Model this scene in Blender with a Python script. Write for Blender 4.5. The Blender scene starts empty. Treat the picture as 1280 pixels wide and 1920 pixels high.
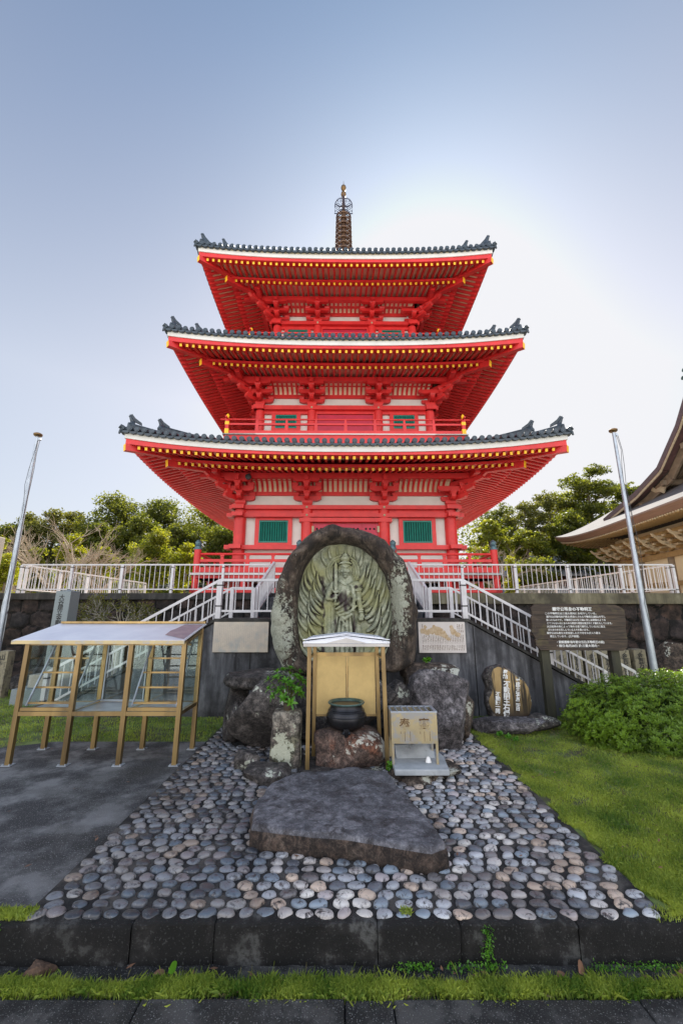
import bpy, math, random
import numpy as np
from mathutils import Vector, Matrix, noise
R = math.radians
sc = bpy.context.scene
col = sc.collection

# ---------------------------------------------------------------- camera
F = 765.0; TH = math.atan(.2457); CT, ST = math.cos(TH), math.sin(TH); EYE = 2.2
cam = bpy.data.cameras.new('camera')
cam.sensor_fit = 'VERTICAL'; cam.sensor_height = 36; cam.lens = F / 1920 * 36
cam.clip_start = .05; cam.clip_end = 2000
camera = bpy.data.objects.new('camera', cam); col.objects.link(camera)
camera.location = (0, 0, EYE); camera.rotation_euler = (math.pi / 2 + TH, 0, 0)
sc.camera = camera
# ---------------------------------------------------------------- sky and sun
SUN_EL, SUN_AZ = R(43), R(13.5)
SKY_GAMMA, SKY_STR, BACK_FILL, EXPO = .40, 1.0, 3.3, 1.0
w = bpy.data.worlds.new('World'); sc.world = w; w.use_nodes = True
nt = w.node_tree; nt.nodes.clear()
out = nt.nodes.new('ShaderNodeOutputWorld'); bg = nt.nodes.new('ShaderNodeBackground')
sky = nt.nodes.new('ShaderNodeTexSky'); sky.sky_type = 'NISHITA'; sky.sun_disc = False
sky.sun_elevation = SUN_EL; sky.sun_rotation = SUN_AZ
sky.air_density = 1.0; sky.dust_density = 2.2; sky.ozone_density = 1.0; sky.altitude = 0
vm0 = nt.nodes.new('ShaderNodeVectorMath'); vm0.operation = 'SCALE'; vm0.inputs['Scale'].default_value = .1; nt.links.new(sky.outputs[0], vm0.inputs[0])
gm = nt.nodes.new('ShaderNodeGamma'); gm.inputs[1].default_value = SKY_GAMMA; nt.links.new(vm0.outputs[0], gm.inputs[0])
tcw = nt.nodes.new('ShaderNodeTexCoord'); sx = nt.nodes.new('ShaderNodeSeparateXYZ'); nt.links.new(tcw.outputs['Generated'], sx.inputs[0])
zr_ = nt.nodes.new('ShaderNodeValToRGB'); nt.links.new(sx.outputs[2], zr_.inputs[0]); e_ = zr_.color_ramp.elements
for i_, (p_, c_) in enumerate(((.45, (.80, .80, .83)), (.665, (.63, .75, .90)), (.79, (.60, .70, .85)), (.905, (.31, .44, .645)), (1, (.18, .31, .50)))):
    q_ = e_[i_] if i_ < 1 else (e_[1] if i_ == 4 else e_.new(p_)); q_.position = p_; q_.color = (*c_, 1)
ml = nt.nodes.new('ShaderNodeMix'); ml.data_type = 'RGBA'; ml.blend_type = 'MULTIPLY'; ml.inputs[0].default_value = 1
nt.links.new(gm.outputs[0], ml.inputs[6]); nt.links.new(zr_.outputs[0], ml.inputs[7]); hs_ = nt.nodes.new('ShaderNodeHueSaturation'); hs_.inputs['Saturation'].default_value = 1.0; nt.links.new(ml.outputs[2], hs_.inputs['Color'])
mr_ = nt.nodes.new('ShaderNodeMapRange'); mr_.interpolation_type = 'SMOOTHSTEP'      # added brightening of the unseen sky behind the camera, fills shaded fronts
mr_.inputs[1].default_value = .15; mr_.inputs[2].default_value = -.5; mr_.inputs[3].default_value = 1.0; mr_.inputs[4].default_value = BACK_FILL
nt.links.new(sx.outputs[1], mr_.inputs[0])
vk = nt.nodes.new('ShaderNodeVectorMath'); vk.operation = 'SCALE'; vk.inputs['Scale'].default_value = 1.33; nt.links.new(hs_.outputs[0], vk.inputs[0])
vn = nt.nodes.new('ShaderNodeVectorMath'); vn.operation = 'MINIMUM'; vn.inputs[1].default_value = (.90, .905, .94); nt.links.new(vk.outputs[0], vn.inputs[0])
vm = nt.nodes.new('ShaderNodeVectorMath'); vm.operation = 'SCALE'
nt.links.new(vn.outputs[0], vm.inputs[0]); nt.links.new(mr_.outputs[0], vm.inputs['Scale'])
wr_ = nt.nodes.new('ShaderNodeMapRange'); wr_.inputs[1].default_value = .45; wr_.inputs[2].default_value = -.2; nt.links.new(sx.outputs[1], wr_.inputs[0])
wm_ = nt.nodes.new('ShaderNodeMix'); wm_.data_type = 'RGBA'; wm_.blend_type = 'MULTIPLY'; wm_.inputs[7].default_value = (1.24, 1.08, .94, 1)
nt.links.new(wr_.outputs[0], wm_.inputs[0]); nt.links.new(vm.outputs[0], wm_.inputs[6])
vm2 = nt.nodes.new('ShaderNodeVectorMath'); vm2.operation = 'SCALE'; vm2.inputs['Scale'].default_value = SKY_STR / .15 / 2 ** EXPO; nt.links.new(wm_.outputs[2], vm2.inputs[0])
bg.inputs[1].default_value = .15
nt.links.new(vm2.outputs[0], bg.inputs[0]); nt.links.new(bg.outputs[0], out.inputs[0])
sd = Vector((math.sin(SUN_AZ) * math.cos(SUN_EL), math.cos(SUN_AZ) * math.cos(SUN_EL), math.sin(SUN_EL)))
sl = bpy.data.lights.new('sun', 'SUN'); sl.energy = 5.0; sl.angle = R(.5); sl.color = (1, .95, .86)
so = bpy.data.objects.new('sun', sl); col.objects.link(so); so.location = (30, 60, 60)
so.rotation_euler = sd.to_track_quat('Z', 'Y').to_euler()
sc.view_settings.view_transform = 'Standard'; sc.view_settings.look = 'None'
sc.view_settings.gamma = 1; sc.view_settings.use_curve_mapping = False
sc.view_settings.exposure = EXPO
try:
    sc.cycles.max_bounces = 8; sc.cycles.transparent_max_bounces = 12; sc.cycles.caustics_reflective = False; sc.cycles.caustics_refractive = False
except Exception: pass

# ---------------------------------------------------------------- measuring helpers: a photo pixel seen at depth Y
def P(px, py, Y):
    v = (960 - py) / F; k = CT - v * ST
    return Vector((Y * (px - 640) / F / k, Y, EYE + Y * (ST + v * CT) / k))
def G(px, py, z=0):
    v = (960 - py) / F; Y = (z - EYE) / ((ST + v * CT) / (CT - v * ST)); return P(px, py, Y)

# ---------------------------------------------------------------- materials
def principled(name):
    m = bpy.data.materials.new(name); m.use_nodes = True
    n = m.node_tree.nodes; return m, m.node_tree, n['Principled BSDF'], n['Material Output']
def N(t, kind, **kw):
    n = t.nodes.new('ShaderNode' + kind)
    for k, v in kw.items():
        if k in n.inputs.keys() if hasattr(n.inputs, 'keys') else False: n.inputs[k].default_value = v
        else: setattr(n, k, v)
    return n
def ramp(t, stops):
    r = t.nodes.new('ShaderNodeValToRGB'); e = r.color_ramp.elements
    while len(e) > 1: e.remove(e[-1])
    e[0].position = stops[0][0]; e[0].color = (*stops[0][1], 1)
    for p, c in stops[1:]:
        q = e.new(p); q.color = (*c, 1)
    return r
def coords(t, scale=(1, 1, 1), kind='Object'):
    tc = t.nodes.new('ShaderNodeTexCoord'); mp = t.nodes.new('ShaderNodeMapping'); mp.inputs['Scale'].default_value = scale
    t.links.new(tc.outputs[kind], mp.inputs[0]); return mp.outputs[0]
def nz(t, co, scale, detail=6, rough=.6, dist=0):
    n = t.nodes.new('ShaderNodeTexNoise'); n.inputs['Scale'].default_value = scale; n.inputs['Detail'].default_value = detail
    n.inputs['Roughness'].default_value = rough; n.inputs['Distortion'].default_value = dist
    t.links.new(co, n.inputs['Vector']); return n.outputs['Fac']
def mixc(t, fac, a, b, mode='MIX'):
    m = t.nodes.new('ShaderNodeMix'); m.data_type = 'RGBA'; m.blend_type = mode
    for s, v in ((0, fac), (6, a), (7, b)):
        if hasattr(v, 'links') or hasattr(v, 'is_linked'): t.links.new(v, m.inputs[s])
        elif isinstance(v, (int, float)): m.inputs[s].default_value = v
        else: m.inputs[s].default_value = (*v, 1)
    return m.outputs[2]
def bumpn(t, bsdf, h, strength=.3, dist=.02):
    b = t.nodes.new('ShaderNodeBump'); b.inputs['Strength'].default_value = strength; b.inputs['Distance'].default_value = dist
    t.links.new(h, b.inputs['Height']); t.links.new(b.outputs[0], bsdf.inputs['Normal'])
def mat(name, a, b=None, scale=4, rough=.6, metal=0, bump=0, bscale=30, stretch=(1, 1, 1), lo=.35, hi=.65, spec=.5, third=None, tscale=12, tlo=.6, thi=.66, bdist=.01):
    m, t, p, o = principled(name)
    co = coords(t, stretch)
    if b is None: b = tuple(c * .85 for c in a)
    r = ramp(t, [(lo, a), (hi, b)]); t.links.new(nz(t, co, scale), r.inputs[0]); c = r.outputs[0]
    if third:
        f = ramp(t, [(tlo, (0, 0, 0)), (thi, (1, 1, 1))]); t.links.new(nz(t, co, tscale, 8, .7), f.inputs[0])
        c = mixc(t, f.outputs[0], c, third)
    t.links.new(c, p.inputs['Base Color'])
    p.inputs['Roughness'].default_value = rough; p.inputs['Metallic'].default_value = metal
    p.inputs['Specular IOR Level'].default_value = spec
    if bump: bumpn(t, p, nz(t, co, bscale, 8), bump, bdist)
    return m
M = {}
M['red'] = mat('vermilion_paint', (.67, .028, .026), (.58, .022, .022), 2.2, .45, bump=.1, bscale=14, lo=.42, hi=.58)
M['reddark'] = mat('crimson_door_paint', (.50, .012, .05), (.42, .01, .04), 3, .45)
M['yellow'] = mat('yellow_tip_paint', (.95, .56, .02), (.88, .48, .015), 6, .5)
M['white'] = mat('white_plaster', (.70, .68, .64), (.62, .60, .56), 2, .8, bump=.1, bscale=40)
M['cream'] = mat('cream_plaster', (.84, .70, .47), (.78, .64, .42), 2, .8)
M['green'] = mat('green_lattice_paint', (.005, .20, .15), (.005, .15, .12), 5, .4)
M['dark'] = mat('dark_void', (.012, .011, .011), (.02, .018, .017), 3, .9)
M['tile'] = mat('grey_roof_tile', (.022, .032, .042), (.05, .068, .085), 9, .4, bump=.3, bscale=40)
M['bed'] = mat('tile_bedding', (.50, .42, .28), (.38, .31, .20), 8, .9)
M['brz'] = mat('bronze_spire', (.22, .12, .06), (.12, .065, .04), 6, .42, metal=.75)
M['gilt'] = mat('gilded_ball', (.20, .12, .05), (.14, .08, .035), 6, .35, metal=.8)
M['ironblue'] = mat('spire_filigree_metal', (.06, .065, .10), (.04, .04, .07), 6, .5, metal=.4)
M['giboshi'] = mat('grey_green_finial', (.13, .22, .25), (.08, .14, .17), 12, .45, metal=.4)
M['rail'] = mat('white_railing_paint', (.62, .60, .61), (.52, .50, .50), 4, .42, third=(.45, .40, .34), tscale=9, tlo=.68, thi=.78)
M['clamp'] = mat('dark_rubber_clamp', (.03, .03, .03), (.05, .05, .05), 4, .6)
M['steel'] = mat('galvanised_steel', (.46, .50, .55), (.36, .40, .45), 5, .42, metal=.55)
M['zinc'] = mat('stainless_roof_sheet', (.72, .74, .80), (.62, .64, .72), 3, .38, metal=.35)
M['brass'] = mat('brushed_gold_anodised', (.46, .32, .14), (.22, .155, .08), 1.6, .36, metal=.88, lo=.42, hi=.58, stretch=(1, 1, .15))
M['brassdull'] = mat('tarnished_gold_panel', (.62, .45, .19), (.50, .36, .15), 4, .48, metal=.45, third=(.30, .23, .13), tscale=60, tlo=.62, thi=.74)
M['boxgold'] = mat('weathered_brass_sheet', (.50, .40, .22), (.38, .32, .20), 3, .38, metal=.55, third=(.34, .33, .31), tscale=7, tlo=.48, thi=.60)
M['rust'] = mat('engraved_rust', (.16, .09, .035), (.10, .05, .02), 20, .8)
M['iron'] = mat('black_bronze_pot', (.018, .018, .02), (.035, .035, .04), 8, .38, metal=.6)
M['patina'] = mat('verdigris_rim', (.10, .17, .15), (.05, .09, .08), 10, .5, metal=.4)
M['bark'] = mat('grey_bark', (.16, .12, .09), (.26, .22, .17), 6, .9, bump=.5, bscale=20)
M['lbark'] = mat('lichened_branch', (.42, .40, .34), (.20, .17, .12), 18, .9, bump=.5, bscale=20)
M['twig'] = mat('pale_twig', (.42, .35, .26), (.26, .20, .14), 6, .9)
M['letter'] = mat('white_lettering', (.82, .82, .80), (.72, .72, .70), 20, .7)
M['ink'] = mat('black_lettering', (.015, .015, .015), (.03, .03, .03), 20, .7)
M['paper'] = mat('white_ceramic', (.85, .84, .82), (.8, .79, .77), 4, .5)

def rockmat(name, dark, mid, light, lichen=(.52, .54, .44), lich=.62, scale=2.5, moss=None, brown=None, bump=.8, mott=1.0):
    m, t, p, o = principled(name); co = coords(t)
    r = ramp(t, [(.3, dark), (.5, mid), (.72, light)]); t.links.new(nz(t, co, scale, 12, .68), r.inputs[0]); c = r.outputs[0]
    if brown:
        f = ramp(t, [(.52, (0, 0, 0)), (.62, (1, 1, 1))]); t.links.new(nz(t, co, scale * 1.7, 5, .6, .4), f.inputs[0]); c = mixc(t, f.outputs[0], c, brown)
    if moss:
        f = ramp(t, [(.5, (0, 0, 0)), (.66, (1, 1, 1))]); t.links.new(nz(t, co, scale * .8, 7, .6), f.inputs[0]); c = mixc(t, f.outputs[0], c, moss)
    # mid-size mottling and fine speckle
    g_ = ramp(t, [(.40, (.22, .20, .19)), (.5, (.85, .85, .85)), (.60, (2.3, 2.25, 2.2))]); t.links.new(nz(t, co, 11, 12, .82, .5), g_.inputs[0]); c = mixc(t, mott, c, g_.outputs[0], 'MULTIPLY')
    s = ramp(t, [(.58, (0, 0, 0)), (.64, (1, 1, 1))]); t.links.new(nz(t, co, 48, 5, .7), s.inputs[0]); c = mixc(t, .0, c, light) if False else c
    f2 = t.nodes.new('ShaderNodeMath'); f2.operation = 'MULTIPLY'; f2.inputs[1].default_value = .55; t.links.new(s.outputs[0], f2.inputs[0]); c = mixc(t, f2.outputs[0], c, light)
    if lich < 1:
        a = nz(t, co, scale * 1.1, 3, .5); b = nz(t, co, scale * 9, 6, .75)
        ad = t.nodes.new('ShaderNodeMath'); ad.operation = 'MULTIPLY_ADD'; ad.inputs[1].default_value = .45
        t.links.new(b, ad.inputs[0]); t.links.new(a, ad.inputs[2])
        f = ramp(t, [(lich + .18, (0, 0, 0)), (lich + .20, (1, 1, 1))]); t.links.new(ad.outputs[0], f.inputs[0])
        c = mixc(t, f.outputs[0], c, lichen)
    t.links.new(c, p.inputs['Base Color']); p.inputs['Roughness'].default_value = .85
    ad2 = t.nodes.new('ShaderNodeMath'); ad2.operation = 'MULTIPLY_ADD'; ad2.inputs[1].default_value = .35
    t.links.new(nz(t, co, 45, 8, .75), ad2.inputs[0]); t.links.new(nz(t, co, 7, 8, .7), ad2.inputs[2])
    bumpn(t, p, ad2.outputs[0], 1.0, .07 * bump)
    return m
M['rock'] = rockmat('dark_grey_rock', (.016, .013, .012), (.058, .050, .046), (.16, .145, .135), lich=.68)
M['rockg'] = rockmat('purple_grey_rock', (.03, .026, .027), (.095, .085, .088), (.22, .205, .21), lich=.75)
M['rockb'] = rockmat('brown_boulder', (.025, .018, .014), (.075, .055, .042), (.17, .14, .11), lich=.655, brown=(.035, .024, .018), lichen=(.50, .50, .42))
M['rockr'] = rockmat('rusty_brown_rock', (.035, .024, .020), (.10, .065, .052), (.26, .20, .16), lich=.66, scale=2.0, brown=(.12, .05, .03), lichen=(.56, .54, .46))
M['slabside'] = rockmat('brown_slab_side', (.018, .012, .009), (.05, .034, .026), (.13, .10, .08), lich=.8, scale=4)
M['slab'] = rockmat('flat_slab_stone', (.036, .034, .038), (.105, .102, .112), (.24, .235, .25), lich=.9, scale=2.6, brown=(.05, .045, .048), bump=.4, mott=.6)
M['pale'] = rockmat('mossy_square_stone', (.05, .042, .036), (.13, .11, .09), (.26, .24, .20), lich=.60, lichen=(.46, .47, .36), moss=(.10, .11, .05))
M['granite'] = mat('speckled_granite', (.24, .27, .27), (.15, .18, .19), 90, .6, bump=.2, bscale=60, lo=.4, hi=.6)
M['granitey'] = mat('weathered_marker_stone', (.30, .26, .17), (.17, .15, .11), 5, .8, bump=.3, bscale=40, third=(.04, .036, .03), tscale=4, tlo=.5, thi=.62)
M['beige'] = mat('beige_granite', (.42, .37, .31), (.34, .30, .25), 30, .8)

M['soilheap'] = mat('brown_crumbly_soil', (.17, .10, .065), (.09, .055, .035), 20, .95, bump=.8, bscale=60, bdist=.03)
def leafmat(name, c1, c2, trans=.5, rough=.5):
    m, t, p, o = principled(name)
    at = t.nodes.new('ShaderNodeAttribute'); at.attribute_name = 'rnd'
    r = ramp(t, [(0, c1), (1, c2)]); t.links.new(at.outputs['Fac'], r.inputs[0])
    t.links.new(r.outputs[0], p.inputs['Base Color']); p.inputs['Roughness'].default_value = rough
    p.inputs['Specular IOR Level'].default_value = .35
    tr = t.nodes.new('ShaderNodeBsdfTranslucent')
    g = t.nodes.new('ShaderNodeMix'); g.data_type = 'RGBA'; g.blend_type = 'MULTIPLY'; g.inputs[0].default_value = 1
    t.links.new(r.outputs[0], g.inputs[6]); g.inputs[7].default_value = (1.9, 1.75, .55, 1); t.links.new(g.outputs[2], tr.inputs[0])
    mx = t.nodes.new('ShaderNodeMixShader'); mx.inputs[0].default_value = trans
    t.links.new(p.outputs[0], mx.inputs[1]); t.links.new(tr.outputs[0], mx.inputs[2]); t.links.new(mx.outputs[0], o.inputs[0])
    return m
M['leafdk'] = leafmat('dark_evergreen_leaf', (.025, .045, .012), (.17, .185, .04), .58)
M['leafmd'] = leafmat('mid_green_leaf', (.04, .07, .014), (.27, .28, .05), .58)
M['leafol'] = leafmat('olive_leaf', (.05, .065, .02), (.17, .17, .05), .5)
M['leafyl'] = leafmat('yellow_green_leaf', (.12, .16, .02), (.30, .30, .03), .55)
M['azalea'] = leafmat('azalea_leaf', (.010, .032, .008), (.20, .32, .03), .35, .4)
M['sakaki'] = leafmat('glossy_cut_leaf', (.05, .16, .02), (.14, .34, .03), .35, .3)
M['grass'] = leafmat('grass_blade', (.07, .15, .02), (.40, .47, .09), .35, .6)
M['fern'] = leafmat('dry_grass_blade', (.16, .14, .06), (.32, .28, .14), .3, .7)

m, t, p, o = principled('clear_glass')
M['glass'] = m
t.nodes.remove(p)
tb = t.nodes.new('ShaderNodeBsdfTransparent'); tb.inputs[0].default_value = (.90, .95, .93, 1)
gb = t.nodes.new('ShaderNodeBsdfGlossy'); gb.inputs['Roughness'].default_value = .03; gb.inputs[0].default_value = (.8, .85, .85, 1)
mx = t.nodes.new('ShaderNodeMixShader'); mx.inputs[0].default_value = .10
t.links.new(tb.outputs[0], mx.inputs[1]); t.links.new(gb.outputs[0], mx.inputs[2]); t.links.new(mx.outputs[0], o.inputs[0])

# ---------------------------------------------------------------- mesh builder
class MB:
    def __init__(s, T=None): s.v = []; s.f = []; s.m = []; s.T = T; s.mi = 0
    def add(s, vs, fs, mi=None):
        b = len(s.v); T = s.T
        for q in vs:
            q = Vector(q); s.v.append(T @ q if T is not None else q)
        for q in fs: s.f.append([b + i for i in q]); s.m.append(s.mi if mi is None else mi)
        return s
    def box(s, x0, x1, y0, y1, z0, z1, mi=None):
        return s.add([(x, y, z) for x in (x0, x1) for y in (y0, y1) for z in (z0, z1)],
                     [(0, 1, 3, 2), (4, 6, 7, 5), (0, 4, 5, 1), (2, 3, 7, 6), (0, 2, 6, 4), (1, 5, 7, 3)], mi)
    def beam(s, a, b, wd, ht, up=(0, 0, 1), mi=None, tip=None, taper=1):
        a = Vector(a); b = Vector(b); d = (b - a).normalized(); u = Vector(up)
        r = d.cross(u); 
        if r.length < 1e-5: r = d.cross(Vector((0, 1, 0)))
        r.normalize(); u = r.cross(d)
        vs = []
        for q, k in ((a, 1), (b, taper)):
            for i, j in ((-1, -1), (1, -1), (1, 1), (-1, 1)): vs.append(q + r * wd * .5 * i * k + u * ht * .5 * j * k)
        s.add(vs, [(0, 3, 2, 1), (0, 1, 5, 4), (1, 2, 6, 5), (2, 3, 7, 6), (3, 0, 4, 7)], mi)
        s.add(vs[4:], [(0, 1, 2, 3)], tip if tip is not None else mi); return s
    def cyl(s, a, b, r0, r1=None, n=12, cap=True, mi=None):
        a = Vector(a); b = Vector(b); r1 = r0 if r1 is None else r1; d = (b - a).normalized()
        r = d.cross(Vector((0, 0, 1)))
        if r.length < 1e-4: r = Vector((1, 0, 0))
        r.normalize(); u = r.cross(d); vs = []
        for q, k in ((a, r0), (b, r1)):
            for i in range(n): t = 2 * math.pi * i / n; vs.append(q + r * math.cos(t) * k + u * math.sin(t) * k)
        fs = [(i, (i + 1) % n, n + (i + 1) % n, n + i) for i in range(n)]
        if cap: fs += [tuple(range(n - 1, -1, -1)), tuple(range(n, 2 * n))]
        return s.add(vs, fs, mi)
    def tube(s, pts, rs, n=8, mi=None):
        pts = [Vector(q) for q in pts]; vs = []; 
        if not hasattr(rs, '__len__'): rs = [rs] * len(pts)
        pr = None
        for i, q in enumerate(pts):
            d = (pts[min(i + 1, len(pts) - 1)] - pts[max(i - 1, 0)]).normalized()
            r = d.cross(Vector((0, 0, 1))) if pr is None else pr - d * pr.dot(d)
            if r.length < 1e-4: r = Vector((1, 0, 0)) - d * d.x
            r.normalize(); pr = r; u = r.cross(d)
            for k in range(n): t = 2 * math.pi * k / n; vs.append(q + (r * math.cos(t) + u * math.sin(t)) * rs[i])
        fs = []
        for i in range(len(pts) - 1):
            for k in range(n): a = i * n + k; b = i * n + (k + 1) % n; fs.append((a, b, b + n, a + n))
        fs += [tuple(range(n - 1, -1, -1)), tuple(range((len(pts) - 1) * n, len(pts) * n))]
        return s.add(vs, fs, mi)
    def prism(s, pts, vec, mi=None):
        pts = [Vector(q) for q in pts]; n = len(pts); vec = Vector(vec)
        return s.add(pts + [q + vec for q in pts], [tuple(range(n)), tuple(range(2 * n - 1, n - 1, -1))] + [(i, i + n, (i + 1) % n + n, (i + 1) % n) for i in range(n)], mi)
    def lathe(s, prof, c, n=20, mi=None, ax='z'):
        c = Vector(c); vs = []
        for r, z in prof:
            for i in range(n):
                t = 2 * math.pi * i / n; q = (r * math.cos(t), r * math.sin(t), z) if ax == 'z' else (r * math.cos(t), -z, r * math.sin(t)); vs.append(c + Vector(q))
        fs = []
        for j in range(len(prof) - 1):
            for i in range(n): a = j * n + i; b = j * n + (i + 1) % n; fs.append((a, b, b + n, a + n))
        fs += [tuple(range(n - 1, -1, -1)), tuple(range((len(prof) - 1) * n, len(prof) * n))]
        return s.add(vs, fs, mi)
    def grid(s, fn, us, vs_, mi=None, flip=False):
        n, k = len(us), len(vs_)
        vs = [fn(a, b) for a in us for b in vs_]; fs = []
        for i in range(n - 1):
            for j in range(k - 1):
                q = (i * k + j, (i + 1) * k + j, (i + 1) * k + j + 1, i * k + j + 1); fs.append(q[::-1] if flip else q)
        return s.add(vs, fs, mi)
    def build(s, name, mats, parent=None, loc=None, smooth=False, bevel=0, rnd=None, auto=False):
        me = bpy.data.meshes.new(name); me.from_pydata([tuple(q) for q in s.v], [], s.f)
        mats = mats if isinstance(mats, (list, tuple)) else [mats]
        for q in mats: me.materials.append(M[q] if isinstance(q, str) else q)
        me.polygons.foreach_set('material_index', s.m)
        if smooth: me.polygons.foreach_set('use_smooth', [True] * len(s.f))
        if rnd is not None:
            a = me.attributes.new('rnd', 'FLOAT', 'POINT'); a.data.foreach_set('value', rnd)
        me.update(); o = bpy.data.objects.new(name, me); col.objects.link(o)
        if parent: o.parent = parent
        if loc is not None: o.location = loc
        if bevel:
            b = o.modifiers.new('bevel', 'BEVEL'); b.width = bevel; b.segments = 2; b.limit_method = 'ANGLE'
        if auto: me.shade_smooth_by_angle(R(35)) if hasattr(me, 'shade_smooth_by_angle') else None
        if auto:
            me.polygons.foreach_set('use_smooth', [True] * len(s.f))
            try: me.set_sharp_from_angle(angle=R(38))
            except Exception: pass
        return o
def npmesh(name, V, Fq, mats, parent=None, rnd=None, smooth=False):
    """V (n,3), Fq (m,k) all faces with k corners"""
    me = bpy.data.meshes.new(name); n, k = Fq.shape
    me.vertices.add(len(V)); me.vertices.foreach_set('co', V.astype(np.float32).ravel())
    me.loops.add(n * k); me.loops.foreach_set('vertex_index', Fq.astype(np.int32).ravel())
    me.polygons.add(n); me.polygons.foreach_set('loop_start', np.arange(0, n * k, k, dtype=np.int32))
    try: me.polygons.foreach_set('loop_total', np.full(n, k, dtype=np.int32))
    except Exception: pass
    if smooth: me.polygons.foreach_set('use_smooth', np.ones(n, dtype=bool))
    for q in (mats if isinstance(mats, (list, tuple)) else [mats]): me.materials.append(M[q] if isinstance(q, str) else q)
    if rnd is not None:
        a = me.attributes.new('rnd', 'FLOAT', 'POINT'); a.data.foreach_set('value', rnd.astype(np.float32))
    me.update(calc_edges=True); me.validate()
    o = bpy.data.objects.new(name, me); col.objects.link(o)
    if parent: o.parent = parent
    return o
def tag(o, label=None, cat=None, group=None, kind=None):
    if label: o['label'] = label
    if cat: o['category'] = cat
    if group: o['group'] = group
    if kind: o['kind'] = kind
    return o
def empty(name, loc, label, cat, group=None, rz=0):
    o = bpy.data.objects.new(name, None); col.objects.link(o); o.location = loc; o.rotation_euler.z = rz
    o.empty_display_size = .2; return tag(o, label, cat, group)
def dup(o, parent=None, loc=None, rz=None, scale=None):
    c = o.copy(); col.objects.link(c)
    if parent is not None: c.parent = parent
    if loc is not None: c.location = loc
    if rz is not None: c.rotation_euler.z = rz
    if scale is not None: c.scale = scale
    for ch in list(o.children): dup(ch, c)
    return c
def text(name, body, size, T, matn, parent=None, offset=0., ext=.002, align='CENTER', vert=False, xs=1, ls=1.0):
    """lettering mesh; T maps text plane (x right, y up, z out) to the parent's space"""
    c = bpy.data.curves.new(name, 'FONT'); c.body = '\n'.join(body) if vert else body
    c.size = size; c.extrude = ext; c.offset = offset; c.align_x = align; c.align_y = 'TOP' if vert else 'CENTER'; c.space_line = ls
    c.resolution_u = 2
    o = bpy.data.objects.new(name, c); col.objects.link(o)
    dg = bpy.context.evaluated_depsgraph_get(); me = bpy.data.meshes.new_from_object(o.evaluated_get(dg))
    bpy.data.objects.remove(o); bpy.data.curves.remove(c)
    if xs != 1: me.transform(Matrix.Diagonal((xs, 1, 1, 1)))
    me.transform(T); me.materials.clear(); me.materials.append(M[matn]); me.name = name
    o = bpy.data.objects.new(name, me); col.objects.link(o)
    if parent: o.parent = parent
    return o
FRONT = Matrix.Rotation(math.pi / 2, 4, 'X')     # text plane facing -Y
def fbm(p, o=4): return noise.fractal(p, 1.0, 2.1, o)
# ================================================================ PAGODA
ZB = 2.8
pag = empty('pagoda', (.13, 20.35, ZB), 'three-storey vermilion red pagoda with grey tiled roofs and bronze spire behind the carved boulder', 'pagoda', rz=R(.45))
LOC = (0, 0, -ZB)
def rotm(k): return Matrix.Rotation(k * math.pi / 2, 4, 'Z')
class Floor: pass
FL = []
for (wv, h, d2, zr, hb, ht, L, inner, zbase, nm) in ((4.24, 7.38, 6.30, 7.28, 6.22, 6.38, .46, 1.55, 3.55, 'lowest'), (3.76, 6.68, 5.67, 11.87, 10.87, 11.06, .37, 1.47, 9.25, 'middle'), (3.25, 6.09, 5.10, 16.45, 15.62, 15.80, .33, 1.30, 13.85, 'topmost')):
    f = Floor(); f.w = wv; f.h = h; f.d2 = d2; f.zr = zr; f.hb = hb; f.ht = ht; f.L = L; f.inner = inner; f.zb = zbase; f.nm = nm; f.wk = wv + .74; FL.append(f)
def lift(f, s, d): 
    g = min(max((d - f.w) / (f.h - f.w), 0), 1.15); u = min(abs(s) / max(d, .01), 1.06)
    return f.L * g * u ** 2.6
def zg(f, s, d): return f.zr - .025 + .27 * (f.d2 - d) + lift(f, s, d) * .75           # ground rafter axis
def zf(f, s, d): return f.zr + .255 * (f.h - d) + lift(f, s, d) * .80                  # flying rafter axis
RW, RH = .088, .105
rafters_rest = MB()
n_ind = 0
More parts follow.
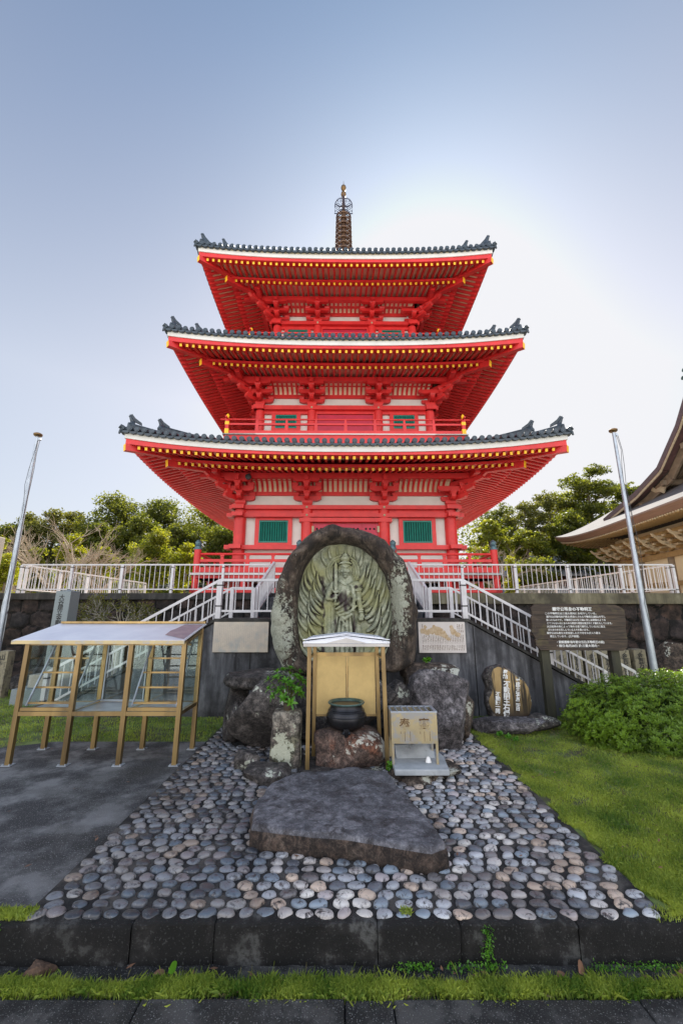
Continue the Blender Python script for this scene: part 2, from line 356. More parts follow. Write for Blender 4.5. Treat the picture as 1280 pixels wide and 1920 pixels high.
for fi, f in enumerate(FL):
    roof = MB()
    # the roof part itself: tiled surface (four faces), with rows of round tiles
    top_d = [4.6, 4.1, .35][fi]; top_z = [8.42, 13.15, 20.9][fi]
    e0, z0 = f.h + .22, f.zr + .42 + (.04, .065, .09)[fi]
    def zroof(s, d):
        t_ = (e0 - d) / (e0 - top_d); g = min(max((d - top_d) / (e0 - top_d), 0), 1)
        return z0 + (top_z - z0) * (t_ * .72 + .28 * t_ * t_) + f.L * g * min(abs(s) / d, 1.06) ** 2.6
    for k in range(4):
        roof.T = rotm(k)
        us = [i / 14 - 1 for i in range(29)]; ds = [e0 - (e0 - top_d) * j / 8 for j in range(9)]
        roof.grid(lambda u, d: (u * d, -d, zroof(u * d, d) - .075), us, ds)
    roof_o = roof.build('roof', 'tile', pag, LOC)
    roof_o['label'] = f'{f.nm} upswept grey tiled roof of the pagoda'
    # round tile rows
    tr = MB()
    for k in range(4):
        tr.T = rotm(k)
        nt_ = int(2 * e0 / .252); 
        for i in range(nt_ + 1):
            s = -e0 + .03 + (2 * e0 - .06) * i / nt_
            dmin = max(abs(s), top_d)
            pts = []; 
            nseg = 5 if k < 2 or k == 3 else 3
            for j in range(nseg + 1):
                d = e0 + .0 - (e0 - dmin) * j / nseg; pts.append((s, -d, zroof(s, d) + .045))
            if e0 - dmin > .05: tr.tube(pts, .075, 8)
            tr.cyl((s, -e0 + .02, zroof(s, e0) + .055), (s, -e0 - .035, zroof(s, e0) + .055), .09, .09, 14)
            tr.cyl((s, -e0 - .035, zroof(s, e0) + .055), (s, -e0 - .046, zroof(s, e0) + .055), .066, .058, 12)
            # drip tile between
            sm = s + .126
            if sm < e0 - .05:
                pts = []
                for j in range(7):
                    a = -1 + 2 * j / 6; pts.append((sm + a * .125, -e0 - .02, zroof(sm, e0) - .07 - .045 * (1 - a * a)))
                pts += [(sm + .125, -e0 - .02, zroof(sm, e0) - .03), (sm - .125, -e0 - .02, zroof(sm, e0) - .03)]
                tr.prism(pts, (0, .12, 0))
    tr.build('eave_tiles', 'tile', roof_o, auto=True)
    # eave boards: red, white, bedding
    for nm_, mt, a0, a1, b0, b1, o_ in (('eave_board', 'red', -.22, .09, .065, .17 + (.01, .03, .05)[fi], 0), ('white_fascia', 'white', -.2, .13, .15 + (.01, .03, .05)[fi], .335 + (.02, .04, .06)[fi], 1), ('tile_bedding', 'bed', -.2, .16, .335 + (.02, .04, .06)[fi], .395 + (.03, .055, .08)[fi], 1)):
        b = MB()
        for k in range(4):
            b.T = rotm(k); us = [i / 20 - 1 for i in range(41)]
            # profile ring: bottom, front, top
            for (pa, za, pb, zb_) in ((a0, b0, a1, b0), (a1, b0, a1, b1), (a1, b1, a0, b1)):
                def fn(u, t):
                    dd = f.h + pa + (pb - pa) * t; zz = f.zr + za + (zb_ - za) * t
                    s = u * dd; q = .80 if o_ == 0 else 1.0
                    if o_ == 0: q = .80 + .2 * (za + (zb_ - za) * t - .065) / .1
                    return (s, -dd, zz + lift(f, s, f.h) * q)
                b.grid(fn, us, [0, 1])
        b.build(nm_, mt, roof_o)
    # kioi strip over the ground rafter tips
    b = MB()
    for k in range(4):
        b.T = rotm(k); us = [i / 20 - 1 for i in range(41)]
        for (da, za, db, zb_) in ((-.22, .068, .06, .068), (.06, .068, .06, .17), (.06, .17, -.22, .19)):
            b.grid(lambda u, t: ((u * (f.d2 + da + (db - da) * t)), -(f.d2 + da + (db - da) * t), zg(f, u * f.d2, f.d2) + za + (zb_ - za) * t), us, [0, 1])
    b.build('rafter_strip', 'red', roof_o)
    # soffit boards
    b = MB()
    for k in range(4):
        b.T = rotm(k); us = [i / 20 - 1 for i in range(41)]
        b.grid(lambda u, d: (u * d, -d, zg(f, u * d, d) + .057), us, [f.w + .3, f.wk, f.d2 - .05])
        b.grid(lambda u, d: (u * d, -d, zf(f, u * d, d) + .057), us, [f.d2 - .15, f.h - .05])
    b.build('soffit', 'cream', roof_o)
    # rafters
    pitch = .243
    for k in range(4):
        T = rotm(k)
        nr = int(f.h / pitch)
        for kind in (0, 1):
            lim = f.h - .14 if kind == 0 else f.d2 - .12
            for i in range(-nr, nr + 1):
                s = (i) * pitch
                if abs(s) > lim: continue
                if kind == 0: d0, d1, zz = max(f.d2 - .1, abs(s) - .02), f.h, zf
                else: d0, d1, zz = max(f.wk - .3, abs(s) - .02), f.d2, zg
                if d1 - d0 < .08: continue
                a = (s, -d0, zz(f, s, d0)); c_ = (s, -d1, zz(f, s, d1))
                if k == 0 and fi == 0 and (kind == 0 or abs(i) <= 19) and n_ind < 100:
                    mb = MB(); mb.beam(a, c_, RW, RH, tip=1); o_ = mb.build('rafter', ['red', 'yellow'], roof_o); n_ind += 1
                else:
                    rafters_rest.T = T; rafters_rest.beam(a, c_, RW, RH, mi=0, tip=1)
    # hip rafters
    for k in range(4):
        b = MB(rotm(k)); dz = .0
        for kind in (0, 1):
            pts = []
            d0, d1, zz = (f.wk - .4, f.d2 + .16, zg) if kind else (f.d2 - .5, f.h + .10, zf)
            nn = 6
            for j in range(nn):
                da = d0 + (d1 - d0) * j / nn; db = d0 + (d1 - d0) * (j + 1) / nn
                b.beam((-da, -da, zz(f, da, da) - .05), (-db, -db, zz(f, db, db) - .05), .20, .25 if kind else .23, tip=1 if j == nn - 1 else 0)
        b.build('hip_rafter', ['red', 'yellow'], roof_o)
    # hip ridges with end ornaments
    for k in range(4):
        T = rotm(k)
        b = MB(T); dk = top_d + .1; dend = e0 + .02
        n2 = 12; zr_ = lambda d: zroof(d, d)
        ds = [dk + (dend - .15 - dk) * j / n2 for j in range(n2 + 1)]
        for j in range(n2):
            a, c_ = ds[j], ds[j + 1]
            b.beam((-a, -a, zr_(a) + .10), (-c_, -c_, zr_(c_) + .10), .22, .22)
        b.tube([(-d, -d, zr_(d) + .24) for d in ds], .075, 8)
        dm = e0 - [.95, .95, .95][fi]
        ds2 = [q for q in ds if q < dm] + [dm]
        for j in range(len(ds2) - 1):
            a, c_ = ds2[j], ds2[j + 1]
            b.beam((-a, -a, zr_(a) + .34), (-c_, -c_, zr_(c_) + .34), .18, .2)
        b.tube([(-d, -d, zr_(d) + .47) for d in ds2], .07, 8)
        b.build('hip_ridge', 'tile', roof_o, auto=True)
        for (dd, zo, sc_) in ((e0 - .22, .06, .86), (dm + .05, .26, .80)):
            ob = MB(T)
            c0 = Vector((-dd, -dd, zr_(dd) + zo)); outv = Vector((-1, -1, 0)).normalized(); sv = Vector((1, -1, 0)).normalized()
            # demon tile: shield plate with horn swept up and back
            prof = [(-.17, 0), (-.19, .16), (-.12, .30), (-.07, .36), (0, .40), (.07, .36), (.12, .30), (.19, .16), (.17, 0)]
            ob.prism([c0 + outv * .06 + sv * a * sc_ + Vector((0, 0, z_ * sc_)) for a, z_ in prof], -outv * .12)
            ob.cyl(c0 + outv * .05 + Vector((0, 0, .17 * sc_)), c0 + outv * .11 + Vector((0, 0, .17 * sc_)), .09 * sc_, .06 * sc_, 10)
            # horn: curved tube rising and leaning inward then tip outward
            hp = [c0 + outv * (-.02 + .0 * t) + outv * (.12 * math.sin(t * 1.5)) + Vector((0, 0, (.34 + .30 * t) * sc_)) for t in (0, .33, .66, 1)]
            ob.tube(hp, [.085 * sc_, .07 * sc_, .05 * sc_, .012], 8)
            ob.prism([c0 + outv * q0 + Vector((0, 0, q1 * sc_)) - sv * .02 for q0, q1 in ((.10, .50), (.14, .56), (.04, .68), (-.08, .54), (-.30, .42), (-.32, .32), (-.05, .38))], sv * .04)
            ob.build('ridge_ornament', 'tile', roof_o, auto=True)
        # torifusuma: tile projecting from the corner
        ob = MB(T); c0 = Vector((-e0, -e0, zr_(e0) + .02)); outv = Vector((-1, -1, 0)).normalized()
        ob.tube([c0 - outv * .3, c0 - outv * .05 + Vector((0, 0, .03)), c0 + outv * .06 + Vector((0, 0, .08))], [.08, .08, .082], 10)
        ob.tube([c0 - outv * .1 + Vector((0, 0, -.1)), c0 + outv * .03 + Vector((0, 0, -.10)), c0 + outv * .05 + Vector((0, 0, -.2))], [.06, .06, .03], 8)
        ob.build('corner_tile', 'tile', roof_o, auto=True)

    # ---------- storey body
    c4 = [-f.w, -f.inner, f.inner, f.w]
    wallb = MB()
    yy = f.w
    for k in range(4):
        wallb.T = rotm(k)
        wallb.box(-f.w + .0, f.w, -yy + .06 + .001 * k, -yy + .2, f.zb - (.75 if fi == 0 else .2), f.ht + .8)
    wallb.build('wall', 'white', pag, LOC)
    zc0 = 2.95 if fi == 0 else f.zb
    for k in range(4):
        for i, x_ in enumerate(c4[:-1]):
            cb = MB(rotm(k)); cr = .235 if fi == 0 else .20
            cb.cyl((x_, -yy, zc0), (x_, -yy, f.hb - .0), cr, cr, 28)
            if k in (0, 1, 3): cb.build('column', 'red', pag, LOC, auto=True)
            else: cb.build('column', 'red', pag, LOC, auto=True)
    # beams
    b = MB()
    for k in range(4):
        T = rotm(k); b.T = T; e = .0008 * k
        x2 = f.w + .42
        if fi == 0:
            b.box(-x2, x2, -yy - .27 - e, -yy + .2, f.hb, f.ht)                      # daiwa plate
            b.box(-x2 - .08, x2 + .08, -yy - .25 - e, -yy + .19, 5.90, 6.05)
            b.box(-f.w, f.w, -yy - .08, -yy + .15, 6.05, 6.22)
            b.box(-f.inner - .3, f.inner + .3, -yy - .26, -yy + .1, 5.70, 5.86)
            b.box(-f.inner - .3, f.inner + .3, -yy - .05, -yy + .1, 5.86, 5.90)
            b.box(-x2 - .1, x2 + .1, -yy - .27 - e, -yy + .18, 4.60, 4.76)
            b.box(-x2 - .0, x2 + .0, -yy - .10 - e, -yy + .16, 3.55, 3.75)
        else:
            b.box(-x2 + .08, x2 - .08, -yy - .24 - e, -yy + .2, f.hb, f.ht)
            b.box(-f.w, f.w, -yy - .07, -yy + .15, f.hb - .14, f.hb)
            b.box(-f.w, f.w, -yy - .1, -yy + .16, f.zb, f.zb + .16)
        b.box(-f.w - .1, f.w + .1, -yy - .04 - e, -yy + .2, f.ht + .46, f.ht + .62)        # through beam
    b.build('tie_beams', 'red', pag, LOC)
    # bolts on the tie beams
    if True:
        b = MB()
        for x_ in c4:
            for z_, yq in ([((f.hb + f.ht) / 2, .27 if fi == 0 else .24)] + ([(5.975, .25)] if fi == 0 else [])):
                b.T = rotm(0); b.cyl((x_, -yy - yq, z_), (x_, -yy - yq - .03, z_), .05, .035, 12)
        b.build('bolt_caps', 'bed', pag, LOC)
    # windows and door
    for k in range(4):
        T = rotm(k)
        for sgn in (-1, 1):
            xa, xb = sorted((sgn * (f.inner + .2), sgn * (f.w - .22)))
            xm = (xa + xb) / 2; hw = .58 if fi == 0 else .47
            zt, zbm = (5.80, 4.76) if fi == 0 else (f.hb - .17, f.hb - .95)
            fr = MB(T)
            y0 = -yy - .02
            fr.box(xm - hw - .16, xm + hw + .16, y0 - .04, y0 + .1, zt, zt + .1); fr.box(xm - hw - .16, xm + hw + .16, y0 - .04, y0 + .1, zbm - .0, zbm + .12)
            fr.box(xm - hw - .16, xm - hw, y0 - .04, y0 + .1, zbm + .12, zt); fr.box(xm + hw, xm + hw + .16, y0 - .04, y0 + .1, zbm + .12, zt)
            fo = fr.build('window', 'red', pag, LOC)
            g_ = MB(T); g_.box(xm - hw + .03, xm + hw - .03, y0 + .03, y0 + .078, zbm + .15, zt - .03); g_.build('window_opening', 'dark', fo)
            lt = MB(T); z1, z2 = zbm + .13, zt - .02
            lt.box(xm - hw + .005, xm + hw - .005, y0 - .045, y0 + .02, z2 - .05, z2); lt.box(xm - hw + .005, xm + hw - .005, y0 - .045, y0 + .02, z1, z1 + .05)
            lt.box(xm - hw + .005, xm - hw + .05, y0 - .045, y0 + .02, z1 + .05, z2 - .05); lt.box(xm + hw - .05, xm + hw - .005, y0 - .045, y0 + .02, z1 + .05, z2 - .05)
            nb = 11
            for i in range(nb):
                x_ = xm - hw + .05 + (2 * hw - .1) * (i + .5) / nb
                lt.beam((x_, y0 - .0, z1 + .05), (x_, y0 - .0, z2 - .05), .05, .05, up=(1, 1, 0))
            lt.build('lattice', 'green', fo)
        # door
        dr = MB(T); iw = f.inner - .24; zt = 5.68 if fi == 0 else f.hb - .16; zl = 3.8 if fi == 0 else f.zb + .2
        dr.box(-iw - .03, iw + .03, -yy - .02, -yy + .05, zl, zt)
        for s_ in (-1, 1): dr.box(s_ * iw, s_ * (iw + .14), -yy - .10, -yy + .05, zl, zt)
        do = dr.build('door', 'red', pag, LOC)
        lf = MB(T)
        for i in range(4 if fi == 0 else 2):
            n_ = 4 if fi == 0 else 2; a = -iw + 2 * iw * i / n_; lf.box(a + .008, a + 2 * iw / n_ - .008, -yy - .05, -yy - .021, zl, zt - .02)
        lf.build('door_leaf', 'reddark', do)
        if fi == 0:
            st = MB(T)
            for i in range(4):
                for j in range(3):
                    x_ = -iw + 2 * iw * (i + .25 + j * .25) / 4
                    st.lathe([(.045, 0), (.04, .02), (.015, .035)], (x_, -yy - .05, 5.45), 10, ax='y')
            for s_ in (-1, 1): st.box(s_ * iw - .05, s_ * iw + .05, -yy - .13, -yy - .101, 5.3, 5.55, 1)
            st.build('door_studs', ['dark', 'bed'], do)
    # ---------- brackets, keta, curved ribs
    zk_t = zg(f, 0, f.wk) - .065; zk_b = zk_t - .2
    b = MB()
    for k in range(4):
        b.T = rotm(k); e = .0007 * k
        b.box(-f.wk - .75, f.wk + .75, -f.wk - .1 - e, -f.wk + .1, zk_b, zk_t)
        b.box(-f.w - .1, f.w + .1, -yy - .39 - e, -yy - .25, zk_b + .02, zk_t - .01)
    b.build('eave_beam', 'red', pag, LOC)
    # curved ribs between through beam and eave beam
    za = f.ht + .60; rb = MB(); cb = MB()
    prof = []
    for j in range(7):
        t_ = j / 6; prof.append((yy + .05 + (f.wk - .1 - yy - .05) * (t_ ** 1.6), za + (zk_b + .05 - za) * math.sin(t_ * math.pi / 2)))
    for k in range(4):
        rb.T = rotm(k); cb.T = rotm(k)
        cb.grid(lambda u, j: (u * f.w, -prof[j][0] + .03, prof[j][1] + .02), [-1, 1], range(7))
        for i in range(-20, 21):
            x_ = i * .205 + .1
            if abs(x_) > f.w - .1: continue
            for j in range(6): rb.beam((x_, -prof[j][0], prof[j][1]), (x_, -prof[j + 1][0], prof[j + 1][1]), .085, .06)
    rb.build('curved_ribs', 'red', pag, LOC); cb.build('rib_panel', 'cream', pag, LOC)
    hz = zk_b - f.ht      # height for the brackets
    def arm(mb, cx, cy, dx, dy, L_, z0_, z1_, wd):
        """boat-shaped bracket arm centred at (cx,cy) along (dx,dy)"""
        d = Vector((dx, dy, 0)); n_ = Vector((-dy, dx, 0)); c = Vector((cx, cy, 0)); hh = z1_ - z0_
        pr = [(-L_, hh), (-L_, hh * .45), (-L_ * .90, hh * .2), (-L_ * .72, 0), (L_ * .72, 0), (L_ * .90, hh * .2), (L_, hh * .45), (L_, hh)]
        mb.prism([c + d * a - n_ * wd / 2 + Vector((0, 0, z0_ + z_)) for a, z_ in pr], n_ * wd)
    def block(mb, x_, y_, z0_, wd, ht_, rot=0):
        hh = ht_ * .5; q = Matrix.Translation((x_, y_, z0_)) @ Matrix.Rotation(rot, 4, 'Z'); a = wd * .36; c = wd * .5
        vs = [(-a, -a, 0), (a, -a, 0), (a, a, 0), (-a, a, 0), (-c, -c, hh), (c, -c, hh), (c, c, hh), (-c, c, hh), (-c, -c, ht_), (c, -c, ht_), (c, c, ht_), (-c, c, ht_)]
        mb.add([q @ Vector(v_) for v_ in vs], [(3, 2, 1, 0), (8, 9, 10, 11)] + [(i + j, (i + 1) % 4 + j, (i + 1) % 4 + j + 4, i + j + 4) for j in (0, 4) for i in range(4)])
    z1 = f.ht; bh = hz / 4.0
    for k in range(4):
        T = rotm(k)
        for x_ in c4:
            if x_ == f.w: continue
            corner = x_ == -f.w
            mb = MB(T); y_ = -yy - .02
            block(mb, x_, y_, z1, .42, bh * .95)
            for sg in ((0,) if not corner else (0,)):
                arm(mb, x_, y_ - .04, 1, 0, .56, z1 + bh * .9, z1 + bh * 1.7, .17)
                arm(mb, x_, y_ - .1, 0, 1, .46, z1 + bh * .9, z1 + bh * 1.7, .17)
                for q in (-.46, 0, .46): block(mb, x_ + q, y_ - .04, z1 + bh * 1.7, .24, bh * .6)
                block(mb, x_, y_ - .40, z1 + bh * 1.7, .26, bh * .6)
                # second tier, stepped forward
                arm(mb, x_, y_ - .40, 1, 0, .58, z1 + bh * 2.2, z1 + bh * 3.05, .17)
                arm(mb, x_, y_ - .38, 0, 1, .5, z1 + bh * 2.2, z1 + bh * 3.05, .16)
                for q in (-.46, 0, .46): block(mb, x_ + q, y_ - .40, z1 + bh * 3.0, .25, bh * .6)
                block(mb, x_, y_ - .74, z1 + bh * 3.0, .27, bh * .62)
                arm(mb, x_, y_ - .74, 1, 0, .52, z1 + bh * 3.45, z1 + bh * 4.0, .17)
                mb.box(x_ - .08, x_ + .08, y_ - .98, y_ - .3, z1 + bh * 3.5, z1 + bh * 4.35)
            if corner:
                # side-running arms and diagonal tail pieces
                q_ = .7071
                for (L_, a0, a1) in ((.80, .9, 1.7), (1.15, 2.2, 3.05), (1.55, 3.3, 4.1)):
                    arm(mb, x_, -yy, q_, q_, L_, z1 + bh * a0, z1 + bh * a1, .2)
                for (r_, a0) in ((.62, 1.7), (1.05, 3.0), (1.4, 4.1)):
                    block(mb, x_ - r_ * q_, -yy - r_ * q_, z1 + bh * a0, .27, bh * .62, math.pi / 4)
                arm(mb, x_ - .42, -yy, 0, 1, .56, z1 + bh * 2.2, z1 + bh * 3.05, .17)
                # carved tail
                c0 = Vector((x_, -yy, 0)); dv = Vector((-q_, -q_, 0)); nv = Vector((q_, -q_, 0))
                zt_ = z1 + bh * 4.2
                mb.prism([c0 + dv * a - nv * .09 + Vector((0, 0, zt_ + z_)) for a, z_ in ((.9, .0), (1.55, -.05), (1.75, .08), (1.95, .34), (1.80, .40), (1.5, .28), (.9, .26))], nv * .18)
            mb.build('bracket', 'red', pag, LOC)
rafters_rest.T = None
ro = rafters_rest.build('rafters', ['red', 'yellow'], pag, LOC); ro['kind'] = 'stuff'

# ---------- balconies of the upper storeys
def balcony(d, zfl, zr, nm):
    b = MB()
    for k in range(4):
        b.T = rotm(k); b.box(-d, d, -d - .001 * k, -d + 1.4, zfl - .9, zfl - .05)
    o = b.build('balcony', 'red', pag, LOC); o['label'] = f'{nm} storey balcony'
    b = MB()
    for k in range(4): b.T = rotm(k); b.box(-d - .05, d + .05, -d - .05 - .001 * k, -d + 1.3, zfl - .05, zfl + .0)
    b.build('floor_edge', 'white', o)
    b = MB()
    for k in range(4):
        b.T = rotm(k); e = .0009 * k; y = -d + .1
        b.box(-d + .08, d - .08, y - .05 - e, y + .05, zfl + .01, zfl + .17)
        b.box(-d + .08, d - .08, y - .04 - e, y + .04, zfl + .42, zfl + .50)
        b.cyl((-d - .2, y, zfl + .68), (d + .2, y, zfl + .68), .038, .038, 10)
        n_ = 9
        for i in range(n_):
            x_ = -d + .1 + (2 * d - .2) * i / (n_ - 1)
            if i in (0, n_ - 1): continue
            b.box(x_ - .065, x_ + .065, y - .045, y + .045, zfl + .17, zfl + .42); b.box(x_ - .04, x_ + .04, y - .035, y + .035, zfl + .50, zfl + .65)
    b.build('railing', 'red', o)
    for k in range(4):
        b = MB(rotm(k)); b.box(-d + .02, -d + .16, -d + .02, -d + .16, zfl, zfl + .7)
        b.box(-d + .01, -d + .17, -d + .01, -d + .17, zfl + .03, zfl + .24, 1); b.box(-d + .01, -d + .17, -d + .01, -d + .17, zfl + .42, zfl + .56, 1)
        b.lathe([(.05, 0), (.07, .03), (.03, .06), (.07, .12), (.06, .17), (.01, .24)], (-d + .09, -d + .09, zfl + .7), 12, 1)
        b.build('corner_post', ['red', 'yellow'], o)
balcony(4.95, 9.26, 0, 'middle'); balcony(4.35, 13.86, 0, 'topmost')
# ---------- ground veranda
d = 5.55; b = MB()
for k in range(4):
    b.T = rotm(k); e = .001 * k
    b.box(-d, d, -d - e, -d + 1.4, 3.38, 3.50); b.box(-d - .02, d + .02, -d - .02 - e, -d + .2, 2.88, 3.04)
    for i in range(7):
        x_ = -d + 2 * d * i / 6
        if 0 < i < 6: b.box(x_ - .09, x_ + .09, -d + .02, -d + .2, 3.04, 3.38)
        if 0 < i < 6: b.box(x_ - .09, x_ + .09, -d + 1.1, -d + 1.25, 2.8, 3.38)
vo = b.build('veranda', 'red', pag, LOC)
b = MB()
for k in range(4): b.T = rotm(k); b.box(-d - .06, d + .06, -d - .06 - .001 * k, -d + 1.35, 3.50, 3.575)
b.build('floor_edge', 'white', vo)
b = MB()
b.box(-4.3, 4.3, -4.2, 4.2, 2.75, 3.3); b.build('dark_crawlspace', 'dark', vo)
b = MB()
for k in range(4):
    b.T = rotm(k); e = .0009 * k; y = -d + .12
    for xa, xb in (((-d + .1, -1.75), (1.75, d - .1)) if k == 0 else ((-d + .1, d - .1),)):
        b.box(xa, xb, y - .06 - e, y + .06, 3.60, 3.78); b.box(xa, xb, y - .05 - e, y + .05, 3.98, 4.08)
        b.cyl((xa, y, 4.27), (xb, y, 4.27), .045, .045, 10)
        n_ = int(round((xb - xa) / 1.05)) + 1
        for i in range(n_):
            x_ = xa + (xb - xa) * i / (n_ - 1); b.box(x_ - .075, x_ + .075, y - .05, y + .05, 3.78, 3.98); b.box(x_ - .05, x_ + .05, y - .04, y + .04, 4.08, 4.19)
            b.prism([(x_ - .05, y - .04, 4.17), (x_ + .05, y - .04, 4.17), (x_ + .085, y - .04, 4.24), (x_ - .085, y - .04, 4.24)], (0, .08, 0))
b.build('railing', 'red', vo)
def giboshi_post(T, x_, y_, z0_, r_=.125, zt_=4.45):
    b = MB(T); b.cyl((x_, y_, z0_), (x_, y_, zt_), r_, r_, 20)
    b.lathe([(r_ + .005, -.02), (r_ + .012, .0), (r_ + .012, .05), (r_ * .8, .07), (r_ * .8, .10), (r_ * 1.05, .13), (r_ * .75, .16), (r_ * .9, .20), (r_ * .95, .25), (r_ * .6, .31), (.01, .36)], (x_, y_, zt_), 18, 1)
    b.build('railing_post', ['red', 'giboshi'], vo, auto=True)
for k in range(4): giboshi_post(rotm(k), -d + .12, -d + .12, 2.85)
for s_ in (-1, 1):
    giboshi_post(None, s_ * 1.72, -d + .12, 3.5); giboshi_post(None, s_ * 1.55, -d - 1.0, 2.8, .11, 4.1)
# ---------- spire
sp = MB()
sp.box(-.75, .75, -.75, .75, 20.6, 21.4); sp.lathe([(.7, 21.4), (.72, 21.6), (.55, 21.95), (.3, 22.1), (.45, 22.3), (.62, 22.5), (.3, 22.6)], (0, 0, 0), 24)
sp.lathe([(.14, 22.5), (.13, 24.0), (.11, 26.4), (.10, 26.5), (.09, 27.9), (.05, 28.0), (.05, 28.2)], (0, 0, 0), 16)
so_ = sp.build('spire', 'brz', pag, LOC, auto=True)
for i in range(9):
    zc = 23.05 + i * .375; r_ = .54 - .008 * i
    b = MB()
    n_ = 32; vs = []; 
    for j in range(n_):
        a = 2 * math.pi * j / n_; c_, s_ = math.cos(a), math.sin(a)
        vs += [(r_ * c_, r_ * s_, zc - .05), (r_ * c_, r_ * s_, zc + .05), ((r_ - .05) * c_, (r_ - .05) * s_, zc + .05), ((r_ - .05) * c_, (r_ - .05) * s_, zc - .05)]
    b.add(vs, [tuple((j * 4 + q, j * 4 + (q + 1) % 4, ((j + 1) % n_) * 4 + (q + 1) % 4, ((j + 1) % n_) * 4 + q)) for j in range(n_) for q in range(4)])
    for j in range(8):
        a = 2 * math.pi * (j + .5) / 8; b.beam((.15 * math.cos(a), .15 * math.sin(a), zc), ((r_ - .03) * math.cos(a), (r_ - .03) * math.sin(a), zc), .03, .08)
        b.lathe([(.012, -.16), (.045, -.13), (.03, -.06), (.01, -.05)], (r_ * math.cos(a), r_ * math.sin(a), zc), 6)
    b.lathe([(.15, -.07), (.18, 0), (.15, .07)], (0, 0, zc), 16)
    b.build('spire_ring', 'brz', so_)
b = MB()      # hanging chains / curved links around the rings
for j in range(8):
    a = 2 * math.pi * (j + .5) / 8
    for i in range(9):
        zc = 23.05 + i * .375; r_ = .54 - .008 * i
        pts = [((r_ - .13 * math.sin(t_ * math.pi)) * math.cos(a), (r_ - .13 * math.sin(t_ * math.pi)) * math.sin(a), zc + .375 * t_) for t_ in (0, .25, .5, .75, 1)]
        if i < 8: b.tube(pts, .016, 5)
    r_ = .47; pts = [(r_ * math.cos(t_) * math.cos(a), r_ * math.cos(t_) * math.sin(a), 26.1 + .42 * math.sin(t_)) for t_ in (0, .4, .8, 1.2, 1.5)]
    b.tube(pts, .03, 6)
b.build('ring_chains', 'ironblue', so_)
# filigree (water-flame ornament): four plates of scrolls
rg = random.Random(4)
for k in range(4):
    b = MB(Matrix.Rotation(k * math.pi / 2, 4, 'Z') @ Matrix.Diagonal((.8, 1, 1, 1)))
    b.box(.1, .72, -.015, .015, 26.42, 26.47)
    for (cx, cz, r_, a0, a1) in ((.22, 26.68, .10, 0, 5.5), (.45, 26.66, .11, .5, 6), (.34, 26.92, .12, 1, 6.5), (.56, 26.90, .10, 0, 5.5), (.20, 27.15, .10, 2, 7.5), (.43, 27.16, .11, .3, 5.8), (.24, 27.42, .10, 1, 6.5), (.46, 27.40, .08, 0, 5), (.60, 27.14, .06, 0, 5.5), (.64, 26.64, .06, 1, 6), (.20, 27.62, .06, 0, 5)):
        pts = [(cx + r_ * (1 - .09 * j / 2) * math.cos(a0 + (a1 - a0) * j / 10), 0, cz + r_ * (1 - .09 * j / 2) * math.sin(a0 + (a1 - a0) * j / 10)) for j in range(11)]
        b.tube(pts, .017, 5)
    for j in range(13):     # outline with flame spikes
        t_ = j / 12 * math.pi / 2; x_ = .68 * math.cos(t_) ** .7 if t_ < 1.56 else .1; z_ = 26.95 + .72 * math.sin(t_)
        if x_ < .1: continue
        b.tube([(x_ - .03, 0, z_ - .02), (x_ + .02, 0, z_ + .03), (x_ + .03 * math.cos(t_), 0, z_ + .11)], [.022, .02, .003], 5)
        if j: b.beam((px_, 0, pz_), (x_, 0, z_), .025, .025)
        px_, pz_ = x_, z_
    b.beam((.68, 0, 26.47), (.68, 0, 26.95), .025, .025)
    b.tube([(.08, 0, 27.02), (.22, 0, 26.98), (.36, 0, 27.0), (.52, 0, 27.12), (.62, 0, 27.2)], [.04, .045, .045, .035, .01], 6)
    b.tube([(.3, 0, 26.47), (.28, 0, 26.6), (.33, 0, 26.72), (.3, 0, 26.8)], [.05, .04, .03, .01], 6)
    b.build('filigree_plate', 'ironblue', so_)
b = MB()
for zc in (27.98, 28.50): b.lathe([(.04, -.24), (.13, -.15), (.17, -.02), (.15, .09), (.07, .19), (.02, .25)], (0, 0, zc), 16)
b.cyl((0, 0, 28.7), (0, 0, 29.1), .025, .004, 8)
b.build('jewel_finial', 'gilt', so_, auto=True)
# ================================================================ GROUND AND WALLS
WY = 13.65; TZ = 2.80
def plane(name, x0, x1, y0, y1, z, m_, kind='structure'):
    b = MB(); b.add([(x0, y0, z), (x1, y0, z), (x1, y1, z), (x0, y1, z)], [(0, 1, 2, 3)])
    return tag(b.build(name, m_), kind=kind)
# materials of the ground
def groundmat(name, cols, scale=1.5, bump=.5, stain=None, sp=None, rough=.9, fine=70):
    m, t, p, o = principled(name); co = coords(t)
    r = ramp(t, cols); t.links.new(nz(t, co, scale, 10, .65), r.inputs[0]); c = r.outputs[0]
    if stain:
        f = ramp(t, [(.5, (0, 0, 0)), (.68, (1, 1, 1))]); t.links.new(nz(t, co, scale * .35, 6, .6), f.inputs[0]); c = mixc(t, f.outputs[0], c, stain)
    if sp:
        f = ramp(t, [(.62, (0, 0, 0)), (.68, (1, 1, 1))]); t.links.new(nz(t, co, fine, 2, .5), f.inputs[0]); c = mixc(t, f.outputs[0], c, sp)
    t.links.new(c, p.inputs['Base Color']); p.inputs['Roughness'].default_value = rough
    bumpn(t, p, nz(t, co, fine, 6, .7), bump, .02); return m
M['asphalt'] = groundmat('worn_asphalt', [(.42, (.045, .045, .048)), (.5, (.11, .11, .112)), (.58, (.22, .22, .22))], 1.6, 1.0, (.035, .033, .03), (.30, .30, .30), fine=90)
M['soil'] = groundmat('lawn_soil', [(.42, (.09, .085, .04)), (.5, (.12, .18, .035)), (.58, (.20, .26, .07))], 2.5, .8, (.10, .085, .05))
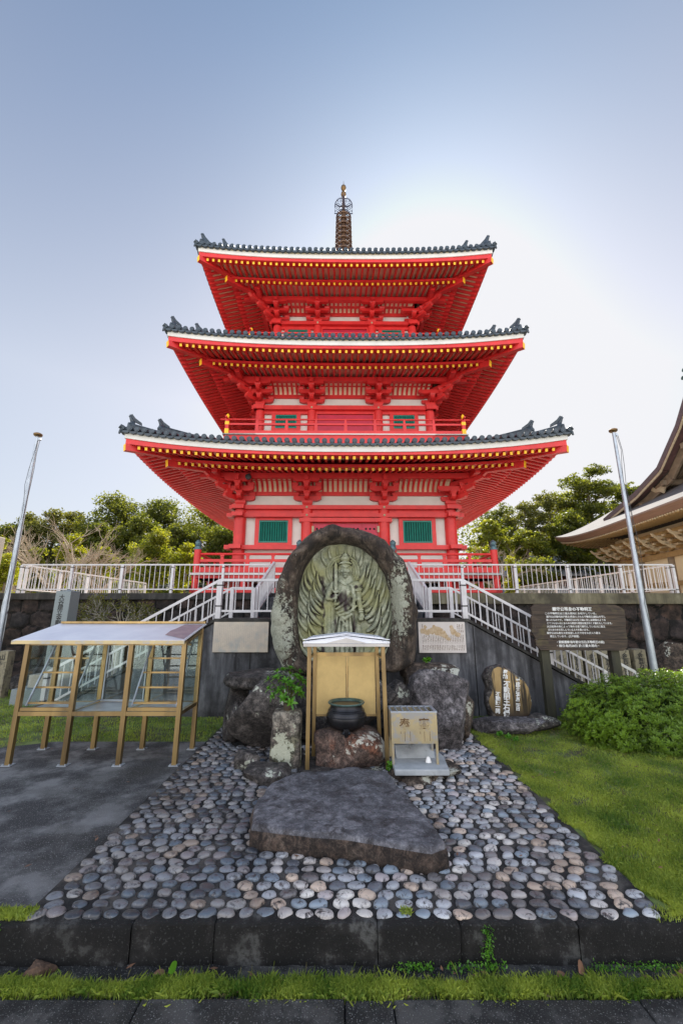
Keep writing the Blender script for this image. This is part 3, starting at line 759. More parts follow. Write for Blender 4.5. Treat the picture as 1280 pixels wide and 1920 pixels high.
M['mortar'] = groundmat('cobble_mortar', [(.42, (.012, .011, .011)), (.5, (.032, .029, .027)), (.58, (.09, .08, .07))], 3, .8)
M['kerb'] = groundmat('blackened_kerb_stone', [(.44, (.003, .0026, .0022)), (.51, (.006, .0052, .0045)), (.57, (.018, .016, .015)), (.62, (.09, .09, .085)), (.66, (.02, .018, .017))], 2.2, .8, (.007, .006, .0055), (.05, .05, .048))
M['gutter'] = groundmat('dark_gutter_concrete', [(.42, (.012, .012, .012)), (.5, (.028, .028, .028)), (.58, (.085, .082, .078))], 3.5, .9, (.03, .028, .024), (.24, .24, .23), fine=110)
M['path'] = groundmat('terrace_gravel', [(.3, (.50, .45, .37)), (.7, (.60, .55, .46))], 2, .4)
M['hill'] = groundmat('forest_floor', [(.3, (.02, .03, .01)), (.7, (.05, .06, .02))], .5, .6)
# lower street and gutter, upper garden
M['bounce'] = groundmat('pale_bounce_ground', [(.3, (.56, .55, .52)), (.7, (.66, .65, .62))], .6, .3)
plane('street', -300, 300, 1.6, 3.60, -.24, 'gutter')
plane('bounce_ground', -300, 300, -300, 1.6, -.236, 'bounce')  # unseen pale ground behind the camera, added to bounce light upward
plane('ground', -300, 300, 3.70, WY + .3, -.012, 'soil')
b = MB(); b.add([(-14, 3.70, -.002), (-2.33, 3.70, -.002), (-2.33, 7.9, -.002), (-5.0, 7.9, -.002), (-5.75, 7.55, -.002), (-6.3, 6.6, -.002), (-14, 6.2, -.002)], [(0, 1, 2, 3, 4, 5, 6)])
tag(b.build('pavement', 'asphalt'), kind='structure')
b = MB(); b.add([(-2.36, 3.665, .004), (2.42, 3.665, .004), (2.42, 9.68, .004), (-2.36, 9.68, .004)], [(0, 1, 2, 3)])
# cobbles: relaxed scatter of flattened river stones bedded in mortar
rg = np.random.default_rng(7)
x0, x1, y0, y1 = -2.28, 2.34, 3.68, 9.55
def spx(y): return .175
pts = []
yrow = y0; ri = 0
while yrow < y1:
    xx = x0 + (.09 if ri % 2 else 0) + rg.uniform(-.03, .03)
    while xx < x1 + .01:
        pts.append((xx + rg.uniform(-.022, .022), yrow + rg.uniform(-.02, .02))); xx += rg.uniform(.122, .178)
    yrow += .108; ri += 1
pts = np.array(pts); an = np.array([1, 1.42])
for it in range(12):      # relax in stretched space
    q = pts * an; d = q[:, None, :] - q[None, :, :]; r2 = (d ** 2).sum(-1); np.fill_diagonal(r2, 9)
    w_ = np.clip(.156 - np.sqrt(r2), 0, None) / np.sqrt(r2); q = q + (d * w_[..., None]).sum(1) * .28
    pts = q / an; pts[:, 0] = np.clip(pts[:, 0], x0, x1); pts[:, 1] = np.clip(pts[:, 1], y0, y1)
q = pts * an; d = q[:, None, :] - q[None, :, :]; r2 = (d ** 2).sum(-1); np.fill_diagonal(r2, 9); nn = np.sqrt(r2.min(1))
nu, nv = 18, 6
V = []; Fc = []; RN = []
basef = []
for j in range(nv - 1):
    for i in range(nu): a = 1 + j * nu + i; b_ = 1 + j * nu + (i + 1) % nu; basef.append((a, a + nu, b_ + nu, b_))
top = [(0, 1 + i, 1 + (i + 1) % nu, 0) for i in range(nu)]
th = np.arange(nu) * 2 * np.pi / nu
for n_, (px_, py_) in enumerate(pts):
    if -1.25 < px_ < 1.25 and 5.0 < py_ < 6.2 and abs(px_) < .6: continue
    if 7.6 < py_ and abs(px_) < 1.9: continue
    s_ = min(nn[n_], .185) * .5 * rg.uniform(.72, .93); ax, ay = s_ * rg.uniform(1.0, 1.12), s_ * rg.uniform(.70, .86)
    ro_ = rg.normal(0, .22); e3 = rg.uniform(-.10, .10); e2 = rg.uniform(-.07, .07); ph = rg.uniform(0, 6.28); hgt = rg.uniform(.020, .038)
    rad = 1 + e2 * np.cos(2 * th + ph) + e3 * np.cos(3 * th + ph * 2) + .03 * np.cos(5 * th + ph)
    k0 = len(V); cs, sn = math.cos(ro_), math.sin(ro_)
    tx, ty = rg.normal(0, .045, 2)
    V.append((px_, py_, hgt))
    for j in range(nv):
        tt = (j + 1) / nv; rr = math.sin(tt * math.pi / 2) ** .75; zz = hgt * (math.cos(tt * math.pi / 2) ** .62) - (.006 if j == nv - 1 else 0)
        lx = rad * rr * ax * np.cos(th); ly = rad * rr * ay * np.sin(th)
        for i in range(nu): V.append((px_ + lx[i] * cs - ly[i] * sn, py_ + lx[i] * sn + ly[i] * cs, zz + lx[i] * tx + ly[i] * ty))
    Fc += [tuple(k0 + c for c in f_) for f_ in basef]
    Fc += [(k0 + a_, k0 + b_, k0 + c_, k0 + c_) for (a_, b_, c_, _) in top]
    RN += [rg.uniform(0, 1)] * (1 + nv * nu)
mc, t, p, o = principled('river_stones'); co = coords(t)
at = t.nodes.new('ShaderNodeAttribute'); at.attribute_name = 'rnd'
r = ramp(t, [(0, (.14, .15, .17)), (.10, (.38, .39, .41)), (.26, (.56, .52, .49)), (.40, (.26, .31, .36)), (.52, (.48, .42, .41)), (.64, (.60, .47, .37)), (.74, (.20, .185, .185)), (.80, (.50, .51, .53)), (.92, (.68, .64, .59))])
r.color_ramp.interpolation = 'CONSTANT'; t.links.new(at.outputs['Fac'], r.inputs[0]); c = r.outputs[0]
f_ = ramp(t, [(.44, (0, 0, 0)), (.66, (1, 1, 1))]); t.links.new(nz(t, co, 1.1, 5, .6), f_.inputs[0]); c = mixc(t, f_.outputs[0], c, (.36, .34, .34), 'MULTIPLY')
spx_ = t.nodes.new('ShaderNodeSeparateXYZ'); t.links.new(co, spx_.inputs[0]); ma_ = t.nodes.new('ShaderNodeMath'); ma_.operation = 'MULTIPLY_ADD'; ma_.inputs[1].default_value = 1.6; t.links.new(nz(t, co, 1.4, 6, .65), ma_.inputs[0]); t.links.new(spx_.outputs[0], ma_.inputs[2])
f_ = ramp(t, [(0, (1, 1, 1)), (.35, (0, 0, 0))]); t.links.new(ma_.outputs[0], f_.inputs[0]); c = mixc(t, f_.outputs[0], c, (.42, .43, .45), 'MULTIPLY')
f_ = ramp(t, [(.52, (0, 0, 0)), (.60, (1, 1, 1))]); t.links.new(nz(t, co, 14, 8, .78, .6), f_.inputs[0]); c = mixc(t, f_.outputs[0], c, (.045, .04, .04))
f_ = ramp(t, [(.60, (0, 0, 0)), (.70, (1, 1, 1))]); t.links.new(nz(t, co, 55, 5, .7), f_.inputs[0]); c = mixc(t, f_.outputs[0], c, (.30, .295, .30))
t.links.new(c, p.inputs['Base Color']); p.inputs['Roughness'].default_value = .30; bumpn(t, p, nz(t, co, 60, 6), .35, .008)
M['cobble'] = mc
Vn = np.array(V); base = len(Vn)
Vn = np.vstack([Vn, np.array([(-2.36, 3.665, .004), (2.42, 3.665, .004), (2.42, 9.68, .004), (-2.36, 9.68, .004)])])
me = bpy.data.meshes.new('cobbled_path')
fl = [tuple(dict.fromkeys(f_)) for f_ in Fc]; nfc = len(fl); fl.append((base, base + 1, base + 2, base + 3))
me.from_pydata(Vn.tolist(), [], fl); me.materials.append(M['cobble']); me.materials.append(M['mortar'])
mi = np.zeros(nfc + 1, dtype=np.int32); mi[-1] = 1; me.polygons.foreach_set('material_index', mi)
me.polygons.foreach_set('use_smooth', np.ones(nfc + 1, dtype=bool))
a = me.attributes.new('rnd', 'FLOAT', 'POINT'); a.data.foreach_set('value', np.array(RN + [0] * 4, dtype=np.float32)); me.update()
o = bpy.data.objects.new('cobbled_path', me); col.objects.link(o); tag(o, kind='structure')
# kerb stones
b = MB(); jx = [-9, -7.2, -5.6, -4.1, -2.62, -1.52, -.92, .26, .86, 1.72, 2.62, 4.0, 5.4, 6.8, 9]
rr = random.Random(3)
for a, c in zip(jx[:-1], jx[1:]):
    n_ = max(3, int((c - a) / .03)); dz = rr.uniform(-.005, .005); dy = rr.uniform(-.012, .012)
    def fn(u, t):
        x_ = a + .0025 + (c - a - .005) * u
        e = min(u, 1 - u) * (c - a); rd = max(0, .02 - e) * .8
        prof = [(3.585 + dy, -.26), (3.583 + dy, -.15), (3.58 + dy, -.05), (3.581 + dy, -.008), (3.590 + dy, .003), (3.66, .007), (3.735, .002)]
        y_, z_ = prof[t]; nn_ = (fbm(Vector((x_ * 5, y_ * 7, z_ * 7))) * .016 + noise.noise(Vector((x_ * 22, y_ * 9, z_ * 22))) * .007)
        return (x_, y_ + nn_ + rd, z_ + dz + nn_ * .6 - (rd if t > 2 else 0))
    b.grid(fn, [i / n_ for i in range(n_ + 1)], range(7))
tag(b.build('kerb', 'kerb', auto=True), kind='structure')
b = MB(); b.box(-9, 9, 3.70, 3.74, -.24, -.02); tag(b.build('kerb_backing', 'kerb'), kind='structure')
# dark stone strip nearest the camera
b = MB()
for i, (a, c) in enumerate(zip([-6, -3.2, -1.28, .02, .33, 1.9, 4, 6], [-3.2, -1.28, .02, .33, 1.9, 4, 6, 8])): b.box(a + .004, c - .004, 2.2, 3.285, -.3, -.212 + .004 * (i % 3))
tag(b.build('gutter_slabs', 'gutter', bevel=.01), kind='structure')

# terrace and hill behind
b = MB(); b.box(-300, 300, WY + .25, 400, -3, TZ - .02)
tag(b.build('terrace', 'path'), kind='structure')
b = MB()
def hillf(x_, y_):
    z_ = TZ - .3 + max(0, (y_ - 30)) * .16 + 1.2 * fbm(Vector((x_ * .03, y_ * .03, 0)))
    if y_ > 70: z_ = TZ - .3 + 6.4 + (y_ - 70) * .05
    return (x_, y_, z_ - max(0, 34 - y_) * 1.2)
b.grid(hillf, [-300 + 12 * i for i in range(51)], [28, 32, 36, 42, 50, 60, 75, 100, 150, 250, 398]); tag(b.build('hill', 'hill', smooth=True), kind='structure')

# ---------- masonry retaining walls (left: squared blocks set diagonally, right: rounded field stones)
def masonry(name, xa, xb, ztop, seed, cell, label, m_, diag):
    rg = np.random.default_rng(seed); nx = int((xb - xa) / .045); nz_ = int(ztop / .045)
    X, Z = np.meshgrid(np.linspace(xa, xb, nx), np.linspace(-.1, ztop, nz_), indexing='ij')
    cx, cz = cell; si = []
    rows = int(ztop / cz) + 3
    for r_ in range(-1, rows):
        for c_ in range(-1, int((xb - xa) / cx) + 2):
            si.append((xa + (c_ + (.5 if r_ % 2 else 0)) * cx + rg.uniform(-.22, .22) * cx, r_ * cz + rg.uniform(-.2, .2) * cz))
    si = np.array(si); P_ = np.stack([X.ravel(), Z.ravel() * cx / cz], 1); S_ = si * np.array([1, cx / cz])
    d1 = np.full(len(P_), 9.); d2 = np.full(len(P_), 9.); idn = np.zeros(len(P_), dtype=int)
    for k, s_ in enumerate(S_):
        dd = P_ - s_
        d = np.sqrt((dd ** 2).sum(1)) if not diag else (np.abs(dd[:, 0]) ** 2.6 + np.abs(dd[:, 1]) ** 2.6) ** (1 / 2.6)
        c1 = d < d1; d2 = np.where(c1, d1, np.minimum(d2, d)); idn = np.where(c1, k, idn); d1 = np.where(c1, d, d1)
    edge = np.clip((d2 - d1) / .13, 0, 1); hgt = rg.uniform(.05, .13, len(S_))[idn]; tl = rg.normal(0, .12, (len(S_), 2))
    Y = -(edge ** .5) * hgt - edge * ((P_ - S_[idn]) * tl[idn]).sum(1)
    X_, Z_ = X.ravel(), Z.ravel(); nn_ = np.array([noise.noise(Vector((a * 4, b_ * 4, 1))) + .5 * noise.noise(Vector((a * 11, b_ * 11, 2))) for a, b_ in zip(X_, Z_)])
    Y = WY + .12 + Y + nn_ * .02 + (0) 
    V = np.stack([X_, Y, Z_], 1); i = np.arange(nx - 1)[:, None] * nz_ + np.arange(nz_ - 1)[None]; i = i.ravel()
    Fq = np.stack([i, i + nz_, i + nz_ + 1, i + 1], 1)
    rn = rg.uniform(0, 1, len(S_))[idn]
    root = empty(name, (0, 0, 0), label, 'wall')
    o = npmesh('stone_face', V, Fq, m_, root, rnd=np.where(edge < .28, -1., rn), smooth=True)
    return root
mc, t, p, o = principled('blackened_field_stone'); co = coords(t)
at = t.nodes.new('ShaderNodeAttribute'); at.attribute_name = 'rnd'
r = ramp(t, [(0, (.016, .012, .011)), (.25, (.042, .028, .024)), (.5, (.025, .022, .023)), (.75, (.058, .036, .028)), (1, (.02, .018, .019))]); t.links.new(at.outputs['Fac'], r.inputs[0]); c = r.outputs[0]
f_ = ramp(t, [(.38, (.25, .25, .25)), (.5, (.9, .9, .9)), (.62, (2.0, 1.9, 1.8))]); t.links.new(nz(t, co, 3, 9, .7), f_.inputs[0]); c = mixc(t, 1.0, c, f_.outputs[0], 'MULTIPLY')
lt_ = t.nodes.new('ShaderNodeMath'); lt_.operation = 'LESS_THAN'; lt_.inputs[1].default_value = -.1; t.links.new(at.outputs['Fac'], lt_.inputs[0]); c = mixc(t, lt_.outputs[0], c, (.008, .007, .006))
f_ = ramp(t, [(.70, (0, 0, 0)), (.74, (1, 1, 1))]); t.links.new(nz(t, co, 9, 7, .75), f_.inputs[0]); c = mixc(t, f_.outputs[0], c, (.30, .30, .27))
t.links.new(c, p.inputs['Base Color']); p.inputs['Roughness'].default_value = .9; bumpn(t, p, nz(t, co, 13, 10, .8), 1.0, .09); M['masonry'] = mc
def streak(name, base, dark, light, amt=.5):
    m, t, p, o = principled(name); co = coords(t, (3.2, 3.2, .42)); c2 = coords(t)
    r = ramp(t, [(.28, dark), (.5, base), (.74, light)]); t.links.new(nz(t, co, 1.6, 8, .65), r.inputs[0]); c = r.outputs[0]
    f = ramp(t, [(.42, (0, 0, 0)), (.62, (1, 1, 1))]); t.links.new(nz(t, c2, .9, 7, .65), f.inputs[0]); c = mixc(t, f.outputs[0], c, dark)
    f = ramp(t, [(.66, (0, 0, 0)), (.72, (1, 1, 1))]); t.links.new(nz(t, c2, 26, 5, .7), f.inputs[0]); c = mixc(t, f.outputs[0], c, light)
    t.links.new(c, p.inputs['Base Color']); p.inputs['Roughness'].default_value = .85; bumpn(t, p, nz(t, c2, 30, 7, .7), .4, .01); return m
M['concrete'] = streak('stained_concrete', (.085, .085, .092), (.016, .015, .016), (.24, .24, .25))
M['coping'] = streak('mossy_coping_concrete', (.16, .14, .085), (.05, .042, .028), (.26, .235, .16))
M['copingdk'] = streak('dark_coping_concrete', (.035, .032, .028), (.012, .011, .010), (.09, .085, .075))
wl = masonry('retaining_wall', -16, -2.1, 2.62, 11, (.62, .50), 'blackened squared-stone retaining wall left of the stairs, below the terrace fence', 'masonry', True)
b = MB(); b.box(-16, -2.1, WY - .06, WY + .45, 2.60, 2.81); b.build('coping', 'copingdk', wl, bevel=.015)
wr = masonry('retaining_wall', 2.1, 18, 2.50, 12, (.66, .56), 'dark rounded-stone retaining wall with pale mossy coping behind the wooden notice board', 'masonry', False)
b = MB(); b.box(2.1, 18, WY - .07, WY + .45, 2.46, 2.81); b.build('coping', 'coping', wr, bevel=.015)

# ---------- the double staircase
st = empty('stone_staircase', (0, 10.2, 0), 'stained concrete double staircase rising from both sides to the landing behind the carved boulder', 'staircase')
SL = (0, -10.2, 0)
FY, BY, LZ, LX = 9.70, 11.0, 2.06, 2.86
b = MB()
b.box(-LX, LX, FY, BY + .4, -.1, LZ - .07)
b.build('landing', 'concrete', st, SL, bevel=.01)
b = MB(); b.box(-LX - .04, LX + .04, FY - .05, BY + .42, LZ - .07, LZ)
for s_ in (-1, 1): b.prism([(s_ * (LX + .04), FY - .05, LZ), (s_ * (LX + .04), FY - .05, LZ - .07), (s_ * 6.62, FY - .05, -.07), (s_ * 6.62, FY - .05, 0)], (0, .28, 0))
b.build('coping', 'copingdk', st, SL)
SLOPE = LZ / (6.62 - LX)
for s_ in (-1, 1):
    b = MB(); b.prism([(s_ * LX, FY, LZ - .07), (s_ * 6.55, FY, -.05), (s_ * LX, FY, -.1)], (0, .22, 0))
    b.prism([(s_ * LX, BY - .2, LZ - .07), (s_ * 6.55, BY - .2, -.05), (s_ * LX, BY - .2, -.1)], (0, .22, 0)); b.build('side_wall', 'concrete', st, SL)
    b = MB(); n_ = 12
    for i in range(n_):
        x_ = LX + (6.5 - LX) * i / n_; z_ = LZ * (1 - (i + 1) / (n_ + 1)) - .02
        xa, xb = sorted((s_ * x_, s_ * (x_ + (6.5 - LX) / n_))); b.box(xa, xb, FY + .22, BY - .2, -.1, z_)
    b.build('steps', 'concrete', st, SL)
b = MB()
for i in range(5):
    y_ = BY + .42 + i * .42; b.box(-2.2, 2.2, y_, WY + .3, LZ + .149 * i - .3 - .001 * i, LZ + .149 * (i + 1) - (.02 if i == 4 else 0))
b.build('steps', 'concrete', st, SL)
M['graypanel'] = mat('grey_painted_side_panel', (.16, .18, .20), (.11, .125, .14), 3, .6)
for s_ in (-1, 1):
    b = MB(); b.prism([(s_ * 2.28, BY + .3, 1.9), (s_ * 2.28, WY - .1, 1.9), (s_ * 2.28, WY - .1, 3.15), (s_ * 2.28, BY + .3, 2.35)], (s_ * .1, 0, 0)); b.build('parapet', 'graypanel', st, SL)
# panel joints on the concrete face
b = MB()
for x_ in (-2.05, 3.0): b = MB(); b.box(x_ - .012, x_ + .012, FY - .004, FY + .01, .0, LZ - .08 if x_ < 2.8 else 1.9); b.build('joint', 'dark', st, SL)

# ---------- rails
def rail(name, pts, label, group, h=.93, step=.165, posts=None, lowz=.12, r_=.03, sloped=False, cat='railing', pick=.011, clamps=True):
    """railing along a polyline of base points"""
    pts = [Vector(q) for q in pts]
    root = empty(name, pts[0], label, cat, group); off = -pts[0]
    def mk(nm, mb, mt='rail'): return mb.build(nm, mt, root, off, auto=True)
    for a, c in zip(pts[:-1], pts[1:]):
        b = MB(); b.beam(a + Vector((0, 0, h)), c + Vector((0, 0, h)), .055, .045); mk('top_rail', b)
        b = MB(); b.beam(a + Vector((0, 0, lowz)), c + Vector((0, 0, lowz)), .04, .035); mk('bottom_rail', b)
        L_ = (c - a).length; n_ = int(round(L_ / step)); 
        for i in range(1, n_):
            q = a + (c - a) * i / n_; b = MB(); b.cyl(q + Vector((0, 0, lowz)), q + Vector((0, 0, h)), pick, pick, 6, False); mk('picket', b)
        np_ = max(1, int(round(L_ / (posts or 1.85))))
        for i in range(np_ + 1):
            if i == 0 and a is not pts[0]: continue
            q = a + (c - a) * i / np_; b = MB(); b.box(q.x - r_, q.x + r_, q.y - r_, q.y + r_, q.z - .02, q.z + h - .01)
            if clamps:
                for z_ in (.09, h - .1): b.box(q.x - r_ - .004, q.x + r_ + .004, q.y - r_ - .004, q.y + r_ + .004, q.z + z_, q.z + z_ + .03, 1)
            b.build('post', ['rail', 'clamp'], root, off)
    return root
FZ = TZ + .02
rail('terrace_fence', [(-10.7, WY + .1, FZ), (-2.27, WY + .1, FZ)], 'white picket fence along the left retaining wall top, facing the viewer', 'white terrace fences', posts=1.69, r_=.04)
rail('terrace_fence', [(2.27, WY + .1, FZ), (11.1, WY + .1, FZ)], 'white picket fence along the right retaining wall top, in front of the wooden hall', 'white terrace fences', posts=1.77, r_=.04)
rail('terrace_fence', [(-10.72, WY + .35, FZ), (-10.72, WY + 9.0, FZ)], 'white picket fence running back from the left end of the terrace', 'white terrace fences', posts=1.8, r_=.04)
rail('terrace_fence', [(11.12, WY + .35, FZ), (11.12, WY + 13.5, FZ)], 'white picket fence running back beside the wooden hall', 'white terrace fences', posts=1.8, r_=.04)
for s_, nm in ((-1, 'left'), (1, 'right')):
    y_ = FY + .07; z_ = LZ + .0
    def stairrail(y_, label, nearrail):
        root = empty('stair_railing', (s_ * 2.8, y_, LZ), label, 'railing', 'white stair railings'); off = -Vector((s_ * 2.8, y_, LZ))
        hx = [(s_ * 1.35, LZ), (s_ * 2.86, LZ), (s_ * 6.60, LZ - SLOPE * 3.74)]
        h = .88
        for (xa, za), (xb, zb_) in zip(hx[:-1], hx[1:]):
            for nm_, hh, q in (('top_rail', h, .05), ('bottom_rail', .15 if xa != hx[0][0] else .17, .035)):
                b = MB(); b.beam((xa, y_, za + hh), (xb, y_, zb_ + hh), q, q + .01); b.build(nm_, 'rail', root, off)
            n_ = int(abs(xb - xa) / .175)
            for i in range(1, n_):
                x_ = xa + (xb - xa) * i / n_; zz = za + (zb_ - za) * i / n_
                b = MB(); b.cyl((x_, y_, zz + .15), (x_, y_, zz + h), .0125, .0125, 6, False); b.build('picket', 'rail', root, off)
        for x_, zz in ((s_ * 2.86, LZ), (s_ * 4.73, LZ - SLOPE * 1.87), (s_ * 6.60, LZ - SLOPE * 3.74), (s_ * 1.38, LZ)):
            if x_ in (s_ * 4.73,) and False: continue
            w_ = .06 if abs(x_) == 2.86 else .045
            b = MB(); b.box(x_ - w_, x_ + w_, y_ - w_, y_ + w_, zz, zz + h - .02)
            for q in (.28, .78): b.box(x_ - w_ - .004, x_ + w_ + .004, y_ - w_ - .004, y_ + w_ + .004, zz + q * .95, zz + q * .95 + .03, 1)
            b.build('post', ['rail', 'clamp'], root, off)
    stairrail(FY + .07, f'white railing along the front edge of the {nm} stair flight and landing', True)
    root = empty('stair_railing', (s_ * 2.8, BY - .1, LZ), f'white railing along the rear edge of the {nm} stair flight, nearer the retaining wall', 'railing', 'white stair railings'); off = -Vector((s_ * 2.8, BY - .1, LZ))
    xa, za, xb, zb_ = s_ * 2.3, LZ, s_ * 6.60, LZ - SLOPE * 3.74
    for hh, q, nm_ in ((.76, .05, 'top_rail'), (.15, .035, 'bottom_rail')):
        for (p0, q0, p1, q1) in ((s_ * 2.3, LZ, s_ * 2.86, LZ), (s_ * 2.86, LZ, xb, zb_)):
            b = MB(); b.beam((p0, BY - .1, q0 + hh), (p1, BY - .1, q1 + hh), q, q); b.build(nm_, 'rail', root, off)
    for i in range(1, 25):
        x_ = 2.86 + 3.74 * i / 25; zz = LZ - SLOPE * (x_ - 2.86); b = MB(); b.cyl((s_ * x_, BY - .1, zz + .15), (s_ * x_, BY - .1, zz + .76), .0125, .0125, 6, False); b.build('picket', 'rail', root, off)
    for x_ in (2.3, 2.86, 6.6):
        zz = LZ - SLOPE * max(0, x_ - 2.86); b = MB(); b.box(s_ * x_ - .045, s_ * x_ + .045, BY - .145, BY - .055, zz, zz + .76); b.build('post', 'rail', root, off)
    # handrail climbing to the terrace
    root = empty('upper_stair_railing', (s_ * 2.27, BY + .1, LZ), f'white railing climbing to the terrace on the {nm} side of the upper steps', 'railing', 'white stair railings'); off = -Vector((s_ * 2.27, BY + .1, LZ))
    A = Vector((s_ * 2.27, BY + .15, LZ)); B_ = Vector((s_ * 2.27, WY + .1, TZ))
    b = MB(); b.beam(A + Vector((0, 0, .76)), B_ + Vector((0, 0, 1.02)), .07, .07); b.build('top_rail', 'rail', root, off)
    b = MB(); b.beam(A + Vector((0, 0, .15)), B_ + Vector((0, 0, .2)), .05, .05); b.build('bottom_rail', 'rail', root, off)
    for i in range(1, 19):
        q = A + (B_ - A) * i / 19; b = MB(); b.cyl(q + Vector((0, 0, .17)), q + Vector((0, 0, .76 + .26 * i / 19)), .016, .016, 6, False); b.build('picket', 'rail', root, off)
    for q in (A, B_): b = MB(); b.box(q.x - .05, q.x + .05, q.y - .05, q.y + .05, q.z, q.z + (.78 if q is A else 1.02)); b.build('post', 'rail', root, off)

# ================================================================ ROCKS
def rock(name, c, dims, seed, m_, label, cat='rock', group=None, facets=11, rough=.075, box_=.65, rz=0, sub=5, tilt=(0, 0), parent=None, flat=None):
    import bmesh
    bm = bmesh.new(); bmesh.ops.create_icosphere(bm, subdivisions=sub, radius=1)
    rr = random.Random(seed); pl = []
    for i in range(facets):
        n_ = Vector((rr.gauss(0, 1), rr.gauss(0, 1), rr.gauss(0, .8))).normalized(); pl.append((n_, rr.uniform(.55, .86)))
    of = Vector((seed * 3.1, seed * 1.7, seed))
    D = Vector(dims) * .5; sc_ = max(dims)
    for v in bm.verts:
        q = v.co.copy(); q = Vector([math.copysign(abs(a) ** box_, a) for a in q])
        for n_, d in pl:
            e = q.dot(n_) - d
            if e > 0: q -= n_ * e * .93
        if flat is not None and q.z > flat: q.z = flat + (q.z - flat) * .12
        nn_ = fbm(q * 1.3 + of, 5) * rough + noise.noise(q * 5 + of) * rough * .25 + noise.noise(q * 13 + of) * rough * .12
        q = q * (1 + nn_)
        v.co = Vector((q.x * D.x, q.y * D.y, q.z * D.z))
    me = bpy.data.meshes.new(name); bm.to_mesh(me); bm.free(); me.materials.append(M[m_])
    me.polygons.foreach_set('use_smooth', [True] * len(me.polygons))
    o = bpy.data.objects.new(name, me); col.objects.link(o); o.location = c; o.rotation_euler = (tilt[0], tilt[1], rz)
    if parent: o.parent = parent
    else: tag(o, label, cat, group)
    return o
rock('base_rock', (-1.36, 7.72, .50), (1.2, 1.3, 1.25), 21, 'rock', 'big dark leaning rock left of the carved boulder, behind the flower pillar', 'rock', 'rocks piled under the carved boulder', tilt=(0, -.25), facets=9)
rock('base_rock', (-1.42, 8.35, 1.0), (1.55, 1.1, .42), 22, 'rock', 'flat dark rock ledge under the left edge of the carved boulder', 'rock', 'rocks piled under the carved boulder', facets=6, flat=.6)
rock('base_rock', (1.66, 7.72, .50), (1.25, 1.2, 1.35), 23, 'rockg', 'large purple-grey rock behind the offering box, right of the incense shelter', 'rock', 'rocks piled under the carved boulder', tilt=(0, .3), facets=9)
rock('base_rock', (1.62, 8.35, 1.0), (1.35, 1.0, .5), 24, 'rockb', 'brown lumpy rock ledge under the right edge of the carved boulder', 'rock', 'rocks piled under the carved boulder', facets=6)
rock('base_rock', (.95, 8.0, .72), (.75, .8, .60), 25, 'rock', 'small dark rock wedged between the shelter and the purple-grey rock', 'rock', 'rocks piled under the carved boulder')
rock('base_rock', (2.18, 8.0, .48), (.5, .8, 1.05), 26, 'rockb', 'narrow brown rock at the right foot of the pile', 'rock', 'rocks piled under the carved boulder', facets=8)
rock('base_rock', (-1.92, 8.1, .42), (.42, .8, .95), 27, 'rock', 'narrow dark rock at the left foot of the pile', 'rock', 'rocks piled under the carved boulder', facets=8)
rock('base_rock', (0.05, 8.25, .55), (2.2, 1.5, 1.2), 28, 'rock', 'dark rock mass hidden behind the incense shelter and burner', 'rock', 'rocks piled under the carved boulder', facets=6, flat=.85)
rock('edging_rock', (-1.36, 6.62, .10), (.36, .42, .38), 31, 'rock', 'small knobbly rock left of the flower pillar foot', 'rock', 'small rocks edging the shrine base')
rock('edging_rock', (-1.02, 6.28, .08), (.95, .55, .30), 32, 'rock', 'low broken rock between the flower pillar and the flat stone slab', 'rock', 'small rocks edging the shrine base', flat=.5)
rock('edging_rock', (1.05, 6.28, .03), (.86, .66, .24), 33, 'rockb', 'low brown rock beneath the offering box plinth', 'rock', 'small rocks edging the shrine base', flat=.5)
rock('edging_rock', (1.44, 6.42, .05), (.42, .5, .24), 34, 'rockb', 'small brown rock at the right corner of the offering box plinth', 'rock', 'small rocks edging the shrine base', flat=.5)
rock('edging_rock', (0, 6.9, -.02), (2.6, 1.6, .2), 35, 'rock', 'flat dark rock bed under the incense shelter legs', 'rock', 'small rocks edging the shrine base', flat=.5)
rock('burner_rock', tuple(P(648, 1400, 6.85)[:2]) + (.20,), (1.16, .90, .60), 36, 'rockr', 'rusty red and grey rock carrying the black incense burner', 'rock', facets=7, box_=.7)
# flat slab in the cobbles
def slab_outline():
    px = [(470, 1545), (474, 1500), (500, 1462), (560, 1440), (640, 1436), (730, 1442), (752, 1470), (790, 1505), (825, 1545), (843, 1578), (846, 1600), (800, 1606), (700, 1612), (630, 1590), (560, 1585), (500, 1572)]
    return px
top = [(472, 1548), (477, 1503), (508, 1466), (575, 1443), (650, 1438), (725, 1444), (748, 1472), (782, 1508), (815, 1548), (838, 1582), (805, 1592), (735, 1580), (650, 1566), (570, 1560), (500, 1552)]
zt_ = .20; ring = [G(x_, y_, zt_) for x_, y_ in top]
def resample(ring, n_):
    L_ = [0]; 
    for a, c in zip(ring, ring[1:] + ring[:1]): L_.append(L_[-1] + (c - a).length)
    out_ = []
    for i in range(n_):
        s_ = L_[-1] * i / n_; k = max(j for j in range(len(ring)) if L_[j] <= s_); t_ = (s_ - L_[k]) / (L_[k + 1] - L_[k]); out_.append(ring[k].lerp(ring[(k + 1) % len(ring)], t_))
    return out_
ring = resample(ring, 120); cen = sum(ring, Vector()) / len(ring); nR = 26
b = MB(); vs = [cen]
prof = [(k / 14 * .955, 0) for k in range(1, 15)] + [(.975, -.006), (.99, -.018), (1.0, -.04), (1.012, -.08), (1.02, -.12), (1.022, -.16), (1.01, -.20), (.99, -.24)]
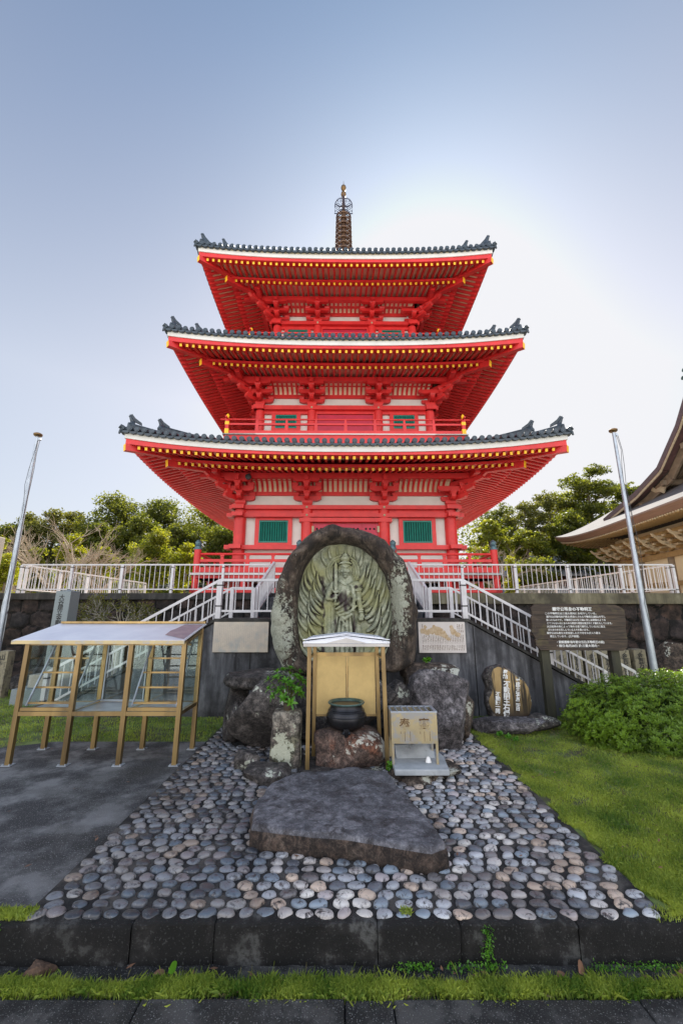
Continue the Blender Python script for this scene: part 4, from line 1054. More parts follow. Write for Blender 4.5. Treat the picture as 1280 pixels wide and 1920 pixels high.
for k, (s_, dz) in enumerate(prof):
    for i, q in enumerate(ring):
        v = cen + (q - cen) * s_; v.z = zt_ + dz
        n1 = fbm(Vector((v.x * 2, v.y * 2, dz * 3))); n2 = noise.noise(Vector((v.x * 9, v.y * 9, dz * 12)))
        v.z += (.022 * n1 + .006 * n2) * (1 if k < 15 else .6)
        if k >= 14: v += (q - cen).normalized() * ((.03 * n1 + .018 * n2))
        vs.append(v)
n_ = 120; fs = [(0, 1 + i, 1 + (i + 1) % n_) for i in range(n_)]
for k in range(len(prof) - 1):
    for i in range(n_): a = 1 + k * n_ + i; c = 1 + k * n_ + (i + 1) % n_; fs.append((a, a + n_, c + n_, c))
b.add(vs, fs); b.m = [0 if j < n_ * 17 else 1 for j in range(len(fs))]; tag(b.build('stone_slab', ['slab', 'slabside'], smooth=True), 'large flat grey stone slab lying in the cobbles in front of the shrine', 'stone slab')
# ================================================================ CARVED BOULDER
BYF = 8.15
OUT = [(504, 1145), (506, 1180), (509, 1208), (515, 1232), (530, 1252), (560, 1262), (600, 1264), (660, 1265), (720, 1264), (757, 1261), (775, 1245), (783, 1210), (785, 1180), (781, 1130), (771, 1080), (752, 1043), (722, 1012), (690, 994), (655, 988), (615, 989), (590, 996), (568, 1012), (545, 1040), (522, 1085), (509, 1120)]
NI = [(556, 1130), (556, 1170), (560, 1210), (570, 1235), (600, 1245), (645, 1247), (700, 1245), (722, 1232), (733, 1200), (737, 1160), (733, 1115), (722, 1075), (702, 1045), (675, 1024), (645, 1017), (612, 1020), (590, 1036), (570, 1065), (560, 1098)]
cpx = (645, 1140)
def polar(poly, n_):
    """radius of a px polygon for n angles round cpx"""
    res = []
    for i in range(n_):
        a = 2 * math.pi * i / n_; dx, dy = math.cos(a), math.sin(a); best = 50
        for (x1_, y1_), (x2_, y2_) in zip(poly, poly[1:] + poly[:1]):
            ex, ey = x2_ - x1_, y2_ - y1_; den = dx * ey - dy * ex
            if abs(den) < 1e-9: continue
            t_ = ((x1_ - cpx[0]) * ey - (y1_ - cpx[1]) * ex) / den; u_ = ((x1_ - cpx[0]) * dy - (y1_ - cpx[1]) * dx) / den
            if t_ > 0 and -1e-6 <= u_ <= 1 + 1e-6: best = t_
        res.append(best)
    for _ in range(3): res = [(res[i - 1] + 2 * res[i] + res[(i + 1) % n_]) / 4 for i in range(n_)]
    return res
NA = 220; ro_, rn_ = polar(OUT, NA), polar(NI, NA)
boul = empty('carved_boulder', (0.05, 8.5, 1.0), 'huge dark lichened boulder with a mossy relief of a sword-bearing guardian deity amid flames', 'stone carving')
def px2w(x_, y_, d): q = P(x_, y_, BYF); return Vector((q.x, BYF + d, q.z))
# centre the shape at one depth: convert px plane at BYF to world, then add depth
prof = [(0, .22), (.02, .12), (.05, .04), (.10, -.06), (.2, -.14), (.35, -.19), (.5, -.19), (.65, -.14), (.78, -.06), (.88, .06), (.95, .2), (1.0, .40), (1.0, .58), (.97, .74), (.88, .90), (.7, 1.02), (.4, 1.10), (.0, 1.13), (-.5, 1.15)]
vs = []
for k, (s_, d) in enumerate(prof):
    for i in range(NA):
        a = 2 * math.pi * i / NA; r_ = rn_[i] + (ro_[i] * 1.022 - rn_[i]) * s_
        if s_ < 0: r_ = rn_[i] * .3
        q = px2w(cpx[0] + r_ * math.cos(a), cpx[1] + r_ * math.sin(a), d)
        wgt = min(1, k / 4)
        n1 = fbm(q * 1.1, 5) * .13 + abs(noise.noise(q * 2.3)) * .10 + noise.noise(q * 3.3) * .05 + noise.noise(q * 8) * .03 + noise.noise(q * 19) * .012
        rad = Vector((math.cos(a), 0, -math.sin(a)))
        fr = max(0, 1 - abs(s_ - .5) * 1.6) if k < 11 else 0
        q += Vector((0, -1, 0)) * n1 * wgt * (.4 + fr) + rad * n1 * .5 * wgt * (1 if s_ < .99 or True else 0)
        vs.append(q)
fs = []
for k in range(len(prof) - 1):
    for i in range(NA): a = k * NA + i; c = k * NA + (i + 1) % NA; fs.append((a, c, c + NA, a + NA))
fs.append(tuple(range((len(prof) - 1) * NA, len(prof) * NA)))
b = MB(); b.add(vs, fs)
# dense: subdivide for detail
mb_, t, p, o = principled('lichened_boulder'); co = coords(t)
r = ramp(t, [(.36, (.018, .012, .010)), (.46, (.06, .042, .030)), (.54, (.13, .095, .07)), (.66, (.26, .21, .16))]); t.links.new(nz(t, co, 3.2, 13, .78), r.inputs[0]); c = r.outputs[0]
f_ = ramp(t, [(.5, (0, 0, 0)), (.6, (1, 1, 1))]); t.links.new(nz(t, coords(t, (3, 3, .7)), 2.2, 7, .65), f_.inputs[0]); c = mixc(t, f_.outputs[0], c, (.03, .023, .018))
# lichen grows thickest on the lower left flank
sp_ = t.nodes.new('ShaderNodeSeparateXYZ'); tc = t.nodes.new('ShaderNodeTexCoord'); t.links.new(tc.outputs['Object'], sp_.inputs[0])
def mth(op, a, b_=None, c_=None):
    m_ = t.nodes.new('ShaderNodeMath'); m_.operation = op
    for i, v in enumerate((a, b_, c_)):
        if v is None: continue
        if isinstance(v, (int, float)): m_.inputs[i].default_value = v
        else: t.links.new(v, m_.inputs[i])
    return m_.outputs[0]
def blob(cx, cz, rx, rz_):
    dx = mth('DIVIDE', mth('SUBTRACT', sp_.outputs[0], cx), rx); dz = mth('DIVIDE', mth('SUBTRACT', sp_.outputs[2], cz), rz_)
    return mth('SUBTRACT', 1.0, mth('SQRT', mth('ADD', mth('MULTIPLY', dx, dx), mth('MULTIPLY', dz, dz))))
lic = mth('MAXIMUM', blob(-1.28, 1.75, .50, 1.15), blob(1.10, 2.45, .22, .95))
lic = mth('MAXIMUM', lic, -.25)
n1 = nz(t, co, 9, 9, .8, .3)
v1 = mth('ADD', mth('MULTIPLY', lic, .26), n1)
f_ = ramp(t, [(.585, (0, 0, 0)), (.61, (1, 1, 1))]); t.links.new(v1, f_.inputs[0])
r2_ = ramp(t, [(.3, (.36, .37, .27)), (.7, (.60, .61, .50))]); t.links.new(nz(t, co, 30, 5, .7), r2_.inputs[0]); c = mixc(t, f_.outputs[0], c, r2_.outputs[0])
f_ = ramp(t, [(.73, (0, 0, 0)), (.75, (1, 1, 1))]); t.links.new(nz(t, co, 17, 4, .6), f_.inputs[0]); c = mixc(t, f_.outputs[0], c, (.48, .48, .42))
t.links.new(c, p.inputs['Base Color']); p.inputs['Roughness'].default_value = .88
bumpn(t, p, mth('ADD', nz(t, co, 14, 9, .78), mth('MULTIPLY', v1, .6)), 1.0, .09); M['boulder'] = mb_
ob = b.build('boulder', 'boulder', boul, (-.05, -8.5, -1.0), smooth=True)
sm = ob.modifiers.new('sub', 'SUBSURF'); sm.levels = 1; sm.render_levels = 1

# ---- relief: height field in photo-plane units (px), turned to metres
S_ = .0107
x_a, x_b, y_a, y_b = 548, 742, 1010, 1250
gx = np.linspace(x_a, x_b, 340); gy = np.linspace(y_a, y_b, 420); X, Y = np.meshgrid(gx, gy, indexing='ij')
Hh = np.zeros_like(X)
def segd(x0, y0, x1, y1):
    dx, dy = x1 - x0, y1 - y0; L2 = dx * dx + dy * dy + 1e-9; t_ = np.clip(((X - x0) * dx + (Y - y0) * dy) / L2, 0, 1)
    return np.hypot(X - x0 - t_ * dx, Y - y0 - t_ * dy), t_
def put(pts, rs, z0_=0., k=.8, mode='max', flat=1.0):
    """tapered capsule chain; rs px radii; profile height k*sqrt(r^2-d^2)+z0 (px)"""
    global Hh
    best = np.full_like(X, -99.)
    for (a, b_), ra, rb in zip(zip(pts[:-1], pts[1:]), rs[:-1], rs[1:]):
        d, t_ = segd(*a, *b_); r_ = ra + (rb - ra) * t_; q = np.clip(1 - (d / np.maximum(r_, .01)) ** 2, 0, 1)
        h = np.where(d < r_, z0_ + k * np.minimum(r_ * np.sqrt(q), r_ * flat), -99.); best = np.maximum(best, h)
    Hh = np.where(best > -50, np.maximum(Hh, best) if mode == 'max' else Hh + best, Hh)
def carve(pts, w_, dep):
    global Hh
    for a, b_ in zip(pts[:-1], pts[1:]):
        d, t_ = segd(*a, *b_); Hh = Hh - dep * np.exp(-(d / w_) ** 2) * (1 if False else 1)
def ell(cx, cy, rx, ry, z0_, hz_, pw=.5):
    global Hh
    q = np.clip(1 - ((X - cx) / rx) ** 2 - ((Y - cy) / ry) ** 2, 0, 1); Hh = np.where(q > 0, np.maximum(Hh, z0_ + hz_ * q ** pw), Hh)
def flame(B_, T_, wd, hgt=6.5):
    """tongue of flame: sweeps out from its foot, swells, then turns up to a point"""
    global Hh
    pts = []; rs = []; (bx, by), (tx, ty) = B_, T_; cx1, cy1 = bx + (tx - bx) * .55, by - (by - ty) * .12; cx2, cy2 = tx + (tx - bx) * .10, ty + (by - ty) * .42
    for j in range(15):
        t_ = j / 14; u = 1 - t_
        pts.append((u ** 3 * bx + 3 * u * u * t_ * cx1 + 3 * u * t_ * t_ * cx2 + t_ ** 3 * tx + math.sin(t_ * 6.3) * 1.1, u ** 3 * by + 3 * u * u * t_ * cy1 + 3 * u * t_ * t_ * cy2 + t_ ** 3 * ty))
        rs.append(max(.4, wd * min(1, .55 + t_ * 1.1) * (1 - t_) ** .62 * 1.15))
    best = np.full_like(X, -99.); near = np.full_like(X, 99.)
    for (a_, b_), ra, rb in zip(zip(pts[:-1], pts[1:]), rs[:-1], rs[1:]):
        d, t_ = segd(*a_, *b_); r_ = ra + (rb - ra) * t_
        best = np.maximum(best, np.where(d < r_, hgt * np.clip((1 - (d / r_) ** 2), 0, 1) ** .30, -99.)); near = np.minimum(near, d - r_)
    Hh = np.where((near > 0) & (near < 1.7), np.minimum(Hh, .6), Hh); Hh = np.where(best > -50, best, Hh)
LT = [(568, 1222), (563, 1198), (560, 1174), (559, 1148), (559, 1124), (562, 1102), (566, 1086), (571, 1074), (577, 1062), (585, 1047)]
RT = [(722, 1222), (728, 1200), (732, 1174), (733, 1148), (732, 1126), (729, 1108), (723, 1088), (717, 1072), (709, 1054), (697, 1038)]
for i_, T_ in enumerate(LT): flame((min(607, T_[0] + 42), T_[1] + 50), T_, 5.6, 5.6)
for T_ in [(583, 1200), (579, 1176), (577, 1152), (578, 1128), (582, 1106), (588, 1086), (595, 1068)]: flame((min(609, T_[0] + 26), T_[1] + 46), T_, 5.2, 6.8)
for T_ in RT: flame((T_[0] - 36, T_[1] + 58), T_, 5.8, 5.6)
for T_ in [(708, 1204), (713, 1180), (715, 1156), (714, 1132), (710, 1108), (704, 1086), (696, 1066), (686, 1052)]: flame((T_[0] - 24, T_[1] + 52), T_, 5.4, 6.8)
for T_ in [(603, 1030), (617, 1024), (633, 1022), (649, 1021), (665, 1023), (681, 1029)]: flame((T_[0] + (645 - T_[0]) * .35, T_[1] + 34), T_, 4.6, 5.5)
# halo rings
dh = np.hypot(X - 643, Y - 1070)
for rr_ in (33, 28, 23, 18): Hh = np.where(dh < rr_, np.maximum(np.where(dh < rr_, 3.2 + (33 - rr_) * .12 - 2.6 * np.exp(-((dh - rr_) / 1.2) ** 2), 0), np.where(dh < 33, 0, Hh)), Hh)
# cloak and skirt
put([(620, 1105), (618, 1150), (617, 1200), (616, 1250)], [9, 12, 13, 14], 1.5, .5)
put([(664, 1150), (670, 1200), (672, 1250)], [9, 11, 12], 1.5, .5)
put([(648, 1150), (646, 1200), (646, 1252)], [19, 23, 26], 3.5, .45)
for xs_, xe in ((632, 622), (638, 632), (644, 641), (650, 650), (656, 660), (662, 670)):
    put([(xs_, 1156), (xe, 1205), (xe - 1, 1250)], [2.4, 3.6, 4.2], 10.5, .9)
for xs_, xe in ((635, 627), (641, 637), (647, 646), (653, 655), (659, 665)): carve([(xs_, 1158), (xe, 1205), (xe, 1250)], 1.1, 3.4)
put([(634, 1152), (646, 1160), (659, 1152)], [3, 4, 3], 12, .8); put([(640, 1160), (650, 1178)], [3, 1.5], 12, .8)
# torso
put([(647, 1090), (648, 1110), (647, 1132), (647, 1150)], [19, 20, 17, 16], 3, .62)
put([(627, 1096), (647, 1095), (669, 1097)], [8, 8, 8], 3.5, .8)
for (a0, a1) in (((630, 1142), (664, 1112)), ((632, 1150), (668, 1124)), ((630, 1134), (658, 1106)), ((636, 1154), (668, 1136))): put([a0, ((a0[0] + a1[0]) / 2 + 2, (a0[1] + a1[1]) / 2 + 4), a1], [2.4, 3.0, 2.2], 13.2, .8)
put([(660, 1100), (664, 1120), (662, 1145)], [4, 4, 3], 12.5, .8)
carve([(656, 1100), (659, 1122), (656, 1142)], 1.3, 2.5)
# necklace, neck
put([(636, 1090), (647, 1097), (659, 1090)], [1.2, 1.6, 1.2], 15.0, .8)
put([(647, 1078), (647, 1092)], [9, 10], 6, .7); carve([(640, 1086), (654, 1086)], .8, 1.2)
# head
ell(647, 1066, 11.5, 17, 7, 12); ell(647, 1072, 9.5, 10, 9, 11)
for s_ in (-1, 1):
    ell(647 + s_ * 11.3, 1068, 2.6, 9, 7, 6); ell(647 + s_ * 11.5, 1078, 2, 4, 7, 4)
ell(647, 1056, 11.6, 5, 9, 10.5); carve([(636, 1052.5), (647, 1050.8), (658, 1052.5)], .9, 3.0); ell(647, 1047, 9, 7, 8, 10); ell(647, 1041.5, 5.6, 5.0, 12, 7)
put([(636, 1057), (647, 1055.5), (658, 1057)], [1.4, 1.7, 1.4], 19.0, .9)
put([(639, 1061.5), (643, 1062.8), (646, 1064.5)], [1.0, 1.4, 1.3], 19.0, .9); put([(655, 1061.5), (651, 1062.8), (648, 1064.5)], [1.0, 1.4, 1.3], 19.0, .9)
for s_ in (-1, 1):
    carve([(647 + s_ * 3, 1066), (647 + s_ * 7, 1065)], 1.0, 1.8); ell(647 + s_ * 5, 1066, 2.8, 1.1, 17.6, 1.2); ell(647 + s_ * 6.5, 1071, 2.6, 3, 17, 1.5)
put([(647, 1063), (647, 1070)], [1.2, 2.0], 19.3, .9); ell(647, 1070.5, 3.2, 1.8, 19, 2.2)
carve([(641, 1075.5), (647, 1074.8), (653, 1075.5)], .7, 1.8); put([(643, 1077.2), (651, 1077.2)], [1.0, 1.0], 18.5, .9)
carve([(640, 1073), (638.5, 1078)], .6, 1.1); carve([(654, 1073), (655.5, 1078)], .6, 1.1); ell(647, 1081, 4, 2.4, 16.5, 2)
# viewer-left arm, sword
put([(626, 1096), (617, 1110), (614, 1121)], [7.5, 6.5, 5.5], 6, .9); put([(614, 1121), (622, 1122), (628, 1119)], [5.5, 5, 4.5], 9, .9)
for j in range(4): put([(624, 1115.5 + j * 2.3), (631.5, 1115.2 + j * 2.3)], [1.4, 1.4], 15, .9)
put([(633, 1116), (631, 1119)], [1.5, 1.3], 15.5, .9)
carve([(625, 1058), (625, 1104)], 1.3, 2.5); put([(629.5, 1052), (629.5, 1060)], [.8, 3.5], 13, .9, flat=.5); put([(629.5, 1060), (629.2, 1107)], [3.5, 3.3], 13, 1, flat=.6)
put([(629.5, 1060), (629.2, 1107)], [.8, .8], 15.4, 1)
put([(623.5, 1105), (625.5, 1110), (629, 1111), (633, 1110), (634.5, 1105)], [1, 1.5, 2, 1.5, 1], 15.2, .9); put([(628.8, 1110), (628.6, 1128)], [2.0, 1.8], 14, .9)
put([(628.5, 1129), (628.5, 1133), (628.5, 1138)], [3, 3.2, .6], 11, .7); carve([(628.5, 1130), (628.5, 1136)], .5, 1.3)
# viewer-right arm and fist
put([(668, 1096), (671.5, 1106), (672.5, 1124)], [8, 6.5, 5.5], 6, .9); put([(672.5, 1124), (676, 1142), (679, 1154)], [5.5, 5, 3.8], 7, .9)
for yy_ in (1098.5, 1102.5, 1106): put([(662.5, yy_), (671, yy_ + 1), (678, yy_)], [1.4, 1.6, 1.4], 12.5, .8)
for yy_ in (1144, 1148): put([(673, yy_), (681, yy_ - 1)], [1.2, 1.2], 11.5, .8)
put([(678.5, 1155), (677, 1161)], [5, 4.8], 8, .8)
for j in range(4): put([(672.5 + j * 2.4, 1158.5 + .6 * j), (674 + j * 2.1, 1163 - .2 * j)], [1.35, 1.25], 13.3, .9)
put([(682, 1155), (680, 1160)], [1.6, 1.2], 13, .9)
for j in range(9): ell(671.5 + math.sin(j * 1.2) * 2, 1168 + j * 8, 3.0, 4.6, 3.5, 3.2)
# sash tails at left
put([(611, 1124), (606, 1150), (612, 1178)], [4, 4, 2], 3, .8)
carve([(613, 1140), (611, 1190), (610, 1240)], 1.2, 1.4); carve([(620, 1140), (622, 1190), (623, 1240)], 1.2, 1.4)
# feet above base (seen under the little roof)
ell(638, 1240, 7, 4, 10, 6); ell(656, 1240, 7, 4, 10, 6)
nsm = Hh.copy()
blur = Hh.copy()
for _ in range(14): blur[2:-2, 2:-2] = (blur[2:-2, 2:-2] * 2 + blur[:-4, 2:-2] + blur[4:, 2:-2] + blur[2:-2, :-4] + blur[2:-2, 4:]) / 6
groove_shade_dirt = np.clip((blur - Hh) / 3.0, 0, 1)        # shade and dirt of the carved grooves, painted from concavity
for _ in range(2): nsm[1:-1, 1:-1] = (nsm[1:-1, 1:-1] * 4 + nsm[:-2, 1:-1] + nsm[2:, 1:-1] + nsm[1:-1, :-2] + nsm[1:-1, 2:]) / 8
Hm = nsm * .0150
# stains: torso and the two dark runs beside the figure
def sm_(v, a, b_): q = np.clip((v - a) / (b_ - a), 0, 1); return q * q * (3 - 2 * q)
nzv = np.array([noise.noise(Vector((a * .06, b_ * .03, 3))) + .5 * noise.noise(Vector((a * .2, b_ * .12, 5))) for a, b_ in zip(X.ravel(), Y.ravel())]).reshape(X.shape)
wob = np.array([noise.noise(Vector((0, b_ * .05, 4))) * 4 + noise.noise(Vector((a * .1, b_ * .12, 6))) * 3 for a, b_ in zip(X.ravel(), Y.ravel())]).reshape(X.shape)
stn = .92 * np.exp(-((X - 605 - wob) / 6.5) ** 2) * sm_(Y, 1050, 1110)
stn = np.maximum(stn, .98 * np.exp(-(((X - 647) / 18) ** 2 + ((Y - 1125) / 24) ** 2) ** 1.5)); stn = np.maximum(stn, .9 * np.exp(-((X - 664) / 5) ** 2) * sm_(Y, 1120, 1150) )
stn = np.maximum(stn, .9 * np.exp(-((X - 629) / 5) ** 2) * sm_(Y, 1145, 1165)); stn = np.maximum(stn, .9 * np.exp(-(((X - 668) / 12) ** 2 + ((Y - 1100) / 6) ** 2)))
stn = np.maximum(stn, .9 * np.exp(-(((X - 622) / 8) ** 2 + ((Y - 1118) / 6) ** 2)))
ps = np.array(P(0, 0, BYF)); 
V = np.empty((X.size, 3)); v_ = (960 - Y.ravel()) / F; kk = CT - v_ * ST
V[:, 0] = BYF * (X.ravel() - 640) / F / kk; V[:, 2] = EYE + BYF * (ST + v_ * CT) / kk
fine = np.array([noise.noise(Vector((a * .35, b_ * .35, 9))) for a, b_ in zip(X.ravel(), Y.ravel())])
V[:, 1] = BYF + .22 - Hm.ravel() - fine * .005
ang = np.arctan2(Y.ravel() - cpx[1], X.ravel() - cpx[0]) % (2 * np.pi); rad = np.hypot(X.ravel() - cpx[0], Y.ravel() - cpx[1])
rl = np.interp(ang, np.arange(NA + 1) * 2 * np.pi / NA, np.array(rn_ + [rn_[0]])) + 1.5
V[:, 1] += np.clip((rad / rl) ** 2 * -.04, -.04, 0) + .03
inside = (rad < rl + 2).reshape(X.shape); ny_ = len(gy)
i = (np.arange(len(gx) - 1)[:, None] * ny_ + np.arange(ny_ - 1)[None]); ok = inside[:-1, :-1] & inside[1:, 1:] & inside[1:, :-1] & inside[:-1, 1:]; i = i[ok]
Fq = np.stack([i, i + 1, i + ny_ + 1, i + ny_], 1)
used_, inv = np.unique(Fq, return_inverse=True); Fq = inv.reshape(Fq.shape); V = V[used_] - np.array([.05, 8.5, 1.0]); sv = (np.maximum(stn, .80 * groove_shade_dirt) + nzv * .5 + .12 * (rad.reshape(X.shape) / rl.reshape(X.shape)) ** 6).ravel()[used_]
# crevice depth of the carved grooves, not used further
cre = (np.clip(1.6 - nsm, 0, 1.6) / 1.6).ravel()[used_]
mr, t, p, o = principled('mossy_relief_stone'); co = coords(t)
at = t.nodes.new('ShaderNodeAttribute'); at.attribute_name = 'rnd'
r = ramp(t, [(.38, (.13, .145, .105)), (.5, (.26, .275, .195)), (.62, (.40, .41, .31))]); t.links.new(nz(t, co, 7, 12, .78), r.inputs[0]); c = r.outputs[0]
f_ = ramp(t, [(.46, (0, 0, 0)), (.62, (1, 1, 1))]); t.links.new(nz(t, co, 1.6, 4, .5), f_.inputs[0]); c = mixc(t, f_.outputs[0], c, (.27, .27, .13))
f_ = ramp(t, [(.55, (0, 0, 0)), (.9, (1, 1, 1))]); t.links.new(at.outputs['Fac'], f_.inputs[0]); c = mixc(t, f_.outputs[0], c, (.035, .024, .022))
t.links.new(c, p.inputs['Base Color']); p.inputs['Roughness'].default_value = .85; bumpn(t, p, nz(t, co, 40, 7, .7), .5, .012); M['relief'] = mr
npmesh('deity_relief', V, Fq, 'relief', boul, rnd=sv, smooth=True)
# ================================================================ PROPS
def part(mb, name, m_, parent, bevel=0, auto=False, loc=None):
    return mb.build(name, m_, parent, loc if loc is not None else -parent.location, bevel=bevel, auto=auto)
# ---------- candle display case
cs = empty('display_case', (-3.7, 7.08, 0), 'gold-framed glass candle case on eight legs with a sloping white metal roof', 'display case')
FX = [-4.93, -4.11, -3.30, -2.47]; fy, ry = 6.76, 7.50; zb0, zb1 = .675, .735; zf_, zr__ = 1.765, 1.925
for x_ in FX:
    for y_, zt in ((fy, zf_), (ry, zr__)):
        b = MB(); b.box(x_ - .035, x_ + .035, y_ - .035, y_ + .035, .012, zt); l_ = part(b, 'leg', 'brass', cs, .004)
        b = MB(); b.box(x_ - .07, x_ + .07, y_ - .06, y_ + .06, 0, .011); b.cyl((x_ - .05, y_ - .045, .01), (x_ - .05, y_ - .045, .03), .01, .01, 8); b.cyl((x_ + .05, y_ - .045, .01), (x_ + .05, y_ - .045, .03), .01, .01, 8)
        part(b, 'foot_plate', 'steel', l_, loc=(0, 0, 0))
b = MB()
for i in range(3):
    xa, xb = FX[i] + .036, FX[i + 1] - .036
    b.box(xa, xb, fy - .03, fy + .03, zb0, zb1); b.box(xa, xb, ry - .03, ry + .03, zb0, zb1)
for x_ in FX: b.box(x_ - .03, x_ + .03, fy + .036, ry - .036, zb0 + .002, zb1 - .002)
part(b, 'lower_frame', 'brass', cs)
b = MB()
for i in range(3):
    xa, xb = FX[i] + .036, FX[i + 1] - .036
    b.box(xa, xb, fy - .025, fy + .025, zf_ - .07, zf_ - .005); b.box(xa, xb, ry - .025, ry + .025, zr__ - .07, zr__ - .005)
for x_ in FX: b.beam((x_, fy + .036, zf_ - .04), (x_, ry - .036, zr__ - .04), .05, .05)
part(b, 'upper_frame', 'brass', cs)
b = MB(); b.box(FX[0] + .036, FX[3] - .036, fy + .031, ry - .031, zb1 - .03, zb1 - .008); part(b, 'tray', 'steel', cs)
for i in (0, 2):
    b = MB(); b.box(FX[i] + .05, FX[i + 1] - .036, fy - .028, fy + .02, zb1 + .010, zb1 + .055); part(b, 'tray_lip', 'brass', cs)
    # diagonal struts carrying the stepped candle bars
    xa, xb = FX[i] + .07, FX[i + 1] - .07
    for x_ in (xa, xb): b = MB(); b.beam((x_, fy + .07, zb1 + .06), (x_, ry - .12, zr__ - .12), .022, .03); part(b, 'diagonal_strut', 'steel', cs)
    for j in range(5):
        t_ = .04 + j * .205; y_ = fy + .07 + (ry - .19 - fy) * t_; z_ = zb1 + .06 + (zr__ - .18 - zb1) * t_
        b = MB(); b.box(xa + .012, xb - .012, y_ - .018, y_ + .018, z_ - .012, z_ + .012)
        for k in range(8): x_ = xa + .05 + (xb - xa - .1) * k / 7; b.cyl((x_, y_, z_ + .012), (x_, y_, z_ + .055), .003, .0012, 5)
        part(b, 'candle_bar', 'brass', cs)
for x_ in FX:
    b = MB(); b.prism([(x_ - .003, fy + .04, zb1), (x_ - .003, ry - .04, zb1), (x_ - .003, ry - .04, zr__ - .08), (x_ - .003, fy + .04, zf_ - .08)], (.006, 0, 0)); part(b, 'side_glass', 'glass', cs)
for i in range(3):
    b = MB(); b.box(FX[i] + .04, FX[i + 1] - .04, ry - .004, ry + .002, zb1 + .005, zr__ - .08); part(b, 'rear_glass', 'glass', cs)
b = MB(); b.beam((FX[1] + .04, fy + .06, zb1 + .03), (FX[1] + .04, ry - .05, zb1 + .03), .02, .02); b.box(FX[1] + .036, FX[2] - .036, ry - .04, ry - .01, zb1, zb1 + .03)
b.box(FX[1] + .05, FX[1] + .07, ry - .04, ry - .02, zb1 + .03, zr__ - .09); b.box(FX[2] - .07, FX[2] - .05, ry - .04, ry - .02, zb1 + .03, zr__ - .09); part(b, 'window_channel', 'steel', cs)
b = MB(); b.box(FX[1] + .28, FX[1] + .48, ry - .09, ry - .05, zr__ - .27, zr__ - .14); part(b, 'name_plate', 'rust', cs)
# roof: thin folded sheet, overhanging left and front
def roofz(y_): return zf_ + .02 + (y_ - fy) * (zr__ - zf_) / (ry - fy)
ya, yb, xa, xb = fy - .13, ry + .16, -5.10, -2.44
b = MB(); b.prism([(xa, ya, roofz(ya)), (xa, yb, roofz(yb)), (xa, yb, roofz(yb) + .022), (xa, ya, roofz(ya) + .022)], (xb - xa, 0, 0)); ro__ = part(b, 'roof', 'zinc', cs)
b = MB(); b.box(xa - .01, xb + .01, ya - .012, ya - .001, roofz(ya) - .035, roofz(ya) + .018); b.prism([(xa - .012, ya, roofz(ya) - .03), (xa - .012, yb, roofz(yb) - .03), (xa - .012, yb, roofz(yb) + .01), (xa - .012, ya, roofz(ya) + .01)], (.011, 0, 0)); part(b, 'roof_edge', 'boxgold', ro__, loc=(0, 0, 0))
b = MB(); b.box(xa + .05, xb - .01, yb - .04, yb + .02, roofz(yb) + .024, roofz(yb) + .06); part(b, 'ridge_trim', 'brass', ro__, loc=(0, 0, 0))
b = MB(); e = .0265; b.add([(xb - .42, ya + .28, roofz(ya + .28) + e), (xb - .03, ya + .05, roofz(ya + .05) + e), (xb - .03, yb - .09, roofz(yb - .09) + e), (xb - .36, yb - .09, roofz(yb - .09) + e), (xb - .39, yb - .3, roofz(yb - .3) + e), (xb - .44, yb - .5, roofz(yb - .5) + e)], [(0, 1, 2, 3, 4, 5)])
M['peel'] = mat('peeled_sheet_patch', (.34, .24, .24), (.24, .17, .19), 8, .6); part(b, 'peeled_patch', 'peel', ro__, loc=(0, 0, 0))

# ---------- incense shelter
sh = empty('incense_shelter', (.08, 6.8, 0), 'narrow gold-framed shelter with a low white gabled roof over the incense burner', 'incense shelter')
xl, xr, yf_, yr_ = -.485, .655, 6.50, 7.05; zt_ = 1.70
for (x_, y_, xt, nm_) in ((xl, yf_, xl + .0, 0), (xr, yf_, xr - .03, 0), (xl + .05, yr_, xl + .05, 1), (xr - .06, yr_, xr - .08, 1)):
    b = MB(); b.beam((x_, y_, .0), (xt, y_, zt_), .058, .05, up=(0, 1, 0)); part(b, 'leg', 'brass', sh, .004)
b = MB(); b.box(xl + .02, xr - .05, yr_ - .0, yr_ + .03, 1.50, 1.56); b.box(xl + .04, xr - .08, yr_, yr_ + .03, .60, .63); b.box(.075, .105, yr_ - .012, yr_ + .02, .63, 1.5)
part(b, 'frame', 'brass', sh)
for q in (xl + .01, xr - .06): b = MB(); b.box(q - .01, q + .02, yf_ + .03, yr_ - .03, 1.52, 1.55); part(b, 'side_bar', 'brass', sh)
for (a, c) in ((xl + .08, .07), (.11, xr - .11)): b = MB(); b.box(a, c, yr_ + .004, yr_ + .012, .63, 1.5); part(b, 'back_panel', 'brassdull', sh)
b = MB(); b.box(xl - .085, xr + .06, yf_ - .11, yr_ + .12, 1.70, 1.745)
M['fasciaw'] = mat('dull_aluminium_fascia', (.55, .52, .49), (.46, .43, .40), 4, .5, metal=.3); part(b, 'roof_frame', 'fasciaw', sh, .003)
b = MB(); xm = (xl + xr) / 2 - .01; ax, bx = xl - .09, xr + .065; y0_, y1_ = yf_ - .12, yr_ + .13
b.prism([(ax, y0_, 1.748), (bx, y0_, 1.748), (bx, y0_, 1.765), (xm, y0_, 1.845), (ax, y0_, 1.765)], (0, y1_ - y0_, 0)); rf_ = part(b, 'roof', 'zinc', sh)
b = MB()
for s_ in (-1, 1):
    xe = ax if s_ < 0 else bx
    for q in (.0, .035): b.beam((xe, y0_ - .004, 1.768 + q), (xm, y0_ - .004, 1.848 + q * .6), .012, .010)
    b.prism([(xe - s_ * .02, y0_ + .2, 1.79), (xm, y0_ + .2, 1.87), (xm, y0_ + .2, 1.885), (xe - s_ * .10, y0_ + .2, 1.82)], (0, y1_ - y0_ - .2, 0))
